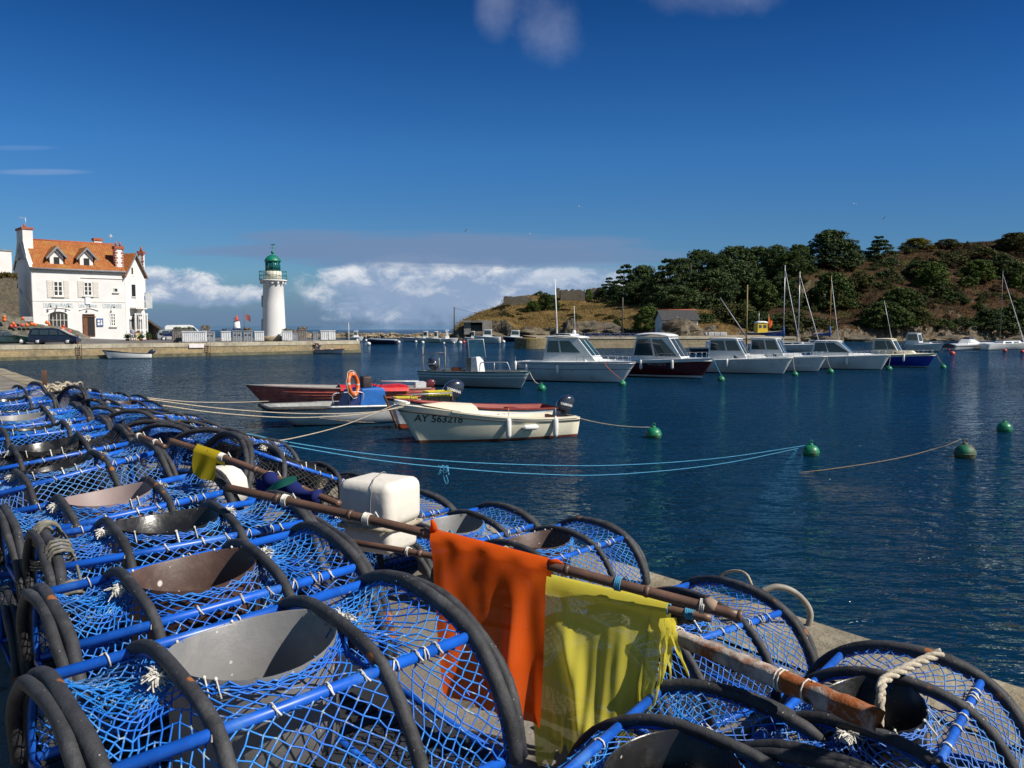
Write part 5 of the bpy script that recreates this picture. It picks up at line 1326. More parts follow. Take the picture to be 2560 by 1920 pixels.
# --- cruisers along the line of green buoys
def cruiser(label, stern, bow, B_, hs, hb, bands, mats, cab, fdk=None, rake=.7, strk=None, name='motor_cruiser', vee=.9, full=.36, glass=GLASS, rail_t=(.55, .96), rail_h=.32, wl=.06, deckm=WHITE, group='motor cruisers moored in a line', sheer_p=1.6):
    loc, rz, L = berth(stern, bow); r_ = thing(name, label, 'boat', loc, rz, group)
    H = Hull(L, B_, hs, hb, .35, rake=rake, stern=.9, full=full, vee=vee, wl=wl, sheer_p=sheer_p, shp=2.4)
    H.build(r_, bands, mats); H.deck(r_, deckm, -.01, .1, t0=.26)
    if strk: H.strake(r_, strk[0], strk[1], strk[2])
    # cockpit
    g = MB(); n = 8; rows = []
    for i in range(n + 1):
        t = lerp(0, .27, i / n); zs = H.sheer(t); p = H.pt(t, zs, 1); y = p.y
        zf = zs - .5; yf = min(y - .2, H.pt(t, zf, 1).y - .1); rows.append([(p.x, y, zs), (p.x, y - .16, zs + .01), (p.x, yf, zf), (p.x, -yf, zf), (p.x, -y + .16, zs + .01), (p.x, -y, zs)])
    g.loft(rows, closed=False, smooth=False); g.add(rows[0], [(0, 1, 2, 3, 4, 5)]); g.build('cockpit', deckm, r_)
    zc = H.sheer(.5) - .02
    if cab:
        xb0, xf0, xb1, xf1, w, ht, wins, roof = cab
        cabin(r_, deckm, glass, L * xb0, L * xf0, L * xb1, L * xf1, B_ * w, B_ * w * .72, B_ * w * .88, B_ * w * .72, zc - .05, zc + ht, wins, roof=roof)
    if fdk:
        a, b, h, wins = fdk
        tb = H.b(b); cabin(r_, deckm, glass, L * a, L * b, L * a, L * (b - .07), B_ * .36, max(tb * .55, .1), B_ * .32, max(tb * .45, .08), H.sheer(a) - .05, H.sheer(a) + h, wins, z0f=H.sheer(b) - .05, name='coachroof')
    bow_rail(r_, H, *rail_t, rail_h)
    return r_, H
SW = [('S', .06, .44, .36, .9), ('S', .48, .93, .36, .9, .18), ('P', .1, .9, .36, .9), ('F', .05, .47, .12, .93), ('F', .53, .95, .12, .93)]
E_, HE = cruiser('pale grey hulled motor cruiser with green tinted windscreen and a tall white mast', (1296, 951), (1546, 959), 2.6, 1.26, 1.36, [(.60, 1), (.63, 2), (.9, 1), (1.0, 3)], [ANTIF, HULL_G, BLUESTR, WHITE],
    (.27, .80, .31, .61, .41, 1.5, [('S', .05, .34, .42, .90), ('S', .38, .80, .42, .90, .12), ('P', .1, .85, .36, .9), ('F', .05, .47, .30, .93), ('F', .53, .95, .30, .93)], (.22, .22, .1, .08, .10, WHITE)), (.68, .93, .16, []), rake=.9, strk=(.9, .03, GALV), glass=GLASS_G)
g = MB(); c0 = Vector((HE.L * .36, -.1, HE.sheer(.5) + 1.6)); g.tube([c0, c0 + Vector((-.18, 0, 3.65))], [.055, .03], 8); g.build('radio_mast', WHITE, E_)
g = MB(); c0 = Vector((HE.L * .52, .1, HE.sheer(.5) + 1.64)); g.ball(tuple(c0 + Vector((0, 0, .22))), (.13, .13, .15), 12); g.tube([c0, c0 + Vector((0, 0, .2))], .04, 8); g.tube([c0 + Vector((.06, 0, .2)), c0 + Vector((-.02, 0, 1.9))], .016, 6); g.build('radome', WHITE, E_)
g = MB(); g.loft([[(HE.L * x, y * HE.B * .31 * w, z) for y in (-1, 1)] for x, z, w in ((.33, HE.sheer(.5) + 1.70, .95), (.4, HE.sheer(.5) + 1.78, 1), (.52, HE.sheer(.5) + 1.76, .95), (.54, HE.sheer(.5) + 1.64, .9))], closed=False); g.build('roof_pod', WHITE, E_)
F_, HF = cruiser('dark maroon hulled motor cruiser with a broad white overhanging roof', (1512, 939), (1742, 948), 2.5, 1.12, 1.42, [(.1, 2), (.84, 1), (1.0, 3)], [ANTIF, MAROON, HULL_G, WHITE],
    (.32, .86, .36, .70, .40, 1.6, [('S', .03, .44, .22, .92, .02, .02), ('S', .48, .93, .2, .9, .16), ('P', .1, .9, .3, .9), ('F', .04, .48, .2, .93), ('F', .52, .96, .2, .93)], (.28, .10, .16, .12, .14, WHITE)), None, rake=.9, strk=(.85, .028, WHITE), rail_h=.4)
HF.lettering(F_, 'VA C13072', HF.L * .50, .86, .28, -1, TEXT_GREY)
GW = [('S', .05, .5, .45, .93), ('S', .55, .93, .45, .93), ('P', .1, .9, .4, .9), ('F', .05, .47, .3, .93), ('F', .53, .95, .3, .93)]
G_, HG_ = cruiser('white cabin cruiser with grey shaded hull just right of the maroon one', (1716, 930), (1952, 937), 2.5, .95, 1.30, [(.93, 1), (1.0, 2)], [ANTIF, HULL_W, WHITE], (.24, .66, .26, .54, .40, 1.52, GW, (.14, .14, .05, .05, .04, WHITE)), (.5, .86, .36, [('S', .05, .45, .25, .8), ('F', .1, .46, .15, .85), ('F', .54, .9, .15, .85)]), strk=(.94, .025, WHITE))
H_, HH = cruiser('white cabin cruiser squeezed between two others, a spray strake on its bow', (1834, 925), (2038, 931), 2.4, .95, 1.28, [(.93, 1), (1.0, 2)], [ANTIF, HULL_W, WHITE], (.2, .64, .22, .52, .40, 1.5, GW, (.14, .14, .05, .05, .04, WHITE)), (.48, .86, .36, [('S', .05, .45, .25, .8), ('F', .1, .46, .15, .85), ('F', .54, .9, .15, .85)]), strk=(.94, .025, WHITE))
HH.strake(H_, .33, .035, WHITE, 'spray_strake', t0=.62, t1=.9)
I_, HI = cruiser('white cruiser with a glazed wheelhouse and one fender at mid hull', (1996, 921), (2200, 926), 2.5, 1.0, 1.28, [(.95, 1), (1.0, 2)], [ANTIF, HULL_W, WHITE], (.16, .72, .2, .50, .40, 1.18, [('S', .04, .4, .3, .93), ('S', .43, .95, .3, .93, .2), ('P', .1, .9, .3, .9), ('F', .05, .95, .2, .93)], (.12, .12, .05, .06, .05, WHITE)), (.62, .93, .2, []), strk=(.96, .025, WHITE))
J_, HJ = cruiser('cream cabined cruiser with a royal blue hull at the end of the line', (2150, 915), (2312, 920), 2.3, .98, 1.22, [(.05, 2), (.84, 1), (1.0, 3)], [ANTIF, BLUEHULL, HULL_G, CREAM2], (.18, .62, .2, .48, .38, 1.32, [('S', .1, .62, .38, .92), ('S', .66, .95, .38, .92, .1), ('P', .1, .9, .4, .9), ('F', .1, .9, .3, .92)], (.1, .1, .05, .05, .04, CREAM2)), (.5, .84, .36, [('S', .1, .75, .3, .75)]), strk=(.85, .03, CREAM2), deckm=CREAM2)
g = MB(); c0 = Vector((HJ.L * .45, -.1, HJ.sheer(.5) + 1.4)); g.tube([c0, c0 + Vector((-.72, 0, 3.3))], [.03, .018], 6); g.build('whip_aerial', ALU, J_)
for r_, H, t, fr, lab in ((E_, HE, .43, .62, 'large white fender hung amidships on the pale grey cruiser'), (E_, HE, .115, .6, 'small white fender near the stern of the pale grey cruiser'), (E_, HE, .0, .75, 'small white fender at the stern corner of the pale grey cruiser'),
        (F_, HF, .13, .72, 'white fender on the maroon hull closest to the grey cruiser bow'), (F_, HF, .44, .72, 'white fender in the middle of the maroon hull'), (F_, HF, .74, .72, 'white fender covering part of the number on the maroon hull'),
        (G_, HG_, .46, .72, 'white fender on the cabin cruiser next to the maroon one'), (I_, HI, .60, .60, 'white fender on the glazed wheelhouse cruiser'), (J_, HJ, .38, .7, 'white fender on the blue hull close to its neighbour'), (J_, HJ, .68, .72, 'pale blue fender near the bow of the blue hull')):
    hang_fender(r_, H, t, -1, fr, lab, length=.62, r=.105)
K_, HK = cruiser('small white cabin boat lying beyond the blue hulled cruiser', (2262, 877), (2340, 879), 1.9, .85, 1.15, [(1.0, 1)], [ANTIF, HULL_W], (.0, .45, .03, .36, .38, 1.5, [('S', .1, .9, .4, .92), ('F', .1, .9, .3, .9)], (.06, .1, .05, .06, .02, WHITE)), (.4, .8, .3, []), group=None)
# speedboat and small boats behind
loc, rz, L = berth((1722, 884), (1806, 888)); r_ = thing('open_boat', 'dark hulled open boat with a white console seen between the cruisers', 'boat', loc, rz)
H = Hull(L, 1.8, .8, .95, .3); H.build(r_, [(.8, 1), (1, 2)], [ANTIF, NAVY, HULL_W]); H.well(r_, GREYB, .3, rim_m=WHITE); g = MB(); g.rbox((L * .5, 0, 1.1), (.9, .8, 1.1), .12, 3); g.build('console', WHITE, r_)
loc, rz, L = berth((2384, 876), (2496, 872)); r_ = thing('speedboat', 'low white speedboat with a black stern and raked dark windscreen', 'boat', loc, rz)
H = Hull(L, 2.3, .75, .95, .3, rake=.8, shp=2.6); H.build(r_, [(.55, 1), (.75, 2), (1, 1)], [ANTIF, HULL_W, NAVY]); H.deck(r_, WHITE, 0, .2)
cabin(r_, WHITE, GLASS, L * .3, L * .66, L * .36, L * .5, .8, .5, .6, .4, .85, 1.55, [('S', .05, .95, .2, .9), ('F', .05, .95, .1, .9)]); g = MB(); g.box((.1, 0, .6), (.5, 1.7, .5)); g.box((L * .42, 0, 1.7), (1.5, 1.1, .25), top=.7); g.build('dark_cover', NAVY, r_)
def sailboat(label, stern, bow, mast_px, top_py, m_mast=ALU, r=.06, B_=2.3, hs=.85, hb=1.05, stay=True, cover=None, hullm=HULL_W, boom=True, stay_px=None):
    loc, rz, L = berth(stern, bow); r_ = thing('sailing_boat', label, 'sailing boat', loc, rz, 'sailing boats beyond the cruisers')
    H = Hull(L, B_, hs, hb, .35, rake=.7, stern=.6, shp=2.0); H.build(r_, [(.9, 1), (1.0, 2)], [ANTIF, hullm, WHITE]); H.deck(r_, WHITE, 0, .1)
    cabin(r_, WHITE, GLASS, L * .28, L * .72, L * .3, L * .66, .75, .4, .62, .3, hs - .05, hs + .42, [('S', .1, .45, .3, .75), ('S', .55, .85, .3, .75)], name='coachroof')
    P = atd(mast_px, 813, (loc + Vector((L * .45, 0, 0))).y); k = (P.x - loc.x) / max(math.cos(rz), .1); dist = loc.y + k * math.sin(rz); zt = atd(mast_px, top_py, dist).z; zt = EYE + (HORIZON - top_py) * dist / F_PX
    g = MB(); g.tube([(k, 0, hs), (k, 0, zt)], [r, r * .8], 8); g.tube([(k - .5, 0, zt * .62), (k, 0, zt * .62)], r * .3, 5); g.build('mast', m_mast, r_)
    if boom: g = MB(); g.tube([(k, 0, hs + 1.1), (k - L * .38, 0, hs + 1.15)], r * .8, 7); g.build('boom', m_mast, r_)
    if stay:
        g = MB(); bx = L + .5 if stay_px is None else (atd(stay_px, 813, dist).x - loc.x) / math.cos(rz); g.tube([(k, 0, zt * .96), (bx, 0, hb)], [.022, .075], 6); g.build('furled_jib', mat('furled_sailcloth', (.62, .63, .66), .7, .15, 4), r_)
    if cover: g = MB(); g.loft([[(k - x, y * w, hs + 1.15 + h) for y, h in ((-1, 0), (-.6, .3 * w / .2), (.6, .3 * w / .2), (1, 0))] for x, w in ((-.1, .12), (.3, .26), (1.4, .2), (2.8, .1))], True, True); g.tube([(k, 0, hs + 1), (k, 0, hs + 2.6)], [.2, .1], 8); g.build('sail_cover', cover, r_)
    return r_
BLUECOV = mat('blue_sail_cover', (.01, .07, .3), .7, .2, 4)
sailboat('sailing boat with the tallest grey mast and a blue sail cover', (1868, 872), (1985, 874), 1943, 664, cover=BLUECOV, stay_px=1991)
sailboat('white sailing boat whose grey hull shows between two cruisers', (1920, 877), (2044, 879), 1984, 680, stay_px=2040, boom=False)
sailboat('sailing boat with a varnished wooden mast and blue cover', (1990, 870), (2095, 872), 2055, 690, mat('varnished_spar', (.32, .19, .05), .5, .2, 5), cover=BLUECOV, stay_px=2092)
sailboat('white sailing boat moored beside the low speedboat', (2470, 875), (2600, 872), 2521, 678, mat('dark_mast', (.08, .08, .085), .5), stay_px=2592, boom=False)
g = MB(); a_ = atd(1866, 850, 118); b_ = atd(1866, 712, 118); g.tube([(0, 0, -1.5), (0, 0, b_.z - a_.z)], [.11, .09], 8); g.build('mooring_pile', mat('weathered_pile', (.25, .19, .08), .8, .3, 4), label='tall yellowish wooden pile standing up behind the white cruisers', cat='pole', loc=a_)
g = MB(); a_ = atd(1866, 842, 110); b_ = atd(1800, 744, 112); g.tube([a_, b_], [.09, .05], 7); o = g.build('lowered_mast', mat('grey_lowered_mast', (.3, .31, .33), .5), label='slanting lowered mast resting above the white cruiser next to the maroon one', cat='mast')
# --- far boats by the breakwater
def far_boat(label, x0, x1, y, hullm, cab=True, hgt=1.0, cm=WHITE, cabx=(.25, .6), flip=False, wide=2.2, stripe=None, ch=1.4):
    loc, rz, L = berth((x0, y), (x1, y)) if not flip else berth((x1, y), (x0, y)); r_ = thing('motor_boat', label, 'boat', loc, rz, 'boats moored in the outer harbour')
    H = Hull(L, wide, hgt * .8, hgt, .3, rake=.5); H.build(r_, [(.7, 1), (.82, 2), (1.0, 3)], [ANTIF, hullm, stripe or hullm, WHITE], nt=12); H.deck(r_, WHITE, 0, .08, n=10)
    if cab: cabin(r_, cm, GLASS, L * cabx[0], L * cabx[1], L * (cabx[0] + .02), L * (cabx[1] - .08), wide * .36, wide * .28, wide * .33, wide * .26, hgt * .8, hgt * .8 + ch, [('S', .08, .9, .4, .88), ('P', .08, .9, .4, .88), ('F', .08, .92, .35, .9)], roof=(.15, .2, .06, .08, .03, WHITE))
    return r_
far_boat('small white cruiser just past the end of the lighthouse quay', 876, 903, 852, HULL_W, cabx=(.3, .7))
far_boat('long dark blue open launch with a white gunwale in the outer harbour', 922, 992, 861, NAVY, cab=False, hgt=1.1, flip=True)
far_boat('white motor boat with a thin red stripe', 1008, 1046, 854, HULL_W, cab=False, flip=True, stripe=REDT)
far_boat('white cruiser with cabin aft next to the red striped boat', 1040, 1076, 855, HULL_W, flip=True, cabx=(.2, .55))
far_boat('small cream white cruiser in the middle of the far cluster', 1070, 1104, 856, CREAM2, flip=True, cabx=(.3, .6))
far_boat('grey white boat with raised outboards at the end of the far cluster', 1102, 1140, 857, HULL_G, cabx=(.3, .55), ch=1.7)
far_boat('small white cruiser tucked beside the big white one under the headland', 1164, 1196, 855, HULL_W, flip=True, cabx=(.3, .6))
far_boat('big white cruiser under the concrete bunker', 1190, 1252, 858, HULL_W, flip=True, hgt=1.5, cabx=(.35, .75), wide=2.6)
far_boat('dark hulled cruiser with a white three windowed cabin', 1262, 1306, 854, NAVY, flip=True, hgt=1.2, cabx=(.15, .7), wide=2.4)
far_boat('white cruiser half hidden behind the rounded pier head', 1342, 1384, 846, HULL_W, flip=True, cabx=(.2, .6), hgt=1.3)
far_boat('small white boat on the shore side of the pier, below the slate roofed house', 1752, 1790, 866, HULL_W, hgt=1.0, cabx=(.3, .6))
# --- boats under the far quay
loc, rz, L = berth((380, 895), (272, 897)); r_ = thing('rowing_boat', 'white open boat with a dark gunwale and outboard under the far quay wall', 'boat', loc, rz)
H = Hull(L, 1.8, .5, .95, .3, rake=.6, stern=.75, full=.22, vee=.55); H.build(r_, [(.86, 1), (1, 2)], [ANTIF, HULL_W, NAVY]); H.well(r_, GREYB, .15, rim_m=NAVY); outboard(r_, .1, .55, 1.25, COWL, tilt=-.7)
loc, rz, L = berth((-60, 903), (48, 901)); r_ = thing('rowing_boat', 'small orange varnished boat cut by the edge of the picture', 'boat', loc, rz)
H = Hull(L, 1.5, .45, .55, .3, rake=.3); H.build(r_, [(1, 1)], [ANTIF, mat('orange_varnish', (.38, .14, .05), .5, .2, 4)]); H.well(r_, WOOD, .15, rim_m=WOOD)
loc, rz, L = berth((781, 884), (846, 885)); r_ = thing('rowing_boat', 'grey skiff with a red gunwale and green bow under the lighthouse quay', 'boat', loc, rz)
H = Hull(L, 1.3, .45, .68, .2, rake=.5); H.build(r_, [(.75, 1), (1, 2)], [ANTIF, HULL_G, REDW]); H.well(r_, GREYB, .1, rim_m=REDW); outboard(r_, .05, .55, 1.0, HULL_G, tilt=-.1)
g = MB(); g.box((L * .5, 0, .55), (1.0, .5, .12)); g.build('white_box', WHITE, r_)
SKIFF = r_
# --- mooring buoys
def buoy(label, p, d_px, m, ring=True, squash=.92, group='mooring buoys', top=None):
    P = atz(p[0], p[1] + d_px * .32, 0); r = d_px * .46 * P.y / F_PX
    r_ = thing('mooring_buoy', label, 'buoy', (P.x, P.y, r * .42), group=group)
    g = MB(); g.ball((0, 0, 0), (r, r, r * squash), 18); g.tube([(r * 1.0 * math.cos(a), r * 1.0 * math.sin(a), 0) for a in [k * .3 for k in range(21)]], r * .05, 5, closed=True); g.build('float', m, r_)
    if ring:
        g = MB(); g.lathe([(r * .3, r * .8), (r * .24, r * 1.0), (r * .1, r * 1.08)], n=10); g.tube([(r * .2 * math.cos(a), 0, r * 1.2 + r * .2 * math.sin(a)) for a in [k * .5 for k in range(13)]], r * .06, 5, closed=True); g.build('mooring_eye', m, r_)
    return P, r
BU = {}
BUOY_WEED = mat('weedy_green_buoy', (.004, .14, .07), .6, .3, 3, stain=((.09, .065, .03), 2.6, .42, .58), bump=.01, bscale=14)
for key, label, p, d, *bm_ in (('d', 'green buoy off the bow of the green striped work boat', (1354, 968), 25), ('e', 'green buoy under the bow of the pale grey cruiser', (1556, 957), 21), ('f', 'green buoy under the bow of the maroon cruiser', (1803, 946), 20),
        ('g', 'green buoy under the first white cabin cruiser bow', (1987, 934), 18), ('h', 'green buoy under the second white cabin cruiser bow', (2076, 927), 18), ('i', 'green buoy between the wheelhouse cruiser and the blue hull', (2222, 920), 18), ('j', 'green buoy off the bow of the blue hull', (2358, 916), 16),
        ('a', 'green buoy moored astern of the cream boat', (1634, 1080), 44), ('m', 'green buoy where the turquoise mooring lines end', (2027, 1124), 46), ('w', 'large weedy green buoy with a brown line tied on', (2412, 1126), 56, BUOY_WEED), ('x', 'dark green buoy lying low at the picture edge', (2511, 1066), 40), ('y', 'small green buoy glimpsed behind the wheelhouse cruiser', (2040, 873), 12)):
    BU[key] = buoy(label, p, d, bm_[0] if bm_ else BUOY_G)
for label, p, d in (('red buoy upper of a pair by the small white cabin boat', (2372, 873), 9), ('red buoy lower of a pair by the small white cabin boat', (2381, 882), 14), ('red buoy off the bow of the low speedboat', (2512, 875), 11), ('red buoy at the picture edge by the sailing boat', (2556, 878), 12), ('dull red buoy near the big white cruiser under the bunker', (1160, 854), 9)):
    buoy(label, p, d, BUOY_R, ring=False)
for i, (p, d) in enumerate((((922, 858), 11), ((997, 854), 9), ((1011, 851), 7), ((1040, 853), 7), ((1057, 855), 9), ((1092, 853), 7), ((1110, 857), 6), ((1135, 856), 6), ((1151, 855), 10), ((1192, 853), 9), ((1259, 853), 9), ((915, 850), 7), ((893, 850), 7))):
    buoy('round white mooring buoy among the boats of the outer harbour', p, d, BUOY_W, ring=False, group='white buoys of the outer harbour')
def line_to(label, root_o, H, t, key, m=ROPE_C, r=.012, sag=.1):
    a = place_on(root_o, H.pt(t, H.sheer(t) * .95, -1 if t < 1 else 1)); P, rr = BU[key]; b = Vector((P.x, P.y, rr * 1.5))
    pts = [a.lerp(b, k / 8) - Vector((0, 0, sag * 4 * (k / 8) * (1 - k / 8))) for k in range(9)]
    g = MB(); g.tube(pts, r, 5); g.build('mooring_line', m, label=label, cat='rope', group=LG)
line_to('frayed tan line from the work boat bow to its green buoy', RD, HD, 1.0, 'd', ROPE_C, .025, .25)
line_to('orange line from the pale grey cruiser to its buoy', E_, HE, .82, 'e', ROPE_O, .02, .1)
line_to('blue line from the maroon cruiser bow to its buoy', F_, HF, 1.0, 'f', ROPE_B, .02, .05)
line_to('pale line from the first white cabin cruiser to its buoy', G_, HG_, 1.0, 'g'); line_to('pale line from the second white cabin cruiser to its buoy', H_, HH, 1.0, 'h')
line_to('pale line from the wheelhouse cruiser to its buoy', I_, HI, 1.0, 'i'); line_to('pale line from the blue hull to its buoy', J_, HJ, 1.0, 'j')
a = place_on(RA, (-.05, 0, .62)); P, rr = BU['a']; b = Vector((P.x, P.y, rr * 1.3)); g = MB(); g.tube([a.lerp(b, k / 8) - Vector((0, 0, .12 * 4 * (k / 8) * (1 - k / 8))) for k in range(9)], .014, 5); g.build('mooring_line', ROPE_C, label='tan line from the stern of the cream boat to its green buoy', cat='rope', group=LG)
# ------------------------------------------------------------------ the white restaurant
RENDER = mat('white_lime_render', (.70, .69, .675), .85, .05, .8, bump=.004, bscale=6, stain=((.56, .53, .47), .55, .54, .82)); TRIM = mat('pale_stone_trim', (.74, .70, .64), .8, .08, 2); SHUT = mat('cream_shutter_paint', (.62, .585, .53), .6, .06, 3)
TILE = brick_mat('orange_roof_tiles', (.42, .145, .035), (.37, .12, .03), (.24, .085, .025), .24, .30, .03, swap=False, bump=.03, stain=((.36, .2, .045), .45, .48, .7)); RIDGE = mat('red_brick', (.33, .09, .045), .85, .3, 6); LEAD = mat('grey_lead', (.2, .215, .24), .6, .15, 2); PANE = glass_mat('house_window_glass', (.015, .017, .02), .08); DOORW = mat('brown_door_wood', (.16, .055, .018), .5, .25, 4)
HU = Vector((.74, .67, 0)).normalized(); HV = Vector((-HU.y, HU.x, 0)); H0 = atd(82, 813, 98); H0.z = 0; HRZ = math.atan2(HU.y, HU.x)
def hp(px_, py_):                                        # pixel -> (x, z) on the street front
    w = onplane(px_, py_, H0, HV); d = w - H0; return d.dot(HU), w.z
house = thing('restaurant_house', 'white two storey harbour restaurant with orange tiled roof and pale painted lettering', 'house', H0, HRZ)
HX = hp(312, 700)[0]; EZ = hp(85, 664)[1]; RZ_ = 13.7; DEP = 8.2; EZ2 = hp(310, 679)[1]; EZ = (EZ + EZ2) / 2
g = MB(); g.add([(0, 0, .8), (HX, 0, .8), (HX, DEP, .8), (0, DEP, .8), (0, 0, EZ), (HX, 0, EZ), (HX, DEP, EZ), (0, DEP, EZ), (0, DEP / 2, RZ_ - .1), (HX, DEP / 2, RZ_ - .1)], [(0, 1, 5, 4), (2, 3, 7, 6), (0, 4, 8, 7, 3), (1, 2, 6, 9, 5), (4, 5, 9, 8), (7, 8, 9, 6)])
g.build('wall', RENDER, house)
sl = math.atan2(RZ_ - EZ, DEP / 2); sln = (DEP / 2 + .3) / math.cos(sl)
def roof_slab(sign):
    g = MB(); g.box((HX / 2 + .1, sln / 2, 0), (HX - .1, sln, .14)); o = g.build('roof', TILE, house)
    if sign > 0: o.location = (0, -.3, EZ - .3 * math.tan(sl) + .1); o.rotation_euler = (sl, 0, 0)
    else: o.location = (HX + .2, DEP + .3, EZ - .3 * math.tan(sl) + .1); o.rotation_euler = (sl, 0, math.pi)
    return o
ROOF = roof_slab(1); roof_slab(-1)
g = MB(); g.tube([(.1, DEP / 2, RZ_ + .16), (HX, DEP / 2, RZ_ + .16)], .13, 8); g.build('ridge_tiles', RIDGE, house)
g = MB(); g.tube([(-.1, -.33, EZ - .2), (HX + .05, -.33, EZ - .2)], .11, 8); g.tube([(.02, -.08, EZ - .3), (.02, -.08, 1.5)], .05, 6); g.build('gutter', LEAD, house)
g = MB()                                                 # scalloped cornice
for i in range(20):
    x = (i + .5) * HX / 20; g.loft([[(x + .23 * math.cos(a) * k, -.02 - d, EZ - .38 - .2 * math.sin(a) * k) for a in [math.pi * j / 8 for j in range(9)]] for k, d in ((1, 0), (1, .09), (.2, .09))], closed=False, smooth=False)
g.box((HX / 2, -.06, EZ - .34), (HX, .12, .1)); g.build('cornice', TRIM, house)
g = MB(); x0, z0 = hp(85, 751); x1, z1 = hp(310, 752); g.box((HX / 2, -.02, z0), (HX, .05, .12)); a, b = hp(202, 692), hp(311, 699); g.box(((a[0] + b[0]) / 2, -.05, (a[1] + b[1]) / 2), (b[0] - a[0], .1, .07)); g.build('string_course', TRIM, house)
# gable parapet and the big chimney on the near gable
g = MB(); g.loft([[(x, -.25, EZ - .25 + dz), (x, DEP / 2, RZ_ + .15 + dz), (x, DEP + .25, EZ - .25 + dz)] for x, dz in ((-.16, -.35), (-.16, .22), (.30, .22), (.30, -.35))], closed=False, smooth=False); g.build('gable_coping', TRIM, house)
def stack(x0, x1, y0, y1, z0, z1, cap=.3, m=RENDER, quoin=False, pots=1, name='chimney'):
    e = bpy.data.objects.new(name, None); col.objects.link(e); e.parent = house
    g = MB(); g.box(((x0 + x1) / 2, (y0 + y1) / 2, (z0 + z1) / 2), (x1 - x0, y1 - y0, z1 - z0)); g.build('shaft', m, e)
    g = MB(); g.box(((x0 + x1) / 2, (y0 + y1) / 2, z1 + cap / 2), (x1 - x0 + .22, y1 - y0 + .22, cap)); 
    if quoin:
        n = int((z1 - z0) / .3)
        for i in range(n):
            for sx in (x0, x1):
                for sy in (y0, y1):
                    w = .3 if i % 2 else .18; g.box((sx + (w / 2 - .03) * (1 if sx == x0 else -1), sy + (w / 2 - .03) * (1 if sy == y0 else -1), z0 + .3 * i + .15), (w, w, .2))
    g.build('brick_cap', RIDGE, e)
    g = MB()
    for i in range(pots):
        xx = (x0 + x1) / 2 + (i - (pots - 1) / 2) * .5; g.lathe([(.14, z1 + cap), (.11, z1 + cap + .5)], c=(xx, (y0 + y1) / 2, 0), n=10)
    g.build('chimney_pot', RIDGE, e)
stack(-.12, .95, 2.6, 5.6, EZ + 1.0, 14.9, .25, pots=1)
g = MB(); g.loft([[(x, 2.6 - k, z), (x, 5.6 + k, z)] for x, k, z in ((-.12, 1.6, EZ + 1.0), (-.12, 0, RZ_ - .2))], closed=False, smooth=False); g.build('chimney_shoulder', RENDER, house)
stack(hp(236, 600)[0] + 1.2, hp(236, 600)[0] + 2.1, DEP / 2 + .2, DEP / 2 + .8, RZ_ - .5, RZ_ + .55, .3, m=TRIM, pots=0)
xa, za = hp(291, 668); xb, zb = hp(312, 668); stack(xa, xb - .05, .25, 1.1, EZ - .1, hp(300, 622)[1], .35, quoin=True, pots=2)
g = MB(); g.tube([(.4, 3.3, 15.1), (.4, 3.3, 16.4)], .03, 5); g.tube([(.4, 3.3, 16.2), (-.5, 3.3, 16.3)], .025, 5); g.tube([(0, 3.0, 16.25), (0, 3.6, 16.25)], .02, 5); g.build('aerial', ALU, house)
# openings on the street front
def opening(x0, x1, z0, z1, kind='window', nx=2, nz=3, arch_h=0.0, shutters=None, frame_m=WHITE_PAINT, trim=True, rec=.10):
    w, h = x1 - x0, z1 - z0
    e = bpy.data.objects.new(kind, None); col.objects.link(e); e.parent = house; e.location = (x0, 0, z0)
    g = MB()
    if arch_h: P = [(0, 0), (w, 0), (w, h - arch_h)] + [(w / 2 + w / 2 * math.cos(a), h - arch_h + arch_h * math.sin(a)) for a in [math.pi * j / 10 for j in range(1, 10)]] + [(0, h - arch_h)]
    else: P = [(0, 0), (w, 0), (w, h), (0, h)]
    g.plate([(a, -.012, b) for a, b in P], (0, -1, 0), .006); g.build('pane' if kind == 'window' else 'dark_hall', PANE if kind == 'window' else DARK, e)
    f = .07 if nx != 2 else .13; g = MB()
    for i in range(nx + 1): g.box((lerp(f / 2, w - f / 2, i / nx), -.045, (h - arch_h * .6) / 2), (f if i in (0, nx) or nx == 2 else f * .7, .05, h - arch_h * .6))
    for j in range(nz + 1):
        if j < nz or not arch_h: g.box((w / 2, -.048, lerp(f / 2, h - f / 2, j / nz)), (w, .05, f if j in (0, nz) else f * .6))
    if arch_h: g.tube([(w / 2 + w / 2 * math.cos(a), -.045, h - arch_h + arch_h * math.sin(a)) for a in [math.pi * j / 12 for j in range(13)]], .045, 6)
    g.build('frame', frame_m, e)
    if trim: g = MB(); g.box((w / 2, -.09, -.06), (w + .3, .2, .09)); g.build('sill', TRIM, e)
    if shutters:
        for a, b in shutters:
            s_ = bpy.data.objects.new('shutter', None); col.objects.link(s_); s_.parent = house; s_.location = (a, 0, z0 - .1)
            g = MB(); g.box(((b - a) / 2, -.04, h / 2 + .05), (b - a, .05, h + .25))
            for k in range(9): g.box(((b - a) / 2, -.07, .15 + k * h / 9), ((b - a) * .8, .02, .05))
            o_ = g.build('shutter_leaf', SHUT, s_)
    return e
def px_open(a, b, **kw): (x0, z1), (x1, z0) = hp(*a), hp(*b); return opening(x0, x1, z0, z1, **kw)
px_open((132, 702), (158, 741), nx=2, nz=3, shutters=[(hp(117, 705)[0], hp(131, 705)[0]), (hp(159, 705)[0], hp(172, 705)[0])])
px_open((208, 704), (231, 740), nx=2, nz=3, shutters=[(hp(194, 705)[0], hp(207, 705)[0]), (hp(232, 705)[0], hp(246, 705)[0])])
px_open((284, 720), (295, 731), nx=1, nz=1)
px_open((121, 778), (171, 822), nx=5, nz=2, arch_h=.5)
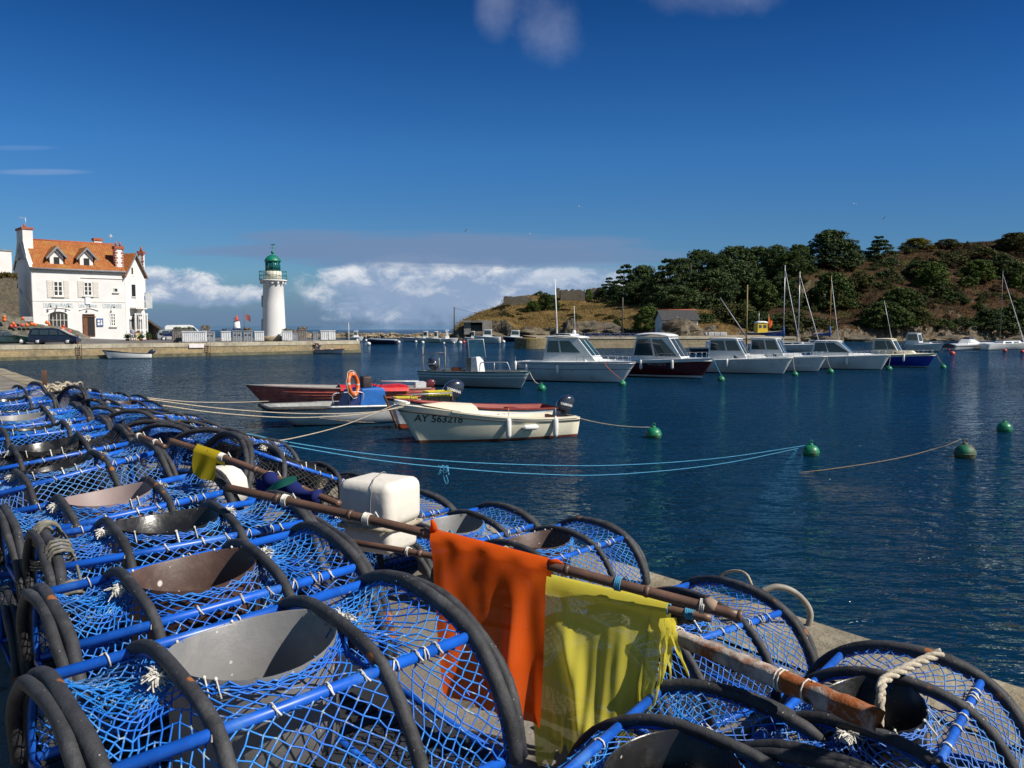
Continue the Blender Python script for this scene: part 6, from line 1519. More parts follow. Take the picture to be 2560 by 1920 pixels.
dr = px_open((206, 785), (238, 841), kind='door', nx=1, nz=1, frame_m=DOORW, trim=False)
g = MB(); w_ = hp(238, 800)[0] - hp(206, 800)[0]; g.box((w_ * .18, -.1, 1.15), (w_ * .34, .06, 2.2)); g.box((w_ / 2, -.1, 2.38), (w_, .06, .1)); g.build('door_leaf', DOORW, dr)
px_open((275, 782), (290, 816), nx=2, nz=4)
g = MB(); a, b = hp(198, 776), hp(246, 776); g.tube([(lerp(a[0], b[0], k / 10), -.06, a[1] + .28 * math.sin(math.pi * k / 10)) for k in range(11)], .06, 6); a, b = hp(116, 774), hp(176, 774); g.tube([(lerp(a[0], b[0], k / 10), -.05, a[1] + .22 * math.sin(math.pi * k / 10)) for k in range(11)], .05, 6); g.build('arched_moulding', TRIM, house)
for (a, b, word) in (((108, 756), (184, 769), 'RESTAURANT'), ((197, 758), (244, 769), 'du Phare'), ((257, 758), (306, 770), 'TERRASSE')):
    (x0, z1), (x1, z0) = hp(*a), hp(*b); g = MB(); g.box(((x0 + x1) / 2, -.02, (z0 + z1) / 2), (x1 - x0, .03, z1 - z0)); sg = g.build('painted_panel', mat('pale_blue_grey_panel', (.62, .64, .64), .8, .05, 2), house)
    vs, fs, w = text_polys(word, (z1 - z0) * .92, .01); k = (x1 - x0) * .9 / w; g = MB(); g.add([(x0 + (x1 - x0) * .05 + v[0] * k, -.042, z0 + (z1 - z0) * .16 + v[1]) for v in vs], fs); g.build('lettering', mat('faded_blue_lettering', (.34, .40, .43), .8, .2, 5), sg, fixn=False)
for q in ((124, 768), (169, 768), (221, 769), (282, 770)):
    x, z = hp(*q); g = MB(); g.tube([(x, 0, z + .35), (x, -.35, z + .45), (x, -.5, z + .2)], .02, 5); g.lathe([(.12, -.12), (.05, .08), (.02, .12)], c=(x, -.5, z + .1), n=8); g.build('wall_lamp', BLACK, house)
(x0, z1), (x1, z0) = hp(241, 796), hp(258, 816); nb_ = thing('notice_board', 'blue framed menu board on the restaurant wall beside the door', 'notice board', H0 + HU * x0 + Vector((0, 0, z0)), HRZ)
g = MB(); g.box(((x1 - x0) / 2, -.06, (z1 - z0) / 2), (x1 - x0, .08, z1 - z0)); g.build('frame', mat('blue_frame', (.03, .09, .26), .5), nb_); g = MB()
for k, (u, v, a, b) in enumerate(((.3, .66, .34, .3), (.72, .7, .22, .22), (.3, .28, .34, .26), (.7, .35, .26, .34))): g.box(((x1 - x0) * u, -.108, (z1 - z0) * v), ((x1 - x0) * a, .01, (z1 - z0) * b))
g.build('menu_sheets', WHITE_PAINT, nb_)
x, z = hp(219, 741); g = MB(); g.box((x, -.12, z - .5), (.6, .03, .9)); g.build('hanging_cloth', mat('lilac_white_cloth', (.72, .73, .82), .8), house)
# dormers
for (pk, wl_, wr_, wb) in (((143, 617), (136, 642), (151, 664), 118), ((219, 620), (211, 645), (226, 668), 194)):
    x0, z1 = hp(*wl_); x1, z0 = hp(*wr_); xc = (x0 + x1) / 2; w = (x1 - x0) * .85 + .2; yf = .35; zr = hp(*pk)[1] + .05; ze = zr - 1.0
    d_ = bpy.data.objects.new('dormer', None); col.objects.link(d_); d_.parent = house; d_.location = (xc, yf, 0)
    g = MB(); g.loft([[(-w, y, EZ - .1), (-w, y, ze), (0, y, zr - .12), (w, y, ze), (w, y, EZ - .1)] for y in (0, 3.2)], closed=False, smooth=False); g.add([(-w, 0, EZ - .1), (w, 0, EZ - .1), (w, 0, ze), (0, 0, zr - .12), (-w, 0, ze)], [(0, 1, 2, 3, 4)]); g.build('dormer_wall', RENDER, d_)
    for s_ in (-1, 1):
        g = MB(); g.plate([(0, -.35, zr), (s_ * (w + .42), -.35, ze - .36), (s_ * (w + .42), 3.0, ze - .36), (0, 3.4, zr)], (0, 0, 1), .1); g.build('dormer_roof', TILE, d_)
        g = MB(); g.plate([(0, -.40, zr + .05), (s_ * (w + .46), -.40, ze - .33), (s_ * (w + .46), -.40, ze - .58), (0, -.40, zr - .24)], (0, -1, 0), .06); g.build('bargeboard', LEAD, d_)
    g = MB(); g.plate([(-(x1 - x0) / 2, -.01, z0), ((x1 - x0) / 2, -.01, z0), ((x1 - x0) / 2, -.01, z1), (-(x1 - x0) / 2, -.01, z1)], (0, -1, 0), .008); wn = g.build('dormer_window', DARK, d_)
# angled bay with its own gable
K0 = H0 + HU * HX; bd = Vector((.36, .93, 0)).normalized(); end = atd(364, 813, (K0 + bd * 3.5).y); bd = (Vector((end.x, end.y, 0)) - K0); BW = bd.length; bd.normalize(); BRZ = math.atan2(bd.y, bd.x)
bay = bpy.data.objects.new('gabled_bay', None); col.objects.link(bay); bay.parent = house; bay.matrix_world = Matrix.Translation(K0) @ Matrix.Rotation(BRZ, 4, 'Z')
bpy.context.view_layer.update()
BE, BP = 10.0, 12.5
g = MB(); g.loft([[(-.02, y, .5), (-.02, y, BE), (BW / 2, y, BP), (BW, y, BE), (BW, y, .5)] for y in (-.02, 6)], closed=False, smooth=False); g.add([(-.02, -.02, .5), (BW, -.02, .5), (BW, -.02, BE), (BW / 2, -.02, BP), (-.02, -.02, BE)], [(0, 1, 2, 3, 4)]); g.build('bay_wall', RENDER, bay)
for s_ in (-1, 1):
    xe = BW / 2 + s_ * (BW / 2 + .3); ze = BE - .3 * (BP - BE) / (BW / 2); g = MB(); g.plate([(BW / 2, -.3, BP + .02), (xe, -.3, ze), (xe, 5.5, ze), (BW / 2, 5.5, BP + .02)], (0, 0, 1), .12); g.build('bay_roof', TILE, bay)
    g = MB(); g.plate([(BW / 2, -.36, BP + .14), (xe, -.36, ze + .1), (xe, -.36, ze - .14), (BW / 2, -.36, BP - .12)], (0, -1, 0), .07); g.build('bargeboard', LEAD, bay)
def bx(x0, x1, z0, z1, name, m, y=-.03, t=.03): g = MB(); g.box(((x0 + x1) / 2, y, (z0 + z1) / 2), (x1 - x0, t, z1 - z0)); return g.build(name, m, bay)
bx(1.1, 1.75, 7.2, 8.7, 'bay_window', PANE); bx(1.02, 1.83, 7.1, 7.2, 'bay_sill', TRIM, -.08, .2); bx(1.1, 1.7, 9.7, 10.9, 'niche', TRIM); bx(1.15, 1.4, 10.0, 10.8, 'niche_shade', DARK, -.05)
g = MB(); g.plate([(.9, -.03, 2.0), (2.3, -.03, 2.0), (2.3, -.03, 4.3)] + [(1.6 + .7 * math.cos(a), -.03, 4.3 + .7 * math.sin(a)) for a in [math.pi * j / 8 for j in range(1, 8)]] + [(.9, -.03, 4.3)], (0, -1, 0), .02); g.build('bay_doorway', DARK, bay)
g = MB(); g.box((1.65, -.5, 5.7), (2.0, 1.0, .12)); 
for k in range(9): g.box((.75 + k * .225, -.95, 6.2), (.035, .035, .9))
g.box((1.65, -.95, 6.65), (2.0, .05, .06)); g.loft([[(1.65 + x * (1 - k), -.0 - .9 * (1 - k), 5.65 - k * 1.1) for x in (-.6, .6)] for k in (0, .5, 1)], closed=False); g.build('balcony', TRIM, bay)
g = MB()
for x in (.55, 2.6): g.box((x, -.9, 3.9), (.16, .16, 2.4))
g.box((1.6, -.9, 5.0), (2.3, .14, .12))
for k in range(6): g.box((.8 + k * .32, -.9, 4.0), (.05, .05, 2.0))
g.box((1.6, -.9, 3.0), (2.2, .1, .1)); g.build('porch_screen', WHITE_PAINT, bay)
hs_ = atd(373, 752, 108); sgn = thing('hanging_sign', 'tall narrow white sign projecting from the corner of the restaurant', 'sign', hs_, R(0)); g = MB(); g.box((0, 0, 0), (.7, .08, 1.95)); g.box((0, -.045, .3), (.45, .01, .9)); g.build('panel', mat('pale_aqua_sign', (.70, .74, .74), .6, .08, 3), sgn); g = MB(); g.tube([(-.35, 0, .9), (-.95, .2, .9)], .03, 5); g.tube([(-.35, 0, -.8), (-.95, .2, -.8)], .03, 5); g.build('bracket', BLACK, sgn)
c_ = K0 + bd * (BW + .2) - Vector((bd.y, -bd.x, 0)) * 4.0
xx = atd(353, 640, 112); g = MB(); z1 = EYE + (HORIZON - 636) / F_PX * 112; g.box((xx.x, xx.y, (z1 + 8) / 2), (.62, .62, z1 - 8)); e = bpy.data.objects.new('chimney', None); col.objects.link(e); e.parent = house; e.matrix_parent_inverse = house.matrix_world.inverted() if False else (Matrix.Translation(H0) @ Matrix.Rotation(HRZ, 4, 'Z')).inverted()
g.build('shaft', RENDER, e); g = MB(); g.box((xx.x, xx.y, z1 + .15), (.85, .85, .3)); g.lathe([(.16, z1 + .3), (.12, z1 + .9)], c=(xx.x, xx.y, 0), n=10)
for i in range(10):
    for sx in (-1, 1): g.box((xx.x + sx * .3, xx.y - .3, 9 + i * .4 + .2), (.3 if i % 2 else .16, .08, .28))
g.build('brick_cap', RIDGE, e)
# rubble wall, white house, stair edge and slope beside it
RUB = brick_mat('rubble_stone_wall', (.17, .14, .10), (.10, .087, .07), (.08, .073, .06), .42, .15, .02, bump=.08, wob=.45, stain=((.09, .085, .05), .8, .5, .7))
a = atd(-90, 813, 92); b = atd(52, 813, 98.5); d = (b - a); wroot = thing('rubble_wall', 'tall brown rubble stone retaining wall with grass on top beside the restaurant', 'stone wall', Vector((a.x, a.y, 0)), math.atan2(d.y, d.x))
zt = EYE + (HORIZON - 692) / F_PX * 96
g = MB(); n = 24; L_ = d.length
g.loft([[(L_ * i / n, yy, zz + (.25 * mnoise.noise(Vector((i * .7, 0, 3))) if zz > 3 else 0)) for i in range(n + 1)] for yy, zz in ((0, .5), (.25, zt), (1.4, zt + .1), (1.4, .5))], closed=False, smooth=False); g.add([(L_, 0, .5), (L_, 1.4, .5), (L_, 1.4, zt), (L_, .25, zt)], [(0, 1, 2, 3)]); g.build('stonework', RUB, wroot)
def tuft_mesh(pts, size, seed, up=.6):
    rg = np.random.RandomState(seed); P = np.asarray(pts); n = len(P); d = rg.randn(n, 3); d[:, 2] = np.abs(d[:, 2]) + up; d /= np.linalg.norm(d, axis=1, keepdims=True)
    w = np.cross(d, rg.randn(n, 3)); w /= np.linalg.norm(w, axis=1, keepdims=True); s = (size * rg.uniform(.5, 1.3, n))[:, None]
    return np.stack([P - w * s * .22, P + w * s * .22, P + d * s], 1).reshape(-1, 3), np.arange(n * 3).reshape(-1, 3)
rg_ = random.Random(4)
GRASSM = leaf_mat('dry_wall_grass', (.10, .08, .025), (.16, .11, .04))
V_, F_i = tuft_mesh([(rg_.uniform(0, L_), rg_.uniform(.15, 1.5), zt + rg_.uniform(-.15, .25)) for _ in range(5000)], .42, 3); link('grass', np_mesh('grass', V_, F_i, GRASSM), wroot)
q = atd(-80, 813, 104); q2 = atd(36, 813, 108); zt2 = EYE + (HORIZON - 627) / F_PX * 106
wh = thing('white_house', 'plain white house wall standing behind the rubble wall', 'house', Vector((q.x, q.y, 0)), math.atan2((q2 - q).y, (q2 - q).x)); g = MB(); g.box(((q2 - q).length / 2, 3, zt2 / 2), ((q2 - q).length, 6, zt2)); g.build('wall', RENDER, wh); g = MB(); g.box(((q2 - q).length / 2, 3, zt2 + .08), ((q2 - q).length + .2, 6.2, .16)); g.build('roof_edge', LEAD, wh)
a, b = atd(50, 722, 99), atd(81, 777, 98.2); g = MB(); g.tube([a, b], .09, 6); g.tube([a + Vector((0, 0, -.25)), b + Vector((0, 0, -.25))], .05, 6); g.build('stair_rail', TRIM, label='pale stair rail slanting down between the rubble wall and the restaurant', cat='rail')
fn = thing('picket_fence', 'short white picket fence at the foot of the restaurant gable', 'fence', atd(60, 803, 97.6), R(8)); g = MB()
for k in range(9): g.box((k * .11, 0, .25), (.06, .03, .55))
g.build('pickets', WHITE_PAINT, fn); g = MB(); g.box((.44, .03, .4), (1.0, .03, .06)); g.box((.44, .03, .12), (1.0, .03, .06)); g.build('rails', WHITE_PAINT, fn)
# mound of old nets with floats
NETM_ = mat('heaped_old_nets', (.13, .115, .09), .95, .5, 1.2, bump=.12, bscale=5, stain=((.06, .075, .06), 1.4, .45, .65))
rows = []; prof = [(-60, 770), (0, 782), (60, 798), (100, 806), (140, 811), (180, 822), (205, 832), (222, 842)]
for i in range(40):
    x = lerp(-60, 224, i / 39); yt = interp(x, prof); D0 = 94 + 5.5 * max(0, x) / 220; row = []
    for j in range(9):
        k = j / 8; dd = D0 + 3.6 * k; zt_ = EYE + (HORIZON - yt) / F_PX * (D0 + 2.4); zb = FARQ; P = atd(x, 813, dd); hgt = math.sin(min(1, k * 1.35) * math.pi / 2)
        z = lerp(zb - .1, zt_, hgt) + (.35 * mnoise.fractal(Vector((P.x * .8, P.y * .8, 5)), 1, 2, 4) if 0 < j else 0); row.append(Vector((P.x, dd, z)))
    rows.append(row)
g = MB(); g.loft(rows, closed=False); g.build('net_heap', NETM_, label='grey brown mound of old fishing nets piled in front of the restaurant', cat='net heap')
NB = [rows[int((x + 60) / 284 * 39)] for x in (0,)]
for (x, y, d, m_) in ((11, 793, 9, 0), (11, 800, 10, 0), (33, 809, 9, 0), (28, 815, 9, 1), (38, 816, 9, 1), (57, 796, 8, 0), (55, 813, 9, 1), (67, 813, 9, 0), (79, 810, 9, 0), (87, 812, 9, 0), (117, 806, 9, 0), (123, 811, 7, 0), (157, 823, 11, 0), (159, 816, 8, 1), (145, 826, 9, 1), (174, 829, 10, 1)):
    D0 = 94 + 5.5 * max(0, x) / 220; P = atd(x, y, D0 + .7); r = d / 2 * D0 / F_PX
    f_ = thing('net_float', 'round orange float on the mound of old nets' if m_ == 0 else 'round red float on the mound of old nets', 'float', P, group='floats on the mound of nets'); g = MB(); g.ball((0, 0, 0), (r, r, r), 10); g.lathe([(r * .3, r * .85), (r * .2, r * 1.2)], n=7); g.build('ball', ORANGE if m_ == 0 else BUOY_R, f_)
# ------------------------------------------------------------------ vehicles
def car(label, P, rz, L, W, Hh, m, profile, name='parked_car', win=GLASS, wheel_r=.31, wb=(.18, .80), lights=True, sidewin=None, plate=None, cat='car'):
    """profile: list of (x fraction, z) of the roofline from tail to nose; body is lofted across with tumblehome"""
    r_ = thing(name, label, cat, P, rz, None)
    zb = .22; n = len(profile); g = MB(); belt = .95
    secs = []
    for y, k, zk in ((-1, 1.0, 0), (-.86, .995, .35), (-.7, 1.0, 1), (.7, 1.0, 1), (.86, .995, .35), (1, 1.0, 0)):
        pass
    def half(z): return W / 2 * (1 - .16 * smoothstep(belt, Hh, z)) * (1 - .06 * smoothstep(.55, zb, z))
    ring = [(x * L, z) for x, z in profile] + [(L * .985, zb), (L * .02, zb)]
    left = [(x, half(z), z) for x, z in ring]; right = [(x, -half(z), z) for x, z in ring]; inn = [(x, half(z) * .86, z + (.05 if z > .7 else 0)) for x, z in ring]; inn2 = [(x, -y, z) for x, y, z in inn]
    g.loft([right, inn2, inn, left], True, False, smooth=True); g.add(left, [tuple(range(len(left)))]); g.add(right, [tuple(reversed(range(len(right))))])
    g.build('body', m, r_)
    for sy in (-1, 1):
        for pts in (sidewin or []):
            g = MB(); P_ = [(x * L, sy * (half(z) + .006), z) for x, z in pts]; g.plate(P_, (0, sy, 0), .008); g.build('window', win, r_)
        for wx in wb:
            w_ = bpy.data.objects.new('wheel', None); col.objects.link(w_); w_.parent = r_; w_.location = (wx * L, sy * (W / 2 - .1), wheel_r)
            M = Matrix.Rotation(R(90), 4, 'X'); g = MB(); g.lathe([(wheel_r * .62, -.1), (wheel_r * .95, -.1), (wheel_r, -.05), (wheel_r, .05), (wheel_r * .95, .1), (wheel_r * .62, .1)], n=18, M=M, caps=False); g.build('tyre', BLACK, w_)
            g = MB(); g.lathe([(.02, -.085), (wheel_r * .6, -.095), (wheel_r * .64, 0), (wheel_r * .6, .095), (.02, .085)], n=18, M=M); g.build('rim', ALU, w_)
    def face(f, u0, u1, nm, mt, t=.012):
        a, b = profile[f], profile[f + 1]; pt = lambda k, y: Vector((lerp(a[0], b[0], k) * L, y, lerp(a[1], b[1], k))); d = pt(1, 0) - pt(0, 0); nr = Vector((-d.z, 0, d.x)).normalized()
        y0 = half(lerp(a[1], b[1], .5)) * .84; g = MB(); g.plate([pt(u0, y0) + nr * .002, pt(u1, y0) + nr * .002, pt(u1, -y0) + nr * .002, pt(u0, -y0) + nr * .002], nr, t); return g.build(nm, mt, r_)
    r_['f'] = 1
    if lights:
        for sy in (-1, 1):
            g = MB(); g.box((L * .012, sy * W * .42, .85), (.06, .16, .32)); g.build('tail_light', mat('red_lamp_glass', (.4, .01, .01), .3), r_)
            g = MB(); g.box((L * .965, sy * W * .36, .68), (.16, .3, .14)); g.build('headlight', ALU, r_)
    if plate: g = MB(); g.box((-.005, 0, .72), (.03, .52, .12)); g.build('number_plate', plate, r_)
    return r_, face
DKBLUE = mat('dark_blue_car_paint', (.008, .012, .03), .22, .2, 2, coat=.7); DKGREEN = mat('dark_green_car_paint', (.006, .02, .018), .25, .2, 2, coat=.6); SILVER = mat('silver_car_paint', (.32, .33, .35), .3, .1, 2, metal=.4, coat=.4); YPLATE = mat('yellow_number_plate', (.6, .45, .02), .5)
MPV = [(.0, .45), (.0, 1.0), (.04, 1.62), (.10, 1.72), (.50, 1.74), (.62, 1.62), (.84, 1.02), (.985, .80), (1.0, .45)]
P = atz(66, 862, FARQ); c1, fc = car('dark blue people carrier parked on the quay below the restaurant', P + Vector((0, .9, .004)), R(12), 4.7, 1.82, 1.74, DKBLUE, MPV, sidewin=[[(.06, 1.05), (.22, 1.05), (.22, 1.55), (.09, 1.55)], [(.24, 1.05), (.42, 1.05), (.42, 1.58), (.24, 1.56)], [(.44, 1.05), (.62, 1.05), (.58, 1.56), (.44, 1.58)], [(.64, 1.04), (.78, 1.04), (.63, 1.5), (.62, 1.52)]])
fc(1, .1, .9, 'rear_window', GLASS); fc(5, .05, .95, 'windscreen', GLASS)
HATCH = [(.0, .45), (.0, .95), (.08, 1.40), (.16, 1.46), (.5, 1.47), (.68, .98), (.97, .82), (1.0, .45)]
P = atz(-32, 862.3, FARQ); c2, fc = car('dark green hatchback with a yellow number plate parked behind the people carrier', P + Vector((-.6, .6, .004)), R(46), 4.0, 1.68, 1.47, DKGREEN, HATCH, sidewin=[[(.12, .95), (.36, .95), (.36, 1.36), (.17, 1.36)], [(.38, .95), (.62, .95), (.5, 1.36), (.38, 1.37)]], plate=YPLATE); fc(1, .1, .95, 'rear_window', GLASS); fc(4, .1, .9, 'windscreen', GLASS)
VAN = [(.0, .5), (.0, 1.9), (.05, 2.02), (.62, 2.05), (.72, 1.95), (.86, 1.25), (.99, 1.0), (1.0, .5)]
P = atd(413, 837, 116); P.z = FARQ; c3, fc = car('white delivery van parked beyond the fish bins', P, R(22), 5.0, 1.95, 2.05, WHITE, VAN, name='delivery_van', sidewin=[[(.66, 1.25), (.83, 1.25), (.75, 1.75), (.66, 1.8)]], cat='van'); fc(4, .1, .95, 'windscreen', GLASS); fc(0, .55, .9, 'rear_window', GLASS)
P = atd(392, 848, 108); P.z = FARQ; c4, fc = car('silver hatchback parked against the white delivery van', P, R(30), 3.9, 1.68, 1.45, SILVER, HATCH, sidewin=[[(.12, .95), (.36, .95), (.36, 1.36), (.17, 1.36)], [(.38, .95), (.62, .95), (.5, 1.36), (.38, 1.37)]]); fc(1, .1, .95, 'rear_window', GLASS); fc(4, .1, .9, 'windscreen', GLASS)
P = atz(402, 854, FARQ); mb = thing('motorbike', 'dark blue touring motorbike parked by the quay edge beside a rusty bollard', 'motorbike', P + Vector((0, 0, .004)), R(26))
for x in (.32, 1.72):
    w_ = bpy.data.objects.new('wheel', None); col.objects.link(w_); w_.parent = mb; w_.location = (x, 0, .32); M = Matrix.Rotation(R(90), 4, 'X')
    g = MB(); g.lathe([(.2, -.06), (.3, -.06), (.32, 0), (.3, .06), (.2, .06)], n=16, M=M, caps=False); g.build('tyre', BLACK, w_); g = MB(); g.lathe([(.02, -.04), (.2, -.05), (.2, .05), (.02, .04)], n=14, M=M); g.build('rim', ALU, w_)
g = MB(); g.loft([[(x, w * math.cos(a), z + h * math.sin(a)) for a in [k * .6283 for k in range(10)]] for x, z, w, h in ((.0, .8, .08, .06), (.25, .86, .16, .12), (.7, .8, .17, .16), (1.05, .86, .2, .2), (1.35, .82, .2, .26), (1.6, .95, .18, .2), (1.78, .85, .08, .1))], True, True); g.build('fairing', mat('blue_motorbike_paint', (.01, .015, .09), .2, .2, 3, coat=.6), mb)
g = MB(); g.box((1.0, 0, .45), (.6, .34, .36)); g.tube([(1.55, 0, .9), (1.75, 0, .32)], .04, 6); g.tube([(.3, .14, .42), (.9, .16, .32)], .05, 6); g.build('engine', ALU, mb); g = MB(); g.plate([(1.62, -.16, 1.05), (1.62, .16, 1.05), (1.4, .13, 1.42), (1.4, -.13, 1.42)], (1, 0, .4), .01); g.build('windshield', CLEAR, mb); g = MB(); g.rbox((.02, 0, .98), (.36, .34, .3), .06, 3); g.build('top_case', BLACK, mb); g = MB(); g.tube([(1.45, -.36, 1.12), (1.5, 0, 1.1), (1.45, .36, 1.12)], .02, 6); g.build('handlebar', BLACK, mb)
for q, lab in (((192, 861), 'rusty iron bollard in front of the grey trough on the far quay'), ((443, 856), 'rusty iron bollard beside the motorbike on the far quay')):
    P = atz(*q, FARQ); b_ = thing('bollard', lab, 'bollard', P, FQA); g = MB(); g.lathe([(.22, 0), (.2, .1), (.19, .75), (.24, .85), (.24, .95), (.1, 1.0)], n=14); g.build('post', RUST, b_)
P = atz(162, 852, FARQ); P.y += 3; tr = thing('metal_trough', 'long grey galvanised trough standing at the foot of the net mound', 'trough', P + Vector((0, 0, .1)), FQA - R(10)); g = MB(); g.loft([[(x * 2.5 + 1.3, y * w, z) for x, y in ((-.5, -.4), (.5, -.4), (.5, .4), (-.5, .4))] for z, w in ((.05, .8), (.8, 1.1), (.8, 1.0), (.12, .7))], True, True, smooth=False); g.build('tub', GALV, tr)
g = MB(); 
for x in (.3, 2.3): g.box((x, 0, -.02), (.12, .8, .2))
g.build('skid', RUST, tr)
# slope wall to the right of the house
a, b = atd(364, 800, 111), atd(404, 826, 108); sw = thing('ramp_wall', 'dark brown sloping parapet wall running down beside the restaurant', 'wall', (0, 0, 0)); g = MB(); t_ = Vector((.25, .5, 0)); dz = Vector((0, 0, -.9)); a0, b0 = a - Vector((1.2, 0, -.9)), b
g.loft([[a0, a0 + t_, a0 + t_ + dz, a0 + dz], [b0, b0 + t_, b0 + t_ + dz * .8, b0 + dz * .8]], True, True, smooth=False); g.build('parapet', mat('dark_earth_render', (.06, .045, .03), .95, .3, 2), sw)
g = MB(); g.loft([[a0 + dz + Vector((0, .1, 0)), a0 + Vector((0, .1, -4))], [b0 + dz * .8 + Vector((0, .1, 0)), Vector((b0.x, b0.y + .1, FARQ))]], closed=False); g.build('wall_below', RUB, sw)
# white banner and ladders on the quay wall
def onwall(px_): 
    r = ray(px_, 870); t = (FQ0.dot(FQN)) / (Vector((r.x, r.y, 0)).dot(FQN)); return (Vector((r.x * t, r.y * t, 0)) - FQ0).dot(FQD)
u0, u1 = onwall(472), onwall(509); bn = thing('banner', 'white pink printed banner fixed along the top of the quay wall', 'banner', fq((u0 + u1) / 2, -.05, 1.22), FQA); g = MB(); g.box((0, -.09, 0), (u1 - u0, .02, .46)); g.build('sheet', mat('pinkish_banner', (.74, .66, .66), .7, .08, 2), bn)
for px_, lab in ((197, 'iron ladder on the quay wall below the parked people carrier'), (519, 'iron ladder on the quay wall beside the banner')):
    ld = thing('quay_ladder', lab, 'ladder', fq(onwall(px_), -.1, 0), FQA); g = MB()
    for s_ in (-1, 1): g.box((s_ * .2, -.22, .72), (.05, .05, 1.8))
    g.build('stiles', RUST, ld); g = MB()
    for k in range(7): g.box((0, -.22, .0 + k * .24), (.4, .035, .035))
    g.build('rungs', RUST, ld)
# people
def walker(label, P, rz, hgt, shirt, legs, skin, pose='stand'):
    r_ = thing('person', label, 'person', P, rz); k = hgt / 1.72
    def skinned(nm, verts, edges, rad, m, root=0, sub=1):
        me = bpy.data.meshes.new(nm); me.from_pydata([tuple(Vector(v) * k) for v in verts], edges, []); me.materials.append(m); o = bpy.data.objects.new(nm, me); col.objects.link(o); o.parent = r_
        md = o.modifiers.new('skin', 'SKIN'); 
        for i, q in enumerate(rad): v = me.skin_vertices[0].data[i]; v.radius = (q * k, q * k); v.use_root = (i == root)
        md.use_smooth_shade = True; sb = o.modifiers.new('sub', 'SUBSURF'); sb.levels = sub; sb.render_levels = sub; return o
    if pose == 'stand':
        J = [(0, 0, .95), (0, 0, 1.18), (0, 0, 1.42), (0, -.01, 1.52), (0, -.03, 1.66), (-.1, 0, .9), (-.11, -.04, .5), (-.11, .02, .09), (-.11, -.12, .04), (.1, 0, .9), (.11, -.1, .5), (.11, .06, .1), (.11, -.08, .04), (-.19, 0, 1.4), (-.25, .04, 1.14), (-.24, -.06, .92), (-.24, -.1, .82), (.19, 0, 1.4), (.26, -.02, 1.14), (.25, -.12, .93), (.25, -.16, .84)]
    else:
        J = [(0, 0, .9), (0, -.16, 1.08), (0, -.36, 1.2), (0, -.46, 1.2), (0, -.58, 1.17), (-.12, .02, .86), (-.13, -.06, .48), (-.13, .04, .09), (-.13, -.1, .04), (.12, .02, .86), (.13, -.06, .48), (.13, .04, .09), (.13, -.1, .04), (-.2, -.36, 1.16), (-.24, -.5, .92), (-.2, -.6, .72), (-.2, -.64, .64), (.2, -.36, 1.16), (.24, -.5, .92), (.2, -.6, .74), (.2, -.64, .66)]
    Ed = [(0, 1), (1, 2), (2, 3), (3, 4), (0, 5), (5, 6), (6, 7), (7, 8), (0, 9), (9, 10), (10, 11), (11, 12), (2, 13), (13, 14), (14, 15), (15, 16), (2, 17), (17, 18), (18, 19), (19, 20)]
    Rd = [.14, .13, .15, .06, .105, .085, .06, .042, .04, .085, .06, .042, .04, .06, .045, .034, .034, .06, .045, .034, .034]
    skinned('body', J, Ed, Rd, skin)
    skinned('shirt', [J[0], J[1], J[2], J[13], tuple((Vector(J[13]) + Vector(J[14])) / 2), J[17], tuple((Vector(J[17]) + Vector(J[18])) / 2)], [(0, 1), (1, 2), (2, 3), (3, 4), (2, 5), (5, 6)], [.158, .15, .165, .08, .07, .08, .07], shirt)
    skinned('trousers', [J[0], J[5], J[6], J[9], J[10]] + ([J[7], J[11]] if pose != 'stand' else []), [(0, 1), (1, 2), (0, 3), (3, 4)] + ([(2, 5), (4, 6)] if pose != 'stand' else []), [.15, .105, .082, .105, .082] + ([.06, .06] if pose != 'stand' else []), legs)
    g = MB(); h = Vector(J[4]) * k; g.ball(tuple(h + Vector((0, .015, .045)) * k), (.1 * k, .11 * k, .09 * k), 12); g.build('hair', mat('hair', (.12, .09, .07), .8), r_)
    g = MB(); f = h + Vector((0, -.1 * k, 0)); g.ball(tuple(f + Vector((0, -.012, -.01))), .014 * k, 6)
    for sx in (-1, 1): g.ball(tuple(f + Vector((sx * .035 * k, .004, .022 * k))), .012 * k, 6)
    g.build('face', mat('face_detail', (.2, .1, .08), .7), r_)
    return r_
SKIN_ = mat('skin', (.42, .25, .17), .6, .1, 6)
P = atd(332, 855, 101.5); P.z = FARQ + .01
walker('person in a pale blue shirt and shorts walking in front of the restaurant', P, R(20), 1.7, mat('pale_blue_shirt', (.2, .32, .55), .8), mat('pale_shorts', (.35, .36, .42), .8), SKIN_)
P = place_on(SKIFF, (.55, 0, .12)); walker('person in a dark top bending over the outboard of the skiff', P, R(-60), 1.7, NAVY, mat('blue_trousers', (.06, .09, .2), .8), SKIN_, 'bend')
P = atd(345, 845, 103.0); P.z = FARQ; sb_ = thing('sandwich_board', 'tall dark menu board with a cream rounded top standing outside the restaurant', 'sign', P, R(15)); g = MB(); g.plate([(-.3, -.2, 0), (.3, -.2, 0), (.28, 0, 1.2), (0, .03, 1.4), (-.28, 0, 1.2)], (0, -1, .1), .04); g.build('board', DOORW, sb_); g = MB(); g.plate([(-.24, -.2, .2), (.24, -.2, .2), (.23, -.05, 1.1), (-.23, -.05, 1.1)], (0, -1, .1), .07); g.build('menu', mat('cream_menu', (.6, .5, .3), .7), sb_)
LEAFG = leaf_mat('green_leaves', (.03, .06, .015), (.07, .11, .025))
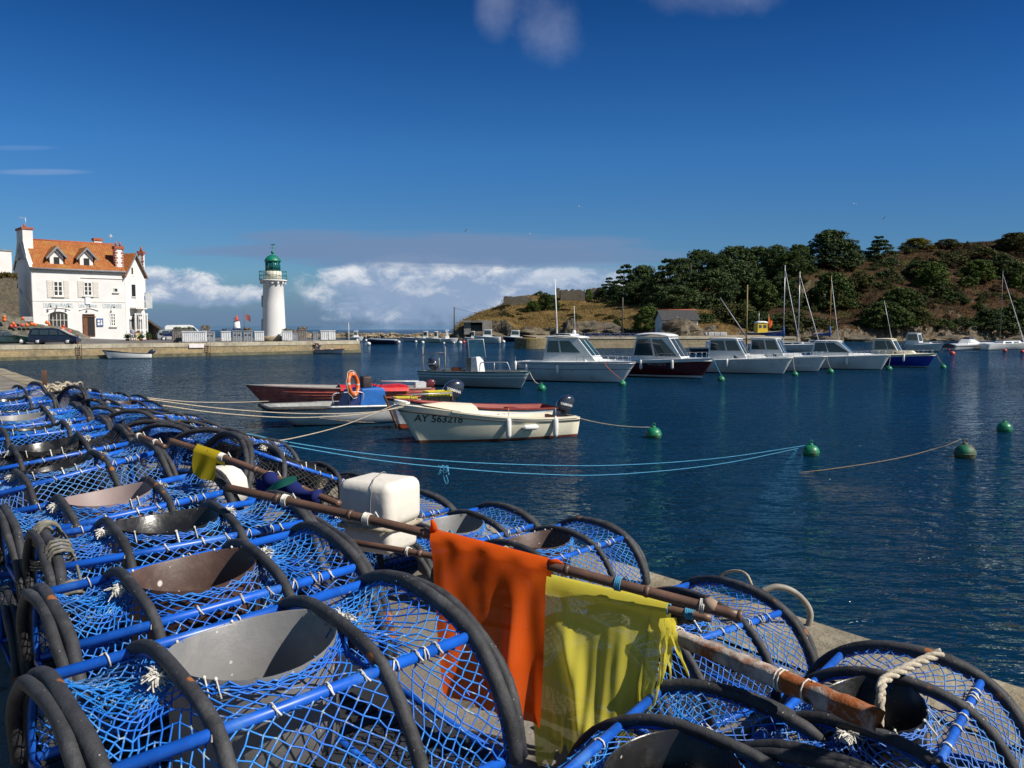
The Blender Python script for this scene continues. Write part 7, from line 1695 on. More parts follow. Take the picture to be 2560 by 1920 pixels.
for q, d_, lab in (((319, 851), 102, 'small plant in a terracotta pot by the restaurant corner'), ((352, 850), 103, 'leafy plant in a pot beside the menu board'), ((372, 848), 106, 'bushy potted plant to the side of the restaurant terrace')):
    P = atd(*q, d_); P.z = FARQ; r_ = thing('potted_plant', lab, 'plant', P); g = MB(); g.lathe([(.18, 0), (.24, .4), (.26, .42), (.2, .4)], n=12); g.build('pot', RIDGE, r_)
    rgp = random.Random(q[0]); V_, F_i = tuft_mesh([(rgp.gauss(0, .16), rgp.gauss(0, .16), .45 + abs(rgp.gauss(0, .25))) for _ in range(260)], .22, q[0]); link('foliage', np_mesh('foliage', V_, F_i, LEAFG), r_)
# ------------------------------------------------------------------ bins on the pier
BINW = mat('white_bin_plastic', (.66, .67, .69), .6, .08, 2); BING = mat('grey_bin_plastic', (.26, .28, .31), .6, .15, 3); BINB = mat('brown_grey_bin', (.20, .18, .165), .8, .25, 3)
GEAR = mat('heaped_green_nets', (.10, .12, .08), .95, .5, 3, bump=.08, bscale=9); GEARB = mat('heaped_blue_nets', (.06, .09, .17), .95, .5, 3, bump=.08, bscale=9); GEARN = mat('heaped_brown_gear', (.12, .10, .075), .95, .5, 3, bump=.08, bscale=9)
def binbox(label, x0, x1, m, h=1.38, v=1.2, dep=1.1, heap=None, slots=False):
    u0, u1 = onwall(x0), onwall(x1); w = max((u1 - u0) * .92, .6); r_ = thing('fish_bin', label, 'bin', fq(u0, v, FARQ + .004), FQA - R(24), 'fish bins along the lighthouse quay')
    w = (x1 - x0) * (fq(u0, v).y) / F_PX * .98
    g = MB(); zb = .14
    for (cx, cy, dx, dy) in ((w / 2, .03, w, .06), (w / 2, dep - .03, w, .06), (.03, dep / 2, .06, dep - .12), (w - .03, dep / 2, .06, dep - .12)): g.box((cx, cy, (h + zb) / 2), (dx, dy, h - zb))
    g.box((w / 2, dep / 2, zb + .05), (w - .12, dep - .12, .08)); n = max(3, int(w / .22))
    for i in range(n): g.box((w * (i + .5) / n, -.018, (h + zb) / 2 - .03), (w / n * .5, .04, h - zb - .3))
    for i in range(5): g.box((-.018, dep * (i + .5) / 5, (h + zb) / 2 - .03), (.04, dep / 5 * .5, h - zb - .3))
    g.box((w / 2, -.03, h - .05), (w + .08, .08, .1)); g.box((-.03, dep / 2, h - .05), (.08, dep, .1)); g.build('tub', m, r_)
    g = MB()
    for i in range(3): g.box((lerp(.12, w - .12, i / 2), dep / 2, .07), (.2, dep, .14))
    g.build('runner', BLACK if m is BINW else m, r_)
    if slots:
        g = MB(); 
        for i in range(2): g.box((w * (.28 + .44 * i), -.045, h * .62), (w * .26, .02, .12))
        g.build('slot', BLACK, r_)
    if heap:
        rg = random.Random(x0); g = MB()
        for i in range(9): g.ball((rg.uniform(.2, w - .2), rg.uniform(.2, dep - .2), h - .05 + rg.uniform(-.05, .22)), (rg.uniform(.2, .36), rg.uniform(.2, .3), rg.uniform(.12, .26)), 8)
        for i in range(60):
            a = Vector((rg.uniform(.1, w - .1), rg.uniform(.1, dep - .1), h + rg.uniform(0, .25))); g.tube([a, a + Vector((rg.uniform(-.3, .3), rg.uniform(-.2, .2), rg.uniform(-.1, .16))), a + Vector((rg.uniform(-.3, .3), 0, -.1))], .02, 4)
        g.build('net_load', heap, r_)
    return r_
binbox('wide white ribbed fish bin closest to the motorbike', 463, 521, BINW, 1.38, 1.0)
binbox('brown grey fish bin full of green nets behind the wide white bin', 452, 500, BINB, 1.55, 3.0, heap=GEAR)
binbox('grey slotted fish bin beside the wide white bin', 523, 545, BING, 1.30, 1.2, slots=True); binbox('brown crate stacked full behind the grey slotted bin beside the wide white one', 524, 544, BINB, 1.75, 2.6, heap=GEARN)
binbox('single narrow white fish bin with dark marks down its front', 562, 585, BINW, 1.36, 1.1, heap=GEARB); binbox('first of two grey slotted bins loaded with blue nets', 591, 613, BING, 1.42, 1.1, heap=GEARB, slots=True); binbox('second of two grey slotted bins, topped with brown gear', 618, 640, BING, 1.42, 1.1, heap=GEARN, slots=True)
binbox('white fish bin standing against the foot of the lighthouse', 646, 669, BINW, 1.34, 1.1); binbox('white fish bin with green nets heaped on it past the lighthouse', 715, 740, BINW, 1.36, 1.1, heap=GEAR)
binbox('grey bin with orange stickers between the white bin and the brown pots', 742, 757, BING, 1.1, 1.4, heap=GEARN); binbox('tall pile of brown crates and pots near the end of the pier', 757, 779, BINB, 1.5, 1.3, heap=GEARN)
binbox('dark grey bin just before the last two white bins', 796, 808, BING, 1.2, 1.5); binbox('first of the last two white fish bins by the pier end', 811, 829, BINW, 1.38, 1.0); binbox('very last white fish bin at the end of the pier', 831, 848, BINW, 1.38, 1.0)
u = onwall(572); g = MB(); 
# ------------------------------------------------------------------ lighthouse
LD = 108.0; LP = atd(685, 813, LD)
def lz(y): return EYE + (HORIZON - y) / F_PX * LD
lh = thing('lighthouse', 'white round lighthouse with a green lantern and gallery on the far quay', 'lighthouse', (LP.x, LP.y, 0)); k_ = LD / F_PX
LWH = mat('lighthouse_white', (.70, .69, .67), .75, .04, .5, bump=.004, bscale=5, stain=((.56, .54, .49), .5, .55, .82)); LGR = mat('lighthouse_green', (.004, .16, .10), .45, .15, 2, coat=.2)
g = MB(); g.lathe([(1.75, FARQ - .2), (1.75, lz(842)), (1.55, lz(840))], n=32); g.build('plinth', mat('sandy_stone', (.34, .28, .18), .9, .25, 2), lh)
g = MB(); g.lathe([(29 * k_, lz(841)), (28 * k_, lz(820)), (26.2 * k_, lz(760)), (24.6 * k_, lz(712)), (27 * k_, lz(708)), (27 * k_, lz(706))], n=40, caps=False); g.build('tower', LWH, lh)
g = MB(); g.lathe([(27 * k_, lz(708)), (30 * k_, lz(705)), (33.5 * k_, lz(704)), (33.5 * k_, lz(701)), (20 * k_, lz(701))], n=36)
for i in range(14): a = 2 * math.pi * i / 14; g.box((28 * k_ * math.cos(a), 28 * k_ * math.sin(a), lz(708)), (.35, .22, .3), rz=a)
g.build('gallery', LWH, lh)
g = MB(); g.lathe([(21 * k_, lz(701)), (20.5 * k_, lz(681)), (18.5 * k_, lz(679))], n=32); g.build('service_room', mat('cream_drum', (.68, .64, .54), .8, .06, 1), lh)
g = MB(); rr = 33 * k_
for z in (lz(700) + .02, lz(680), lz(690)): g.tube([(rr * math.cos(a), rr * math.sin(a), z) for a in [2 * math.pi * i / 40 for i in range(40)]], .03, 5, closed=True)
for i in range(24): a = 2 * math.pi * i / 24; g.tube([(rr * math.cos(a), rr * math.sin(a), lz(701)), (rr * math.cos(a), rr * math.sin(a), lz(680))], .022, 5)
g.build('railing', LGR, lh)
lan = bpy.data.objects.new('lantern', None); col.objects.link(lan); lan.parent = lh
g = MB(); g.lathe([(17.6 * k_, lz(680)), (17.6 * k_, lz(655))], n=28); g.build('lantern_glass', glass_mat('teal_lantern_glass', (.004, .05, .06), .08), lan)
g = MB()
for i in range(10): a = 2 * math.pi * i / 10; g.tube([(18 * k_ * math.cos(a), 18 * k_ * math.sin(a), lz(680)), (18 * k_ * math.cos(a), 18 * k_ * math.sin(a), lz(655))], .045, 5)
for z in (680, 656): g.tube([(18 * k_ * math.cos(a), 18 * k_ * math.sin(a), lz(z)) for a in [2 * math.pi * i / 28 for i in range(28)]], .06, 6, closed=True)
g.build('glazing_bars', LGR, lan)
g = MB(); g.lathe([(18.5 * k_, lz(656)), (20.5 * k_, lz(655)), (20 * k_, lz(653)), (17 * k_, lz(648)), (12 * k_, lz(642.5)), (5 * k_, lz(639)), (2 * k_, lz(638)), (2 * k_, lz(636)), (4 * k_, lz(634.5)), (4.2 * k_, lz(632)), (2.5 * k_, lz(629.5)), (.8 * k_, lz(628)), (.6 * k_, lz(614))], n=32); g.build('dome', LGR, lan)
g = MB(); z = lz(622); 
for a in (0, math.pi / 2): g.tube([(.36 * math.cos(a + .4), .36 * math.sin(a + .4), z), (-.36 * math.cos(a + .4), -.36 * math.sin(a + .4), z)], .025, 5)
g.plate([(-.3, 0, lz(615)), (.25, 0, lz(616)), (.3, 0, lz(612)), (-.1, 0, lz(613))], (0, 1, 0), .03); g.build('weather_vane', LGR, lan)
for y0, y1, ww in ((742, 766, .28), (800, 830, .38)):
    a = R(196); rr = (26.5 if y0 < 790 else 27.6) * k_; g = MB(); M = Matrix.Translation((rr * math.cos(a) * 1.0, rr * math.sin(a), (lz(y0) + lz(y1)) / 2)) @ Matrix.Rotation(a, 4, 'Z'); g.box((0, 0, 0), (.22, ww * 2.4, lz(y0) - lz(y1) + .25), M=M); g.build('window_surround' if y0 < 790 else 'door_surround', mat('grey_surround', (.5, .49, .47), .8), lh); g = MB(); g.box((0, 0, 0), (.26, ww * 1.7, lz(y0) - lz(y1)), M=M); g.build('window' if y0 < 790 else 'door', PANE if y0 < 790 else mat('reddish_door', (.12, .06, .05), .7), lh)
# small red and white light and masts beyond the pier
P = atd(592, 813, 262); P.z = 0; k2 = 262 / F_PX; z2 = lambda y: EYE + (HORIZON - y) / F_PX * 262
r_ = thing('harbour_light', 'small white harbour light with a red top far beyond the pier', 'lighthouse', P); g = MB(); g.lathe([(9 * k2, 0), (8.5 * k2, z2(822)), (7 * k2, z2(803))], n=18); g.lathe([(12 * k2, -1), (11 * k2, z2(836))], n=12); g.build('tower', WHITE_PAINT, r_); g = MB(); g.lathe([(8 * k2, z2(803)), (8 * k2, z2(802)), (3.2 * k2, z2(802)), (2.8 * k2, z2(793)), (1 * k2, z2(788))], n=14); g.tube([(7.5 * k2 * math.cos(a), 7.5 * k2 * math.sin(a), z2(797)) for a in [k * .6283 for k in range(10)]], .12, 5, closed=True); g.build('red_lantern', BUOY_R, r_)
P = atd(612, 850, 130); P.z = 0; z3 = lambda y: EYE + (HORIZON - y) / F_PX * 130; r_ = thing('flag_mast', 'thin grey mast with a faded red flag standing beyond the fish bins', 'mast', P); g = MB(); g.tube([(0, 0, 0), (0, 0, z3(775))], [.1, .05], 7); g.build('pole', mat('dark_mast_grey', (.09, .1, .13), .6), r_); g = MB(); g.loft([[(.2 + .25 * i, .05 * math.sin(i), z3(785) + .1 * math.sin(i * 1.3) - .12 * i - d) for d in (0, .45, .9)] for i in range(4)], closed=False); g.build('flag', mat('faded_red_flag', (.4, .12, .12), .8), r_)
P = atd(872, 852, 112); P.z = FARQ; g = MB(); g.tube([(0, 0, -1), (0, 0, EYE + (HORIZON - 806) / F_PX * 112 - FARQ)], [.09, .06], 7); g.ball((0, 0, EYE + (HORIZON - 806) / F_PX * 112 - FARQ), .09, 8); g.build('mast', mat('pale_grey_mast', (.4, .4, .4), .6), label='pale wooden mast just past the end of the lighthouse quay', cat='mast', loc=P)
# ------------------------------------------------------------------ second pier, bunker, ruins, little house, rocks
PIER_ST = brick_mat('pale_pier_stone', (.36, .30, .20), (.28, .24, .17), (.2, .18, .14), 1.2, .5, .015, stain=((.2, .17, .11), .5, .45, .7)); MOSS = brick_mat('mossy_pier_stone', (.22, .18, .10), (.16, .135, .08), (.1, .09, .06), 1.2, .45, .015, stain=((.24, .17, .03), .4, .5, .65))
pier = thing('stone_pier', 'pale stone pier with a rounded mossy head in front of the headland', 'pier', (0, 0, 0))
PC = atd(1331, 813, 131.5); PR = 44 / F_PX * 131.5; ztop = EYE - (845 - HORIZON) / F_PX * 129
g = MB(); g.lathe([(PR * 1.06, -4), (PR * 1.03, 0), (PR, ztop - .15), (PR * .98, ztop), (.05, ztop + .02)], c=(PC.x, PC.y, 0), n=36, smooth=False); g.build('pier_head', MOSS, pier)
A_, B_ = atd(1340, 813, 131.0), atd(1990, 813, 137.0); zt_ = EYE - (842 - HORIZON) / F_PX * 134; d_ = (B_ - A_).normalized(); n_ = Vector((-d_.y, d_.x, 0))
g = MB(); P = [Vector((p.x, p.y, 0)) for p in (A_, B_)]
g.loft([[p + n_ * o + Vector((0, 0, z)) for o, z in ((-.15, -4), (0, zt_ - .3), (0, zt_), (14, zt_ + .1), (14, -4))] for p in P], closed=False, smooth=False); g.build('pier_wall', PIER_ST, pier)
g = MB(); g.loft([[p + n_ * o + Vector((0, 0, z)) for o, z in ((-.1, zt_ - .32), (-.1, zt_ + .02), (.6, zt_ + .02))] for p in P], closed=False, smooth=False); g.build('pier_coping', COPE2, pier)
CONCB = mat('grey_bunker_concrete', (.26, .245, .22), .9, .25, .5, bump=.05, bscale=3, stain=((.14, .12, .09), .35, .5, .7))
bk = thing('bunker', 'grey concrete bunker with a dark slot opening set into the headland', 'bunker', (0, 0, 0)); D_ = 210.0
def bq(x, y, d=D_): return atd(x, y, d)
def slab(root, nm, x0, y0, x1, y1, d, t, m): a, b = bq(x0, y0, d), bq(x1, y1, d); g = MB(); g.box(((a.x + b.x) / 2, d + t / 2, (a.z + b.z) / 2), (abs(b.x - a.x), t, abs(a.z - b.z))); return g.build(nm, m, root)
slab(bk, 'side_wall', 1160, 805, 1177, 836, D_, 3, CONCB); slab(bk, 'side_wall', 1206, 803, 1229, 838, D_ - 1.5, 4, CONCB); slab(bk, 'roof_slab', 1158, 801, 1226, 806, D_ - .6, 4, CONCB); slab(bk, 'dark_opening', 1176, 805, 1208, 814, D_ + 1.5, .5, DARK); slab(bk, 'shutter', 1176, 813, 1208, 834, D_ + 1.0, .5, mat('weathered_boards', (.12, .115, .105), .9, .3, 1))
RUIN = brick_mat('grey_ruin_stone', (.20, .18, .145), (.14, .125, .10), (.09, .08, .065), .7, .3, .03, bump=.1, stain=((.11, .10, .07), .6, .5, .7))
def ruin(label, x0, x1, yt, yb, dth, ragged):
    P = on_hill((x0 + x1) / 2, yb); D = P.y; r_ = thing('ruined_wall', label, 'ruin', (0, 0, 0)); g = MB(); n = 12; top = []
    for i in range(n + 1): top.append(EYE + (HORIZON - yt - ragged * mnoise.noise(Vector((i * .6, x0, 1)))) / F_PX * D)
    zb = P.z - 3; L_ = []
    for i in range(n + 1): x = atd(lerp(x0, x1, i / n), 813, D).x; L_.append([(x, D, zb), (x, D, top[i]), (x, D + dth, top[i] - .2), (x, D + dth, zb)])
    g.loft(L_, closed=False, smooth=False); g.add(L_[0], [(0, 1, 2, 3)]); g.add(L_[-1], [(3, 2, 1, 0)]); g.build('stonework', RUIN, r_)
ruin('narrow upright stump of a ruined wall on the headland top', 1391, 1399, 721, 742, 2, 3); ruin('long low ruined grey wall on the headland top', 1401, 1462, 725, 752, 4, 9); ruin('short ruined wall beside the dark pines', 1474, 1497, 722, 748, 3, 10); ruin('rounded ruined bank at the seaward side of the headland top', 1259, 1330, 742, 764, 4, 8)
hd = 150.0; a = atd(1654, 813, hd); hz = lambda y, d=hd: EYE + (HORIZON - y) / F_PX * d
cot = thing('boat_house', 'small white boat house with a dark slate roof behind the pier', 'house', (a.x, a.y, 0), R(7)); W_ = 6.9; DD = 4.6
zr, ze = hz(775), hz(797)
g = MB(); g.loft([[(x, 0, .5), (x, 0, ze), (x, DD / 2, zr - .1), (x, DD, ze), (x, DD, .5)] for x in (.2, W_ - .2)], False, False, smooth=False); g.add([(.2, 0, .5), (.2, 0, ze), (.2, DD / 2, zr - .1), (.2, DD, ze), (.2, DD, .5)], [(0, 1, 2, 3, 4)]); g.add([(W_ - .2, 0, .5), (W_ - .2, 0, ze), (W_ - .2, DD / 2, zr - .1), (W_ - .2, DD, ze), (W_ - .2, DD, .5)], [(0, 1, 2, 3, 4)]); g.build('wall', RENDER, cot)
SLATE = brick_mat('dark_slate', (.06, .062, .07), (.045, .047, .054), (.025, .025, .03), .4, .25, .02, swap=False, bump=.02)
for s_ in (1, -1):
    th = math.atan2(zr - ze, DD / 2); ln = (DD / 2 + .4) / math.cos(th); g = MB(); g.box((W_ / 2, ln / 2, 0), (W_ + .3, ln, .12)); o = g.build('roof', SLATE, cot)
    o.location, o.rotation_euler = ((0, -.4, ze - .4 * math.tan(th)), (th, 0, 0)) if s_ > 0 else ((W_, DD + .4, ze - .4 * math.tan(th)), (th, 0, math.pi))
g = MB(); g.tube([(-.1, DD / 2, zr + .08), (W_ + .1, DD / 2, zr + .08)], .1, 6); g.build('ridge', RIDGE, cot)
g = MB(); g.plate([(.19, DD * .5 - .5, .8), (.19, DD * .5 + .5, .8), (.19, DD * .5 + .5, 2.9), (.19, DD * .5 - .5, 2.9)], (-1, 0, 0), .03); g.build('door', mat('pale_blue_door', (.3, .38, .45), .6), cot)
g = MB(); g.box((W_ * .68, .9, lerp(ze, zr, .3) + .12), (.6, .8, .05), M=Matrix.Rotation(math.atan2(zr - ze, DD / 2), 4, 'X')); g.build('skylight', GLASS, cot)
ROCKM = mat('lichened_shore_rock', (.125, .10, .066), .95, .45, .5, bump=.15, bscale=2.2, stain=((.06, .055, .045), .35, .45, .6), spots=[((.30, .22, .06), 1.1, .2)])
def rock(label, x, yb, yt, w, d, seed, squash=1.0):
    P = atd(x, yb, d); hh = (yb - yt) / F_PX * d; ww = w / F_PX * d / 2; r_ = MB(); n = 26; m_ = 14; rings = []
    for i in range(m_ + 1):
        th = math.pi / 2 * i / m_; ring = []
        for j in range(n):
            ph = 2 * math.pi * j / n; dv = Vector((math.cos(ph) * math.cos(th), math.sin(ph) * math.cos(th), math.sin(th))); k = 1 + .45 * mnoise.fractal(dv * 1.6 + Vector((seed, 0, 0)), .9, 2.1, 4)
            ring.append((dv.x * ww * k, dv.y * ww * squash * k, dv.z * hh * (1 + .25 * mnoise.noise(dv * 3 + Vector((seed, 3, 1)))) - .4 * (i == 0)))
        rings.append(ring)
    r_.loft(rings, True, False, smooth=False); return r_.build('rock_outcrop', ROCKM, label=label, cat='rock', loc=P)
rock('big brown rock outcrop in front of the little boat house', 1702, 838, 796, 104, 144, 1.0, .6); rock('low grey rock at the foot of the bunker', 1215, 850, 828, 100, 206, 2.0, .5); rock('dark rock bluff left of the pier head', 1330, 848, 820, 110, 196, 3.0, .5); rock('brown rock bank behind the pier below the tall pole', 1480, 842, 804, 170, 176, 4.0, .4); rock('dark cleft rock beside the pier bank', 1425, 842, 800, 46, 172, 5.0, .5); rock('rounded seaward rock at the tip of the headland', 1160, 848, 822, 60, 212, 6.0, .6)
rock('low shore rocks behind the blue hulled cruiser', 2140, 858, 838, 110, 186, 7.0, .5); rock('low shore rocks behind the red buoys', 2390, 856, 838, 150, 196, 8.0, .4); rock('grey boulder bank behind the white cruisers', 1900, 852, 828, 120, 164, 9.0, .4); rock('small pale boulder bank behind the wheelhouse cruiser', 2040, 852, 832, 90, 176, 10.0, .5); rock('shore rock at the picture edge behind the sailing boat', 2560, 854, 840, 120, 206, 11.0, .4)
for (x, yb, yt, d, lab) in ((1136, 842, 768, 213, 'dark wooden pole standing at the tip of the headland'), (1556, 838, 744, 150, 'grey wooden pole standing by the pier bank'), (1727, 690, 658, 235, 'pale pole among the dark pines')):
    P = atd(x, yb, d); g = MB(); g.tube([(0, 0, -1), (0, 0, (yb - yt) / F_PX * d)], [.2 if d > 180 else .16, .13], 7); g.build('telegraph_pole', mat('grey_pole', (.07, .06, .05), .9, .3, 2), label=lab, cat='pole', loc=P)
a, b = atd(1136, 770, 213), atd(1330, 782, 200); g = MB(); g.tube([a.lerp(b, k / 10) - Vector((0, 0, 1.2 * math.sin(math.pi * k / 10))) for k in range(11)], .03, 4); g.build('cable', BLACK, label='thin black cable running inland from the headland pole', cat='cable')
# things on the pier
for i in range(13):
    x = 1446 + i * 12.4; P = atd(x, 813, 135.5 + (i % 2) * .8); q = make_pot('blue lobster pot in the long low row on the stone pier', 2, 'b', i, 'lobster pots stored on the stone pier', detail=False)
    q.location = (P.x, P.y, zt_ + .06); q.rotation_euler = (0, 0, R(80 + (i * 37) % 25)); q.scale = (1.1, .95, 1.35)
for i, (x0, x1) in enumerate(((1772, 1785), (1787, 1799), (1802, 1817))):
    a, b = atd(x0, 813, 139), atd(x1, 813, 139); r_ = thing('fish_bin', ['grey white fish bin on the stone pier, first of three', 'grey white fish bin on the stone pier, second of three', 'grey white fish bin on the stone pier, third of three'][i], 'bin', (a.x, a.y, zt_ + .06), 0, 'fish bins on the stone pier'); w = b.x - a.x; g = MB()
    for (cx, cy, dx, dy) in ((w / 2, .03, w, .06), (w / 2, .97, w, .06), (.03, .5, .06, .88), (w - .03, .5, .06, .88)): g.box((cx, cy, .35), (dx, dy, .6))
    for k in range(4): g.box((w * (k + .5) / 4, -.02, .35), (w / 9, .04, .5))
    g.build('tub', BINW, r_)
yb_ = thing('fishing_boat', 'small fishing boat with a yellow wheelhouse and orange dan flags beyond the pier', 'boat', atd(1868, 846, 152), R(10)); H = Hull(6.5, 2.2, 1.0, 1.4, .4, rake=.5); H.build(yb_, [(1, 1)], [ANTIF, NAVY]); H.deck(yb_, GREYB, 0, .05)
cabin(yb_, mat('yellow_wheelhouse', (.62, .42, .02), .5, .1, 2), GLASS, 1.6, 3.6, 1.65, 3.5, .8, .75, .75, .7, 1.0, 2.7, [('S', .1, .4, .5, .85), ('S', .55, .9, .5, .85), ('F', .1, .9, .5, .9)], roof=(.1, .15, .1, .25, .1, WHITE)); g = MB(); g.tube([(2.2, 0, 2.9), (2.2, 0, 4.6)], .05, 6); g.build('mast', ALU, yb_)
g = MB(); g.tube([(3.9, -.2, 1.2), (4.0, -.2, 4.4)], .03, 5); g.tube([(4.3, .1, 1.2), (4.2, .1, 4.0)], .03, 5)
for x, z in ((3.9, 3.6), (4.3, 3.2), (4.05, 2.9)): g.loft([[(x + .3 * k * (1 if k else 0), -.2 + .1 * math.sin(k * 4 + z), z - d * .9) for d in (0, .5, 1)] for k in (0, .5, 1, 1.5)], closed=False)
g.build('dan_flags', ORANGE, yb_)
# ------------------------------------------------------------------ trees and shrubs
def leaves(clumps, n_per, leaf, seed, flat=0.0, bias=.7, inner=.55):
    rg = np.random.RandomState(seed); C = np.asarray(clumps); V = []
    for cx, cy, cz, r, rz_ in C:
        d = rg.randn(n_per, 3); d /= np.linalg.norm(d, axis=1, keepdims=True)
        rad = inner + (1 - inner) * rg.rand(n_per, 1) ** .6
        P = np.array([[cx, cy, cz]]) + d * rad * np.array([[r, r, rz_]])
        nrm = d * bias + rg.randn(n_per, 3) * .55; nrm[:, 2] += .25; nrm /= np.linalg.norm(nrm, axis=1, keepdims=True)
        u = np.cross(nrm, rg.randn(n_per, 3)); u /= np.linalg.norm(u, axis=1, keepdims=True); w = np.cross(nrm, u)
        s = leaf * rg.uniform(.6, 1.5, (n_per, 1)); 
        V.append(np.stack([P - u * s, P + w * s * .45, P + u * s * 1.1, P - w * s * .45], 1).reshape(-1, 3))
    V = np.concatenate(V); return V, np.arange(len(V)).reshape(-1, 4)
CROWN = {}
def crown_mesh(kind, v):
    if (kind, v) in CROWN: return CROWN[(kind, v)]
    rg = random.Random(v * 7 + len(kind)); cl = []
    if kind == 'pine':                                   # rounded, clumped, open underneath
        for i in range(170):
            a = rg.uniform(0, 6.283); h = rg.random() ** .8; rr = (.5 * math.sqrt(max(0.05, 1 - (1.9 * h - .9) ** 2 * .92))) * rg.uniform(.35, 1.0)
            r = rg.uniform(.08, .14); cl.append((rr * math.cos(a), rr * math.sin(a), .06 + .86 * h, r, r * .7))
        V, F = leaves(cl, 64, .025, v)
    elif kind == 'cypress':                              # tiers of flat sprays, pointed top
        for i in range(130):
            h = rg.random() ** 1.25; t = int(h * 8) / 8 + rg.uniform(0, .05); a = rg.uniform(0, 6.283); rr = .5 * (1 - t) ** .7 * rg.uniform(.4, 1.05) + .02
            r = rg.uniform(.07, .12) * (1.25 - t); cl.append((rr * math.cos(a), rr * math.sin(a), .06 + .90 * t - rr * .05, r * 1.25, r * .6))
        V, F = leaves(cl, 80, .022, v, bias=.5)
    elif kind == 'dome':
        for i in range(170):
            a = rg.uniform(0, 6.283); h = rg.random() ** 1.15; rr = .5 * math.sqrt(max(0, 1 - h * h * .96)) * (rg.uniform(.7, .95) if rg.random() < .6 else rg.uniform(.15, .75)); r = rg.uniform(.06, .11)
            cl.append((rr * math.cos(a), rr * math.sin(a), .1 + .82 * h, r, r * .85))
        V, F = leaves(cl, 70, .023, v)
    else:                                                # shrub: low, ragged
        for i in range(42):
            a = rg.uniform(0, 6.283); rr = .5 * math.sqrt(rg.random()); hm = (1 - (rr / .52) ** 2) * rg.uniform(.55, 1.05); r = rg.uniform(.09, .16)
            cl.append((rr * math.cos(a), rr * math.sin(a), max(.05, .8 * hm * rg.uniform(.5, 1)), r * .9, r))
        V, F = leaves(cl, 58, .036, v)
    CROWN[(kind, v)] = (V, F); return CROWN[(kind, v)]
LEAFM = {'dark': leaf_mat('dark_pine_needles', (.028, .052, .016), (.072, .105, .032), 3), 'mid': leaf_mat('green_leaves_mid', (.032, .058, .012), (.075, .11, .024), 3), 'bright': leaf_mat('bright_green_leaves', (.05, .09, .014), (.12, .165, .03), 3),
         'yellow': leaf_mat('yellow_green_leaves', (.12, .11, .012), (.20, .17, .02), 3), 'brown': leaf_mat('brown_bracken', (.042, .030, .014), (.09, .06, .028), 3), 'olive': leaf_mat('olive_scrub', (.048, .056, .015), (.10, .105, .03), 3)}
BARK = mat('grey_bark', (.06, .048, .036), .95, .3, 4, bump=.03, bscale=12)
CM = {}
def crown_obj(kind, v, tone, root):
    if (kind, v, tone) not in CM: CM[(kind, v, tone)] = np_mesh('crown', *crown_mesh(kind, v), LEAFM[tone])
    return link('crown', CM[(kind, v, tone)], root)
TRUNK = {}
def trunk_mesh(v):
    if v not in TRUNK:
        g = MB(); rg = random.Random(v + 90); P = [Vector((rg.uniform(-.015, .015) * k, rg.uniform(-.015, .015) * k, -.1 + .2 * k)) for k in range(5)]; g.tube(P, [.03, .026, .02, .014, .007], 7)
        for k in range(7):
            a = rg.uniform(0, 6.28); z = rg.uniform(.28, .62); p = Vector((0, 0, z)); q = p + Vector((math.cos(a) * .3, math.sin(a) * .3, rg.uniform(.08, .24))); g.tube([p, p.lerp(q, .5) + Vector((0, 0, .03)), q], [.012, .008, .003], 5)
        TRUNK[v] = g.mesh('trunk', BARK)
    return TRUNK[v]
NT = [0]
def tree(kind, tone, x, yb, yt, w, label, name='tree', group='trees on the headland', trunk=True, d=None, cat='tree'):
    P = on_hill(x, yb) if d is None else atd(x, yb, d); hgt = max(1.0, (yb - yt) / F_PX * P.y); ww = w / F_PX * P.y; NT[0] += 1; v = NT[0] % 3
    r_ = thing(name, label, cat, P - Vector((0, 0, .12 * hgt)), R((NT[0] * 67) % 360), group); r_.scale = (ww, ww, hgt * 1.12)
    crown_obj(kind, v, tone, r_)
    if trunk: link('trunk', trunk_mesh(v), r_)
    return r_
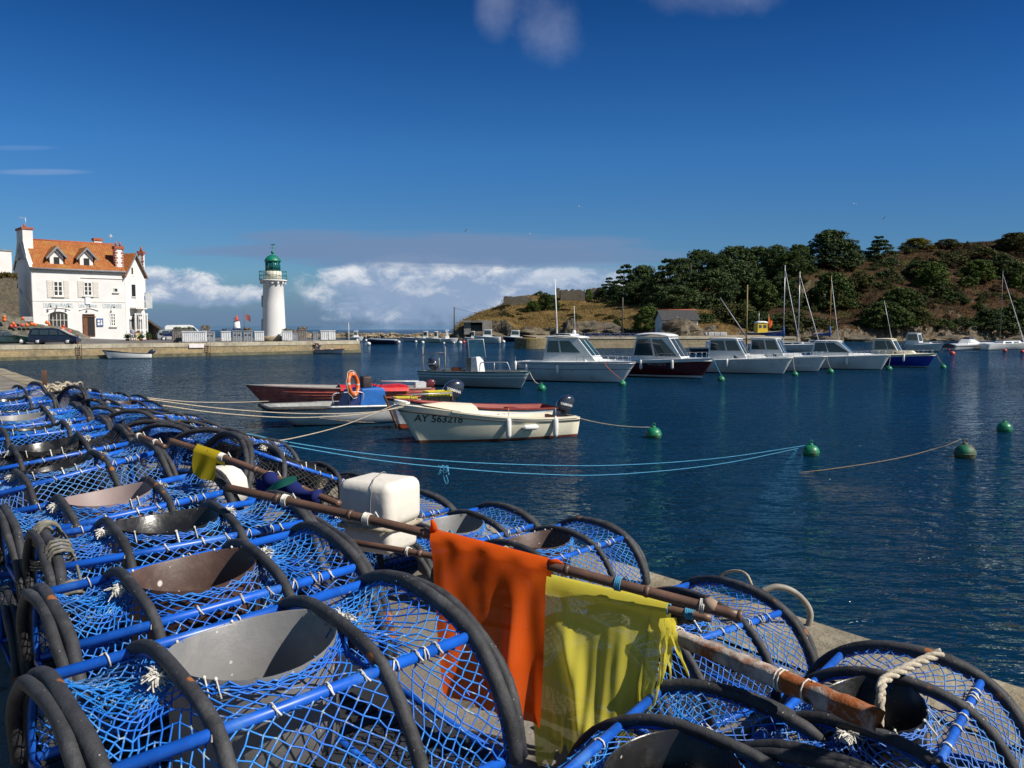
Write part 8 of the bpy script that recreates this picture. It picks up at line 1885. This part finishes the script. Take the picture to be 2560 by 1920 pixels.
T = [('cypress', 'dark', 1522, 748, 688, 62, 'dark conifer at the seaward edge of the pine wood'), ('pine', 'dark', 1500, 730, 706, 36, 'small bushy tree beside the ruined wall'), ('cypress', 'dark', 1562, 752, 652, 92, 'pointed dark cypress at the front of the pine wood'), ('pine', 'dark', 1605, 745, 663, 78, 'dark pine right behind the pointed cypress'), ('cypress', 'dark', 1665, 760, 636, 118, 'broad tiered dark conifer with drooping skirts'),
 ('pine', 'dark', 1702, 700, 637, 74, 'small dark pine on the ridge above the tiered conifer'), ('pine', 'dark', 1752, 695, 616, 92, 'tall clumped dark pine on the ridge of the wood'), ('pine', 'dark', 1798, 705, 634, 74, 'dark pine between two taller ridge pines'), ('pine', 'dark', 1836, 700, 614, 96, 'wide dark pine in the middle of the ridge'), ('pine', 'dark', 1890, 696, 612, 96, 'dark pine above the brown cliff edge'), ('pine', 'dark', 1938, 690, 614, 80, 'dark pine above the bare ridge line'), ('pine', 'mid', 1975, 688, 628, 74, 'greener pine at the landward end of the wood'),
 ('cypress', 'dark', 1728, 768, 672, 120, 'dark conifer standing over the little boat house'), ('pine', 'dark', 1640, 755, 690, 84, 'low dark conifer in the middle of the wood front'), ('pine', 'dark', 1785, 760, 672, 120, 'dark tree mass beside the yellow tinged bush'), ('yellow', 'yellow', 1782, 690, 640, 50, 'yellow tinged bush among the dark pines'), ('pine', 'dark', 1845, 745, 655, 120, 'dark pine below the brown cliff edge'), ('pine', 'dark', 1590, 760, 705, 90, 'low spreading dark conifer above the dry grass'), ('pine', 'dark', 1690, 775, 715, 120, 'shaded low conifer directly above the slate roof'),
 ('dome', 'dark', 2072, 668, 574, 148, 'big round crowned dark tree on the skyline'), ('dome', 'dark', 1992, 682, 612, 84, 'round dark bush at the side of the big round tree'), ('dome', 'dark', 2125, 655, 612, 66, 'small dark bush tucked under the big round tree'), ('cypress', 'dark', 2192, 655, 584, 92, 'spiky topped dark cypress on the skyline'), ('dome', 'yellow', 2286, 625, 597, 84, 'yellow green bush on the skyline'), ('dome', 'olive', 2362, 618, 598, 70, 'low dark thicket on the skyline past the yellow bush'),
 ('dome', 'mid', 2082, 768, 680, 124, 'large rounded green bush below the skyline trees'), ('dome', 'mid', 1368, 772, 735, 66, 'green bush on the seaward slope of the headland'), ('dome', 'bright', 1332, 778, 752, 44, 'trailing green scrub below the bush on the headland'), ('dome', 'bright', 1470, 750, 722, 26, 'ivy green bush growing on the ruined wall'), ('shrub', 'olive', 1352, 738, 722, 40, 'small twiggy bush on the headland skyline'), ('dome', 'bright', 1622, 832, 774, 84, 'dense bright green bush beside the little boat house'), ('dome', 'mid', 1541, 824, 800, 26, 'small dark bush on the bank under the pole')]
for k, tone, x, yb, yt, w, lab in T:
    nm = 'pine_tree' if k == 'pine' else 'cypress_tree' if k == 'cypress' else 'shrub'
    tree('dome' if k == 'yellow' else k, tone, x, yb, yt, w, lab, nm, 'trees on the headland' if nm != 'shrub' else 'shrubs on the hill', nm != 'shrub', cat='tree' if nm != 'shrub' else 'shrub')
B_list = [('mid', 1905, 775, 705, 92), ('dark', 1955, 768, 690, 86), ('mid', 2005, 765, 712, 70), ('dark', 1925, 740, 690, 80), ('olive', 1808, 800, 752, 80), ('mid', 1765, 806, 770, 62), ('olive', 1850, 812, 765, 90), ('mid', 1862, 790, 740, 60), ('dark', 1900, 828, 785, 90), ('olive', 1960, 832, 788, 100), ('olive', 2030, 826, 790, 80),
 ('bright', 2325, 714, 660, 84), ('mid', 2345, 740, 690, 70), ('bright', 2440, 700, 655, 84), ('bright', 2415, 716, 680, 60), ('mid', 2255, 768, 724, 90), ('bright', 2235, 750, 712, 60), ('mid', 2210, 842, 783, 120), ('bright', 2245, 838, 798, 90), ('mid', 2175, 815, 776, 70), ('olive', 2290, 832, 790, 90), ('mid', 2270, 800, 766, 70), ('mid', 2530, 830, 745, 80), ('bright', 2492, 800, 752, 80), ('mid', 2430, 812, 790, 60), ('dark', 2475, 842, 792, 90), ('dark', 2555, 842, 770, 90), ('mid', 2382, 756, 724, 60), ('bright', 2555, 720, 640, 70), ('dark', 2500, 690, 640, 90), ('dark', 2300, 690, 655, 90), ('dark', 2400, 830, 800, 70), ('mid', 2360, 835, 805, 60), ('dark', 2210, 700, 665, 70), ('olive', 2150, 716, 676, 80), ('mid', 2610, 760, 690, 90), ('bright', 2650, 700, 640, 90), ('dark', 2600, 840, 780, 110), ('olive', 2450, 640, 608, 80), ('olive', 2530, 620, 585, 90), ('olive', 2380, 660, 630, 80), ('dark', 1985, 800, 760, 60)]
TL = {'mid': 'leafy mid green shrub on the bracken hillside', 'dark': 'dark green shrub on the bracken hillside', 'olive': 'dull olive scrub bush on the bracken hillside', 'bright': 'bright yellowish green shrub on the bracken hillside', 'brown': 'clump of dead brown bracken on the hillside'}
for tone, x, yb, yt, w in B_list: tree('shrub' if w < 84 else 'dome', tone, x, yb, yt - 4, w * 1.08, TL[tone], 'shrub', 'shrubs on the bracken hillside', False, cat='shrub')
rg = random.Random(21)
for i in range(210):
    x = rg.uniform(1840, 2640); t = rg.uniform(.08, .97); P = hill_raw(x, t); tone = rg.choice(['brown', 'brown', 'olive', 'olive', 'olive', 'mid', 'mid']); w = rg.uniform(1.8, 5.2); h = rg.uniform(.9, 2.4); NT[0] += 1
    r_ = thing('shrub', TL[tone], 'shrub', P - Vector((0, 0, .15)), R(i * 53 % 360), 'shrubs on the bracken hillside'); r_.scale = (w, w, h * 1.2); crown_obj('shrub', NT[0] % 3, tone, r_)
for i in range(34):
    x = rg.uniform(1180, 1660); t = rg.uniform(.06, .8); P = hill_raw(x, t); tone = rg.choice(['olive', 'olive', 'mid', 'brown']); w = rg.uniform(1.2, 3.8); NT[0] += 1
    r_ = thing('shrub', {'olive': 'low olive scrub on the dry grass headland', 'mid': 'low green scrub on the dry grass headland', 'brown': 'low brown scrub on the dry grass headland'}[tone], 'shrub', P - Vector((0, 0, .1)), R(i * 71 % 360), 'low scrub on the headland'); r_.scale = (w, w, rg.uniform(.5, 1.3)); crown_obj('shrub', NT[0] % 3, tone, r_)
# rough cover of grass and dead fern over the hill
rgn = np.random.RandomState(5); pts, pts2 = [], []
for i in range(30000):
    x = 1140 + 1520 * rgn.rand(); t = .04 + .98 * rgn.rand() ** .9; xi = (x - 1120) / 9; ti = min(range(1), key=lambda q: 0)
    i0 = int(xi); j0 = min(int(50 * t ** (1 / 1.25)) if t < 1 else 50, 58); fx = xi - i0
    P = HG[i0][j0].lerp(HG[i0][j0 + 1], rgn.rand()).lerp(HG[i0 + 1][j0].lerp(HG[i0 + 1][j0 + 1], rgn.rand()), fx)
    (pts if x + 160 * (rgn.rand() - .5) > 1790 else pts2).append((P.x, P.y, P.z - .05))
def cover(name, pts, size, m, seed, lab):
    P = np.asarray(pts); k = 4; P = np.repeat(P, k, 0) + np.random.RandomState(seed).randn(len(P) * k, 3) * np.array([[.6, .6, .08]]); V, F = tuft_mesh(P, size, seed, .9); link(name, np_mesh(name, V, F, m), None, label=lab, kind='stuff')
cover('undergrowth', pts, .42, leaf_mat('bracken_cover', (.030, .026, .011), (.068, .050, .022), .1), 1, 'brown bracken and heath covering the hill')
cover('grass', pts2, .3, leaf_mat('dry_grass_cover', (.15, .105, .038), (.25, .18, .075), .1), 2, 'dry tan grass covering the headland')
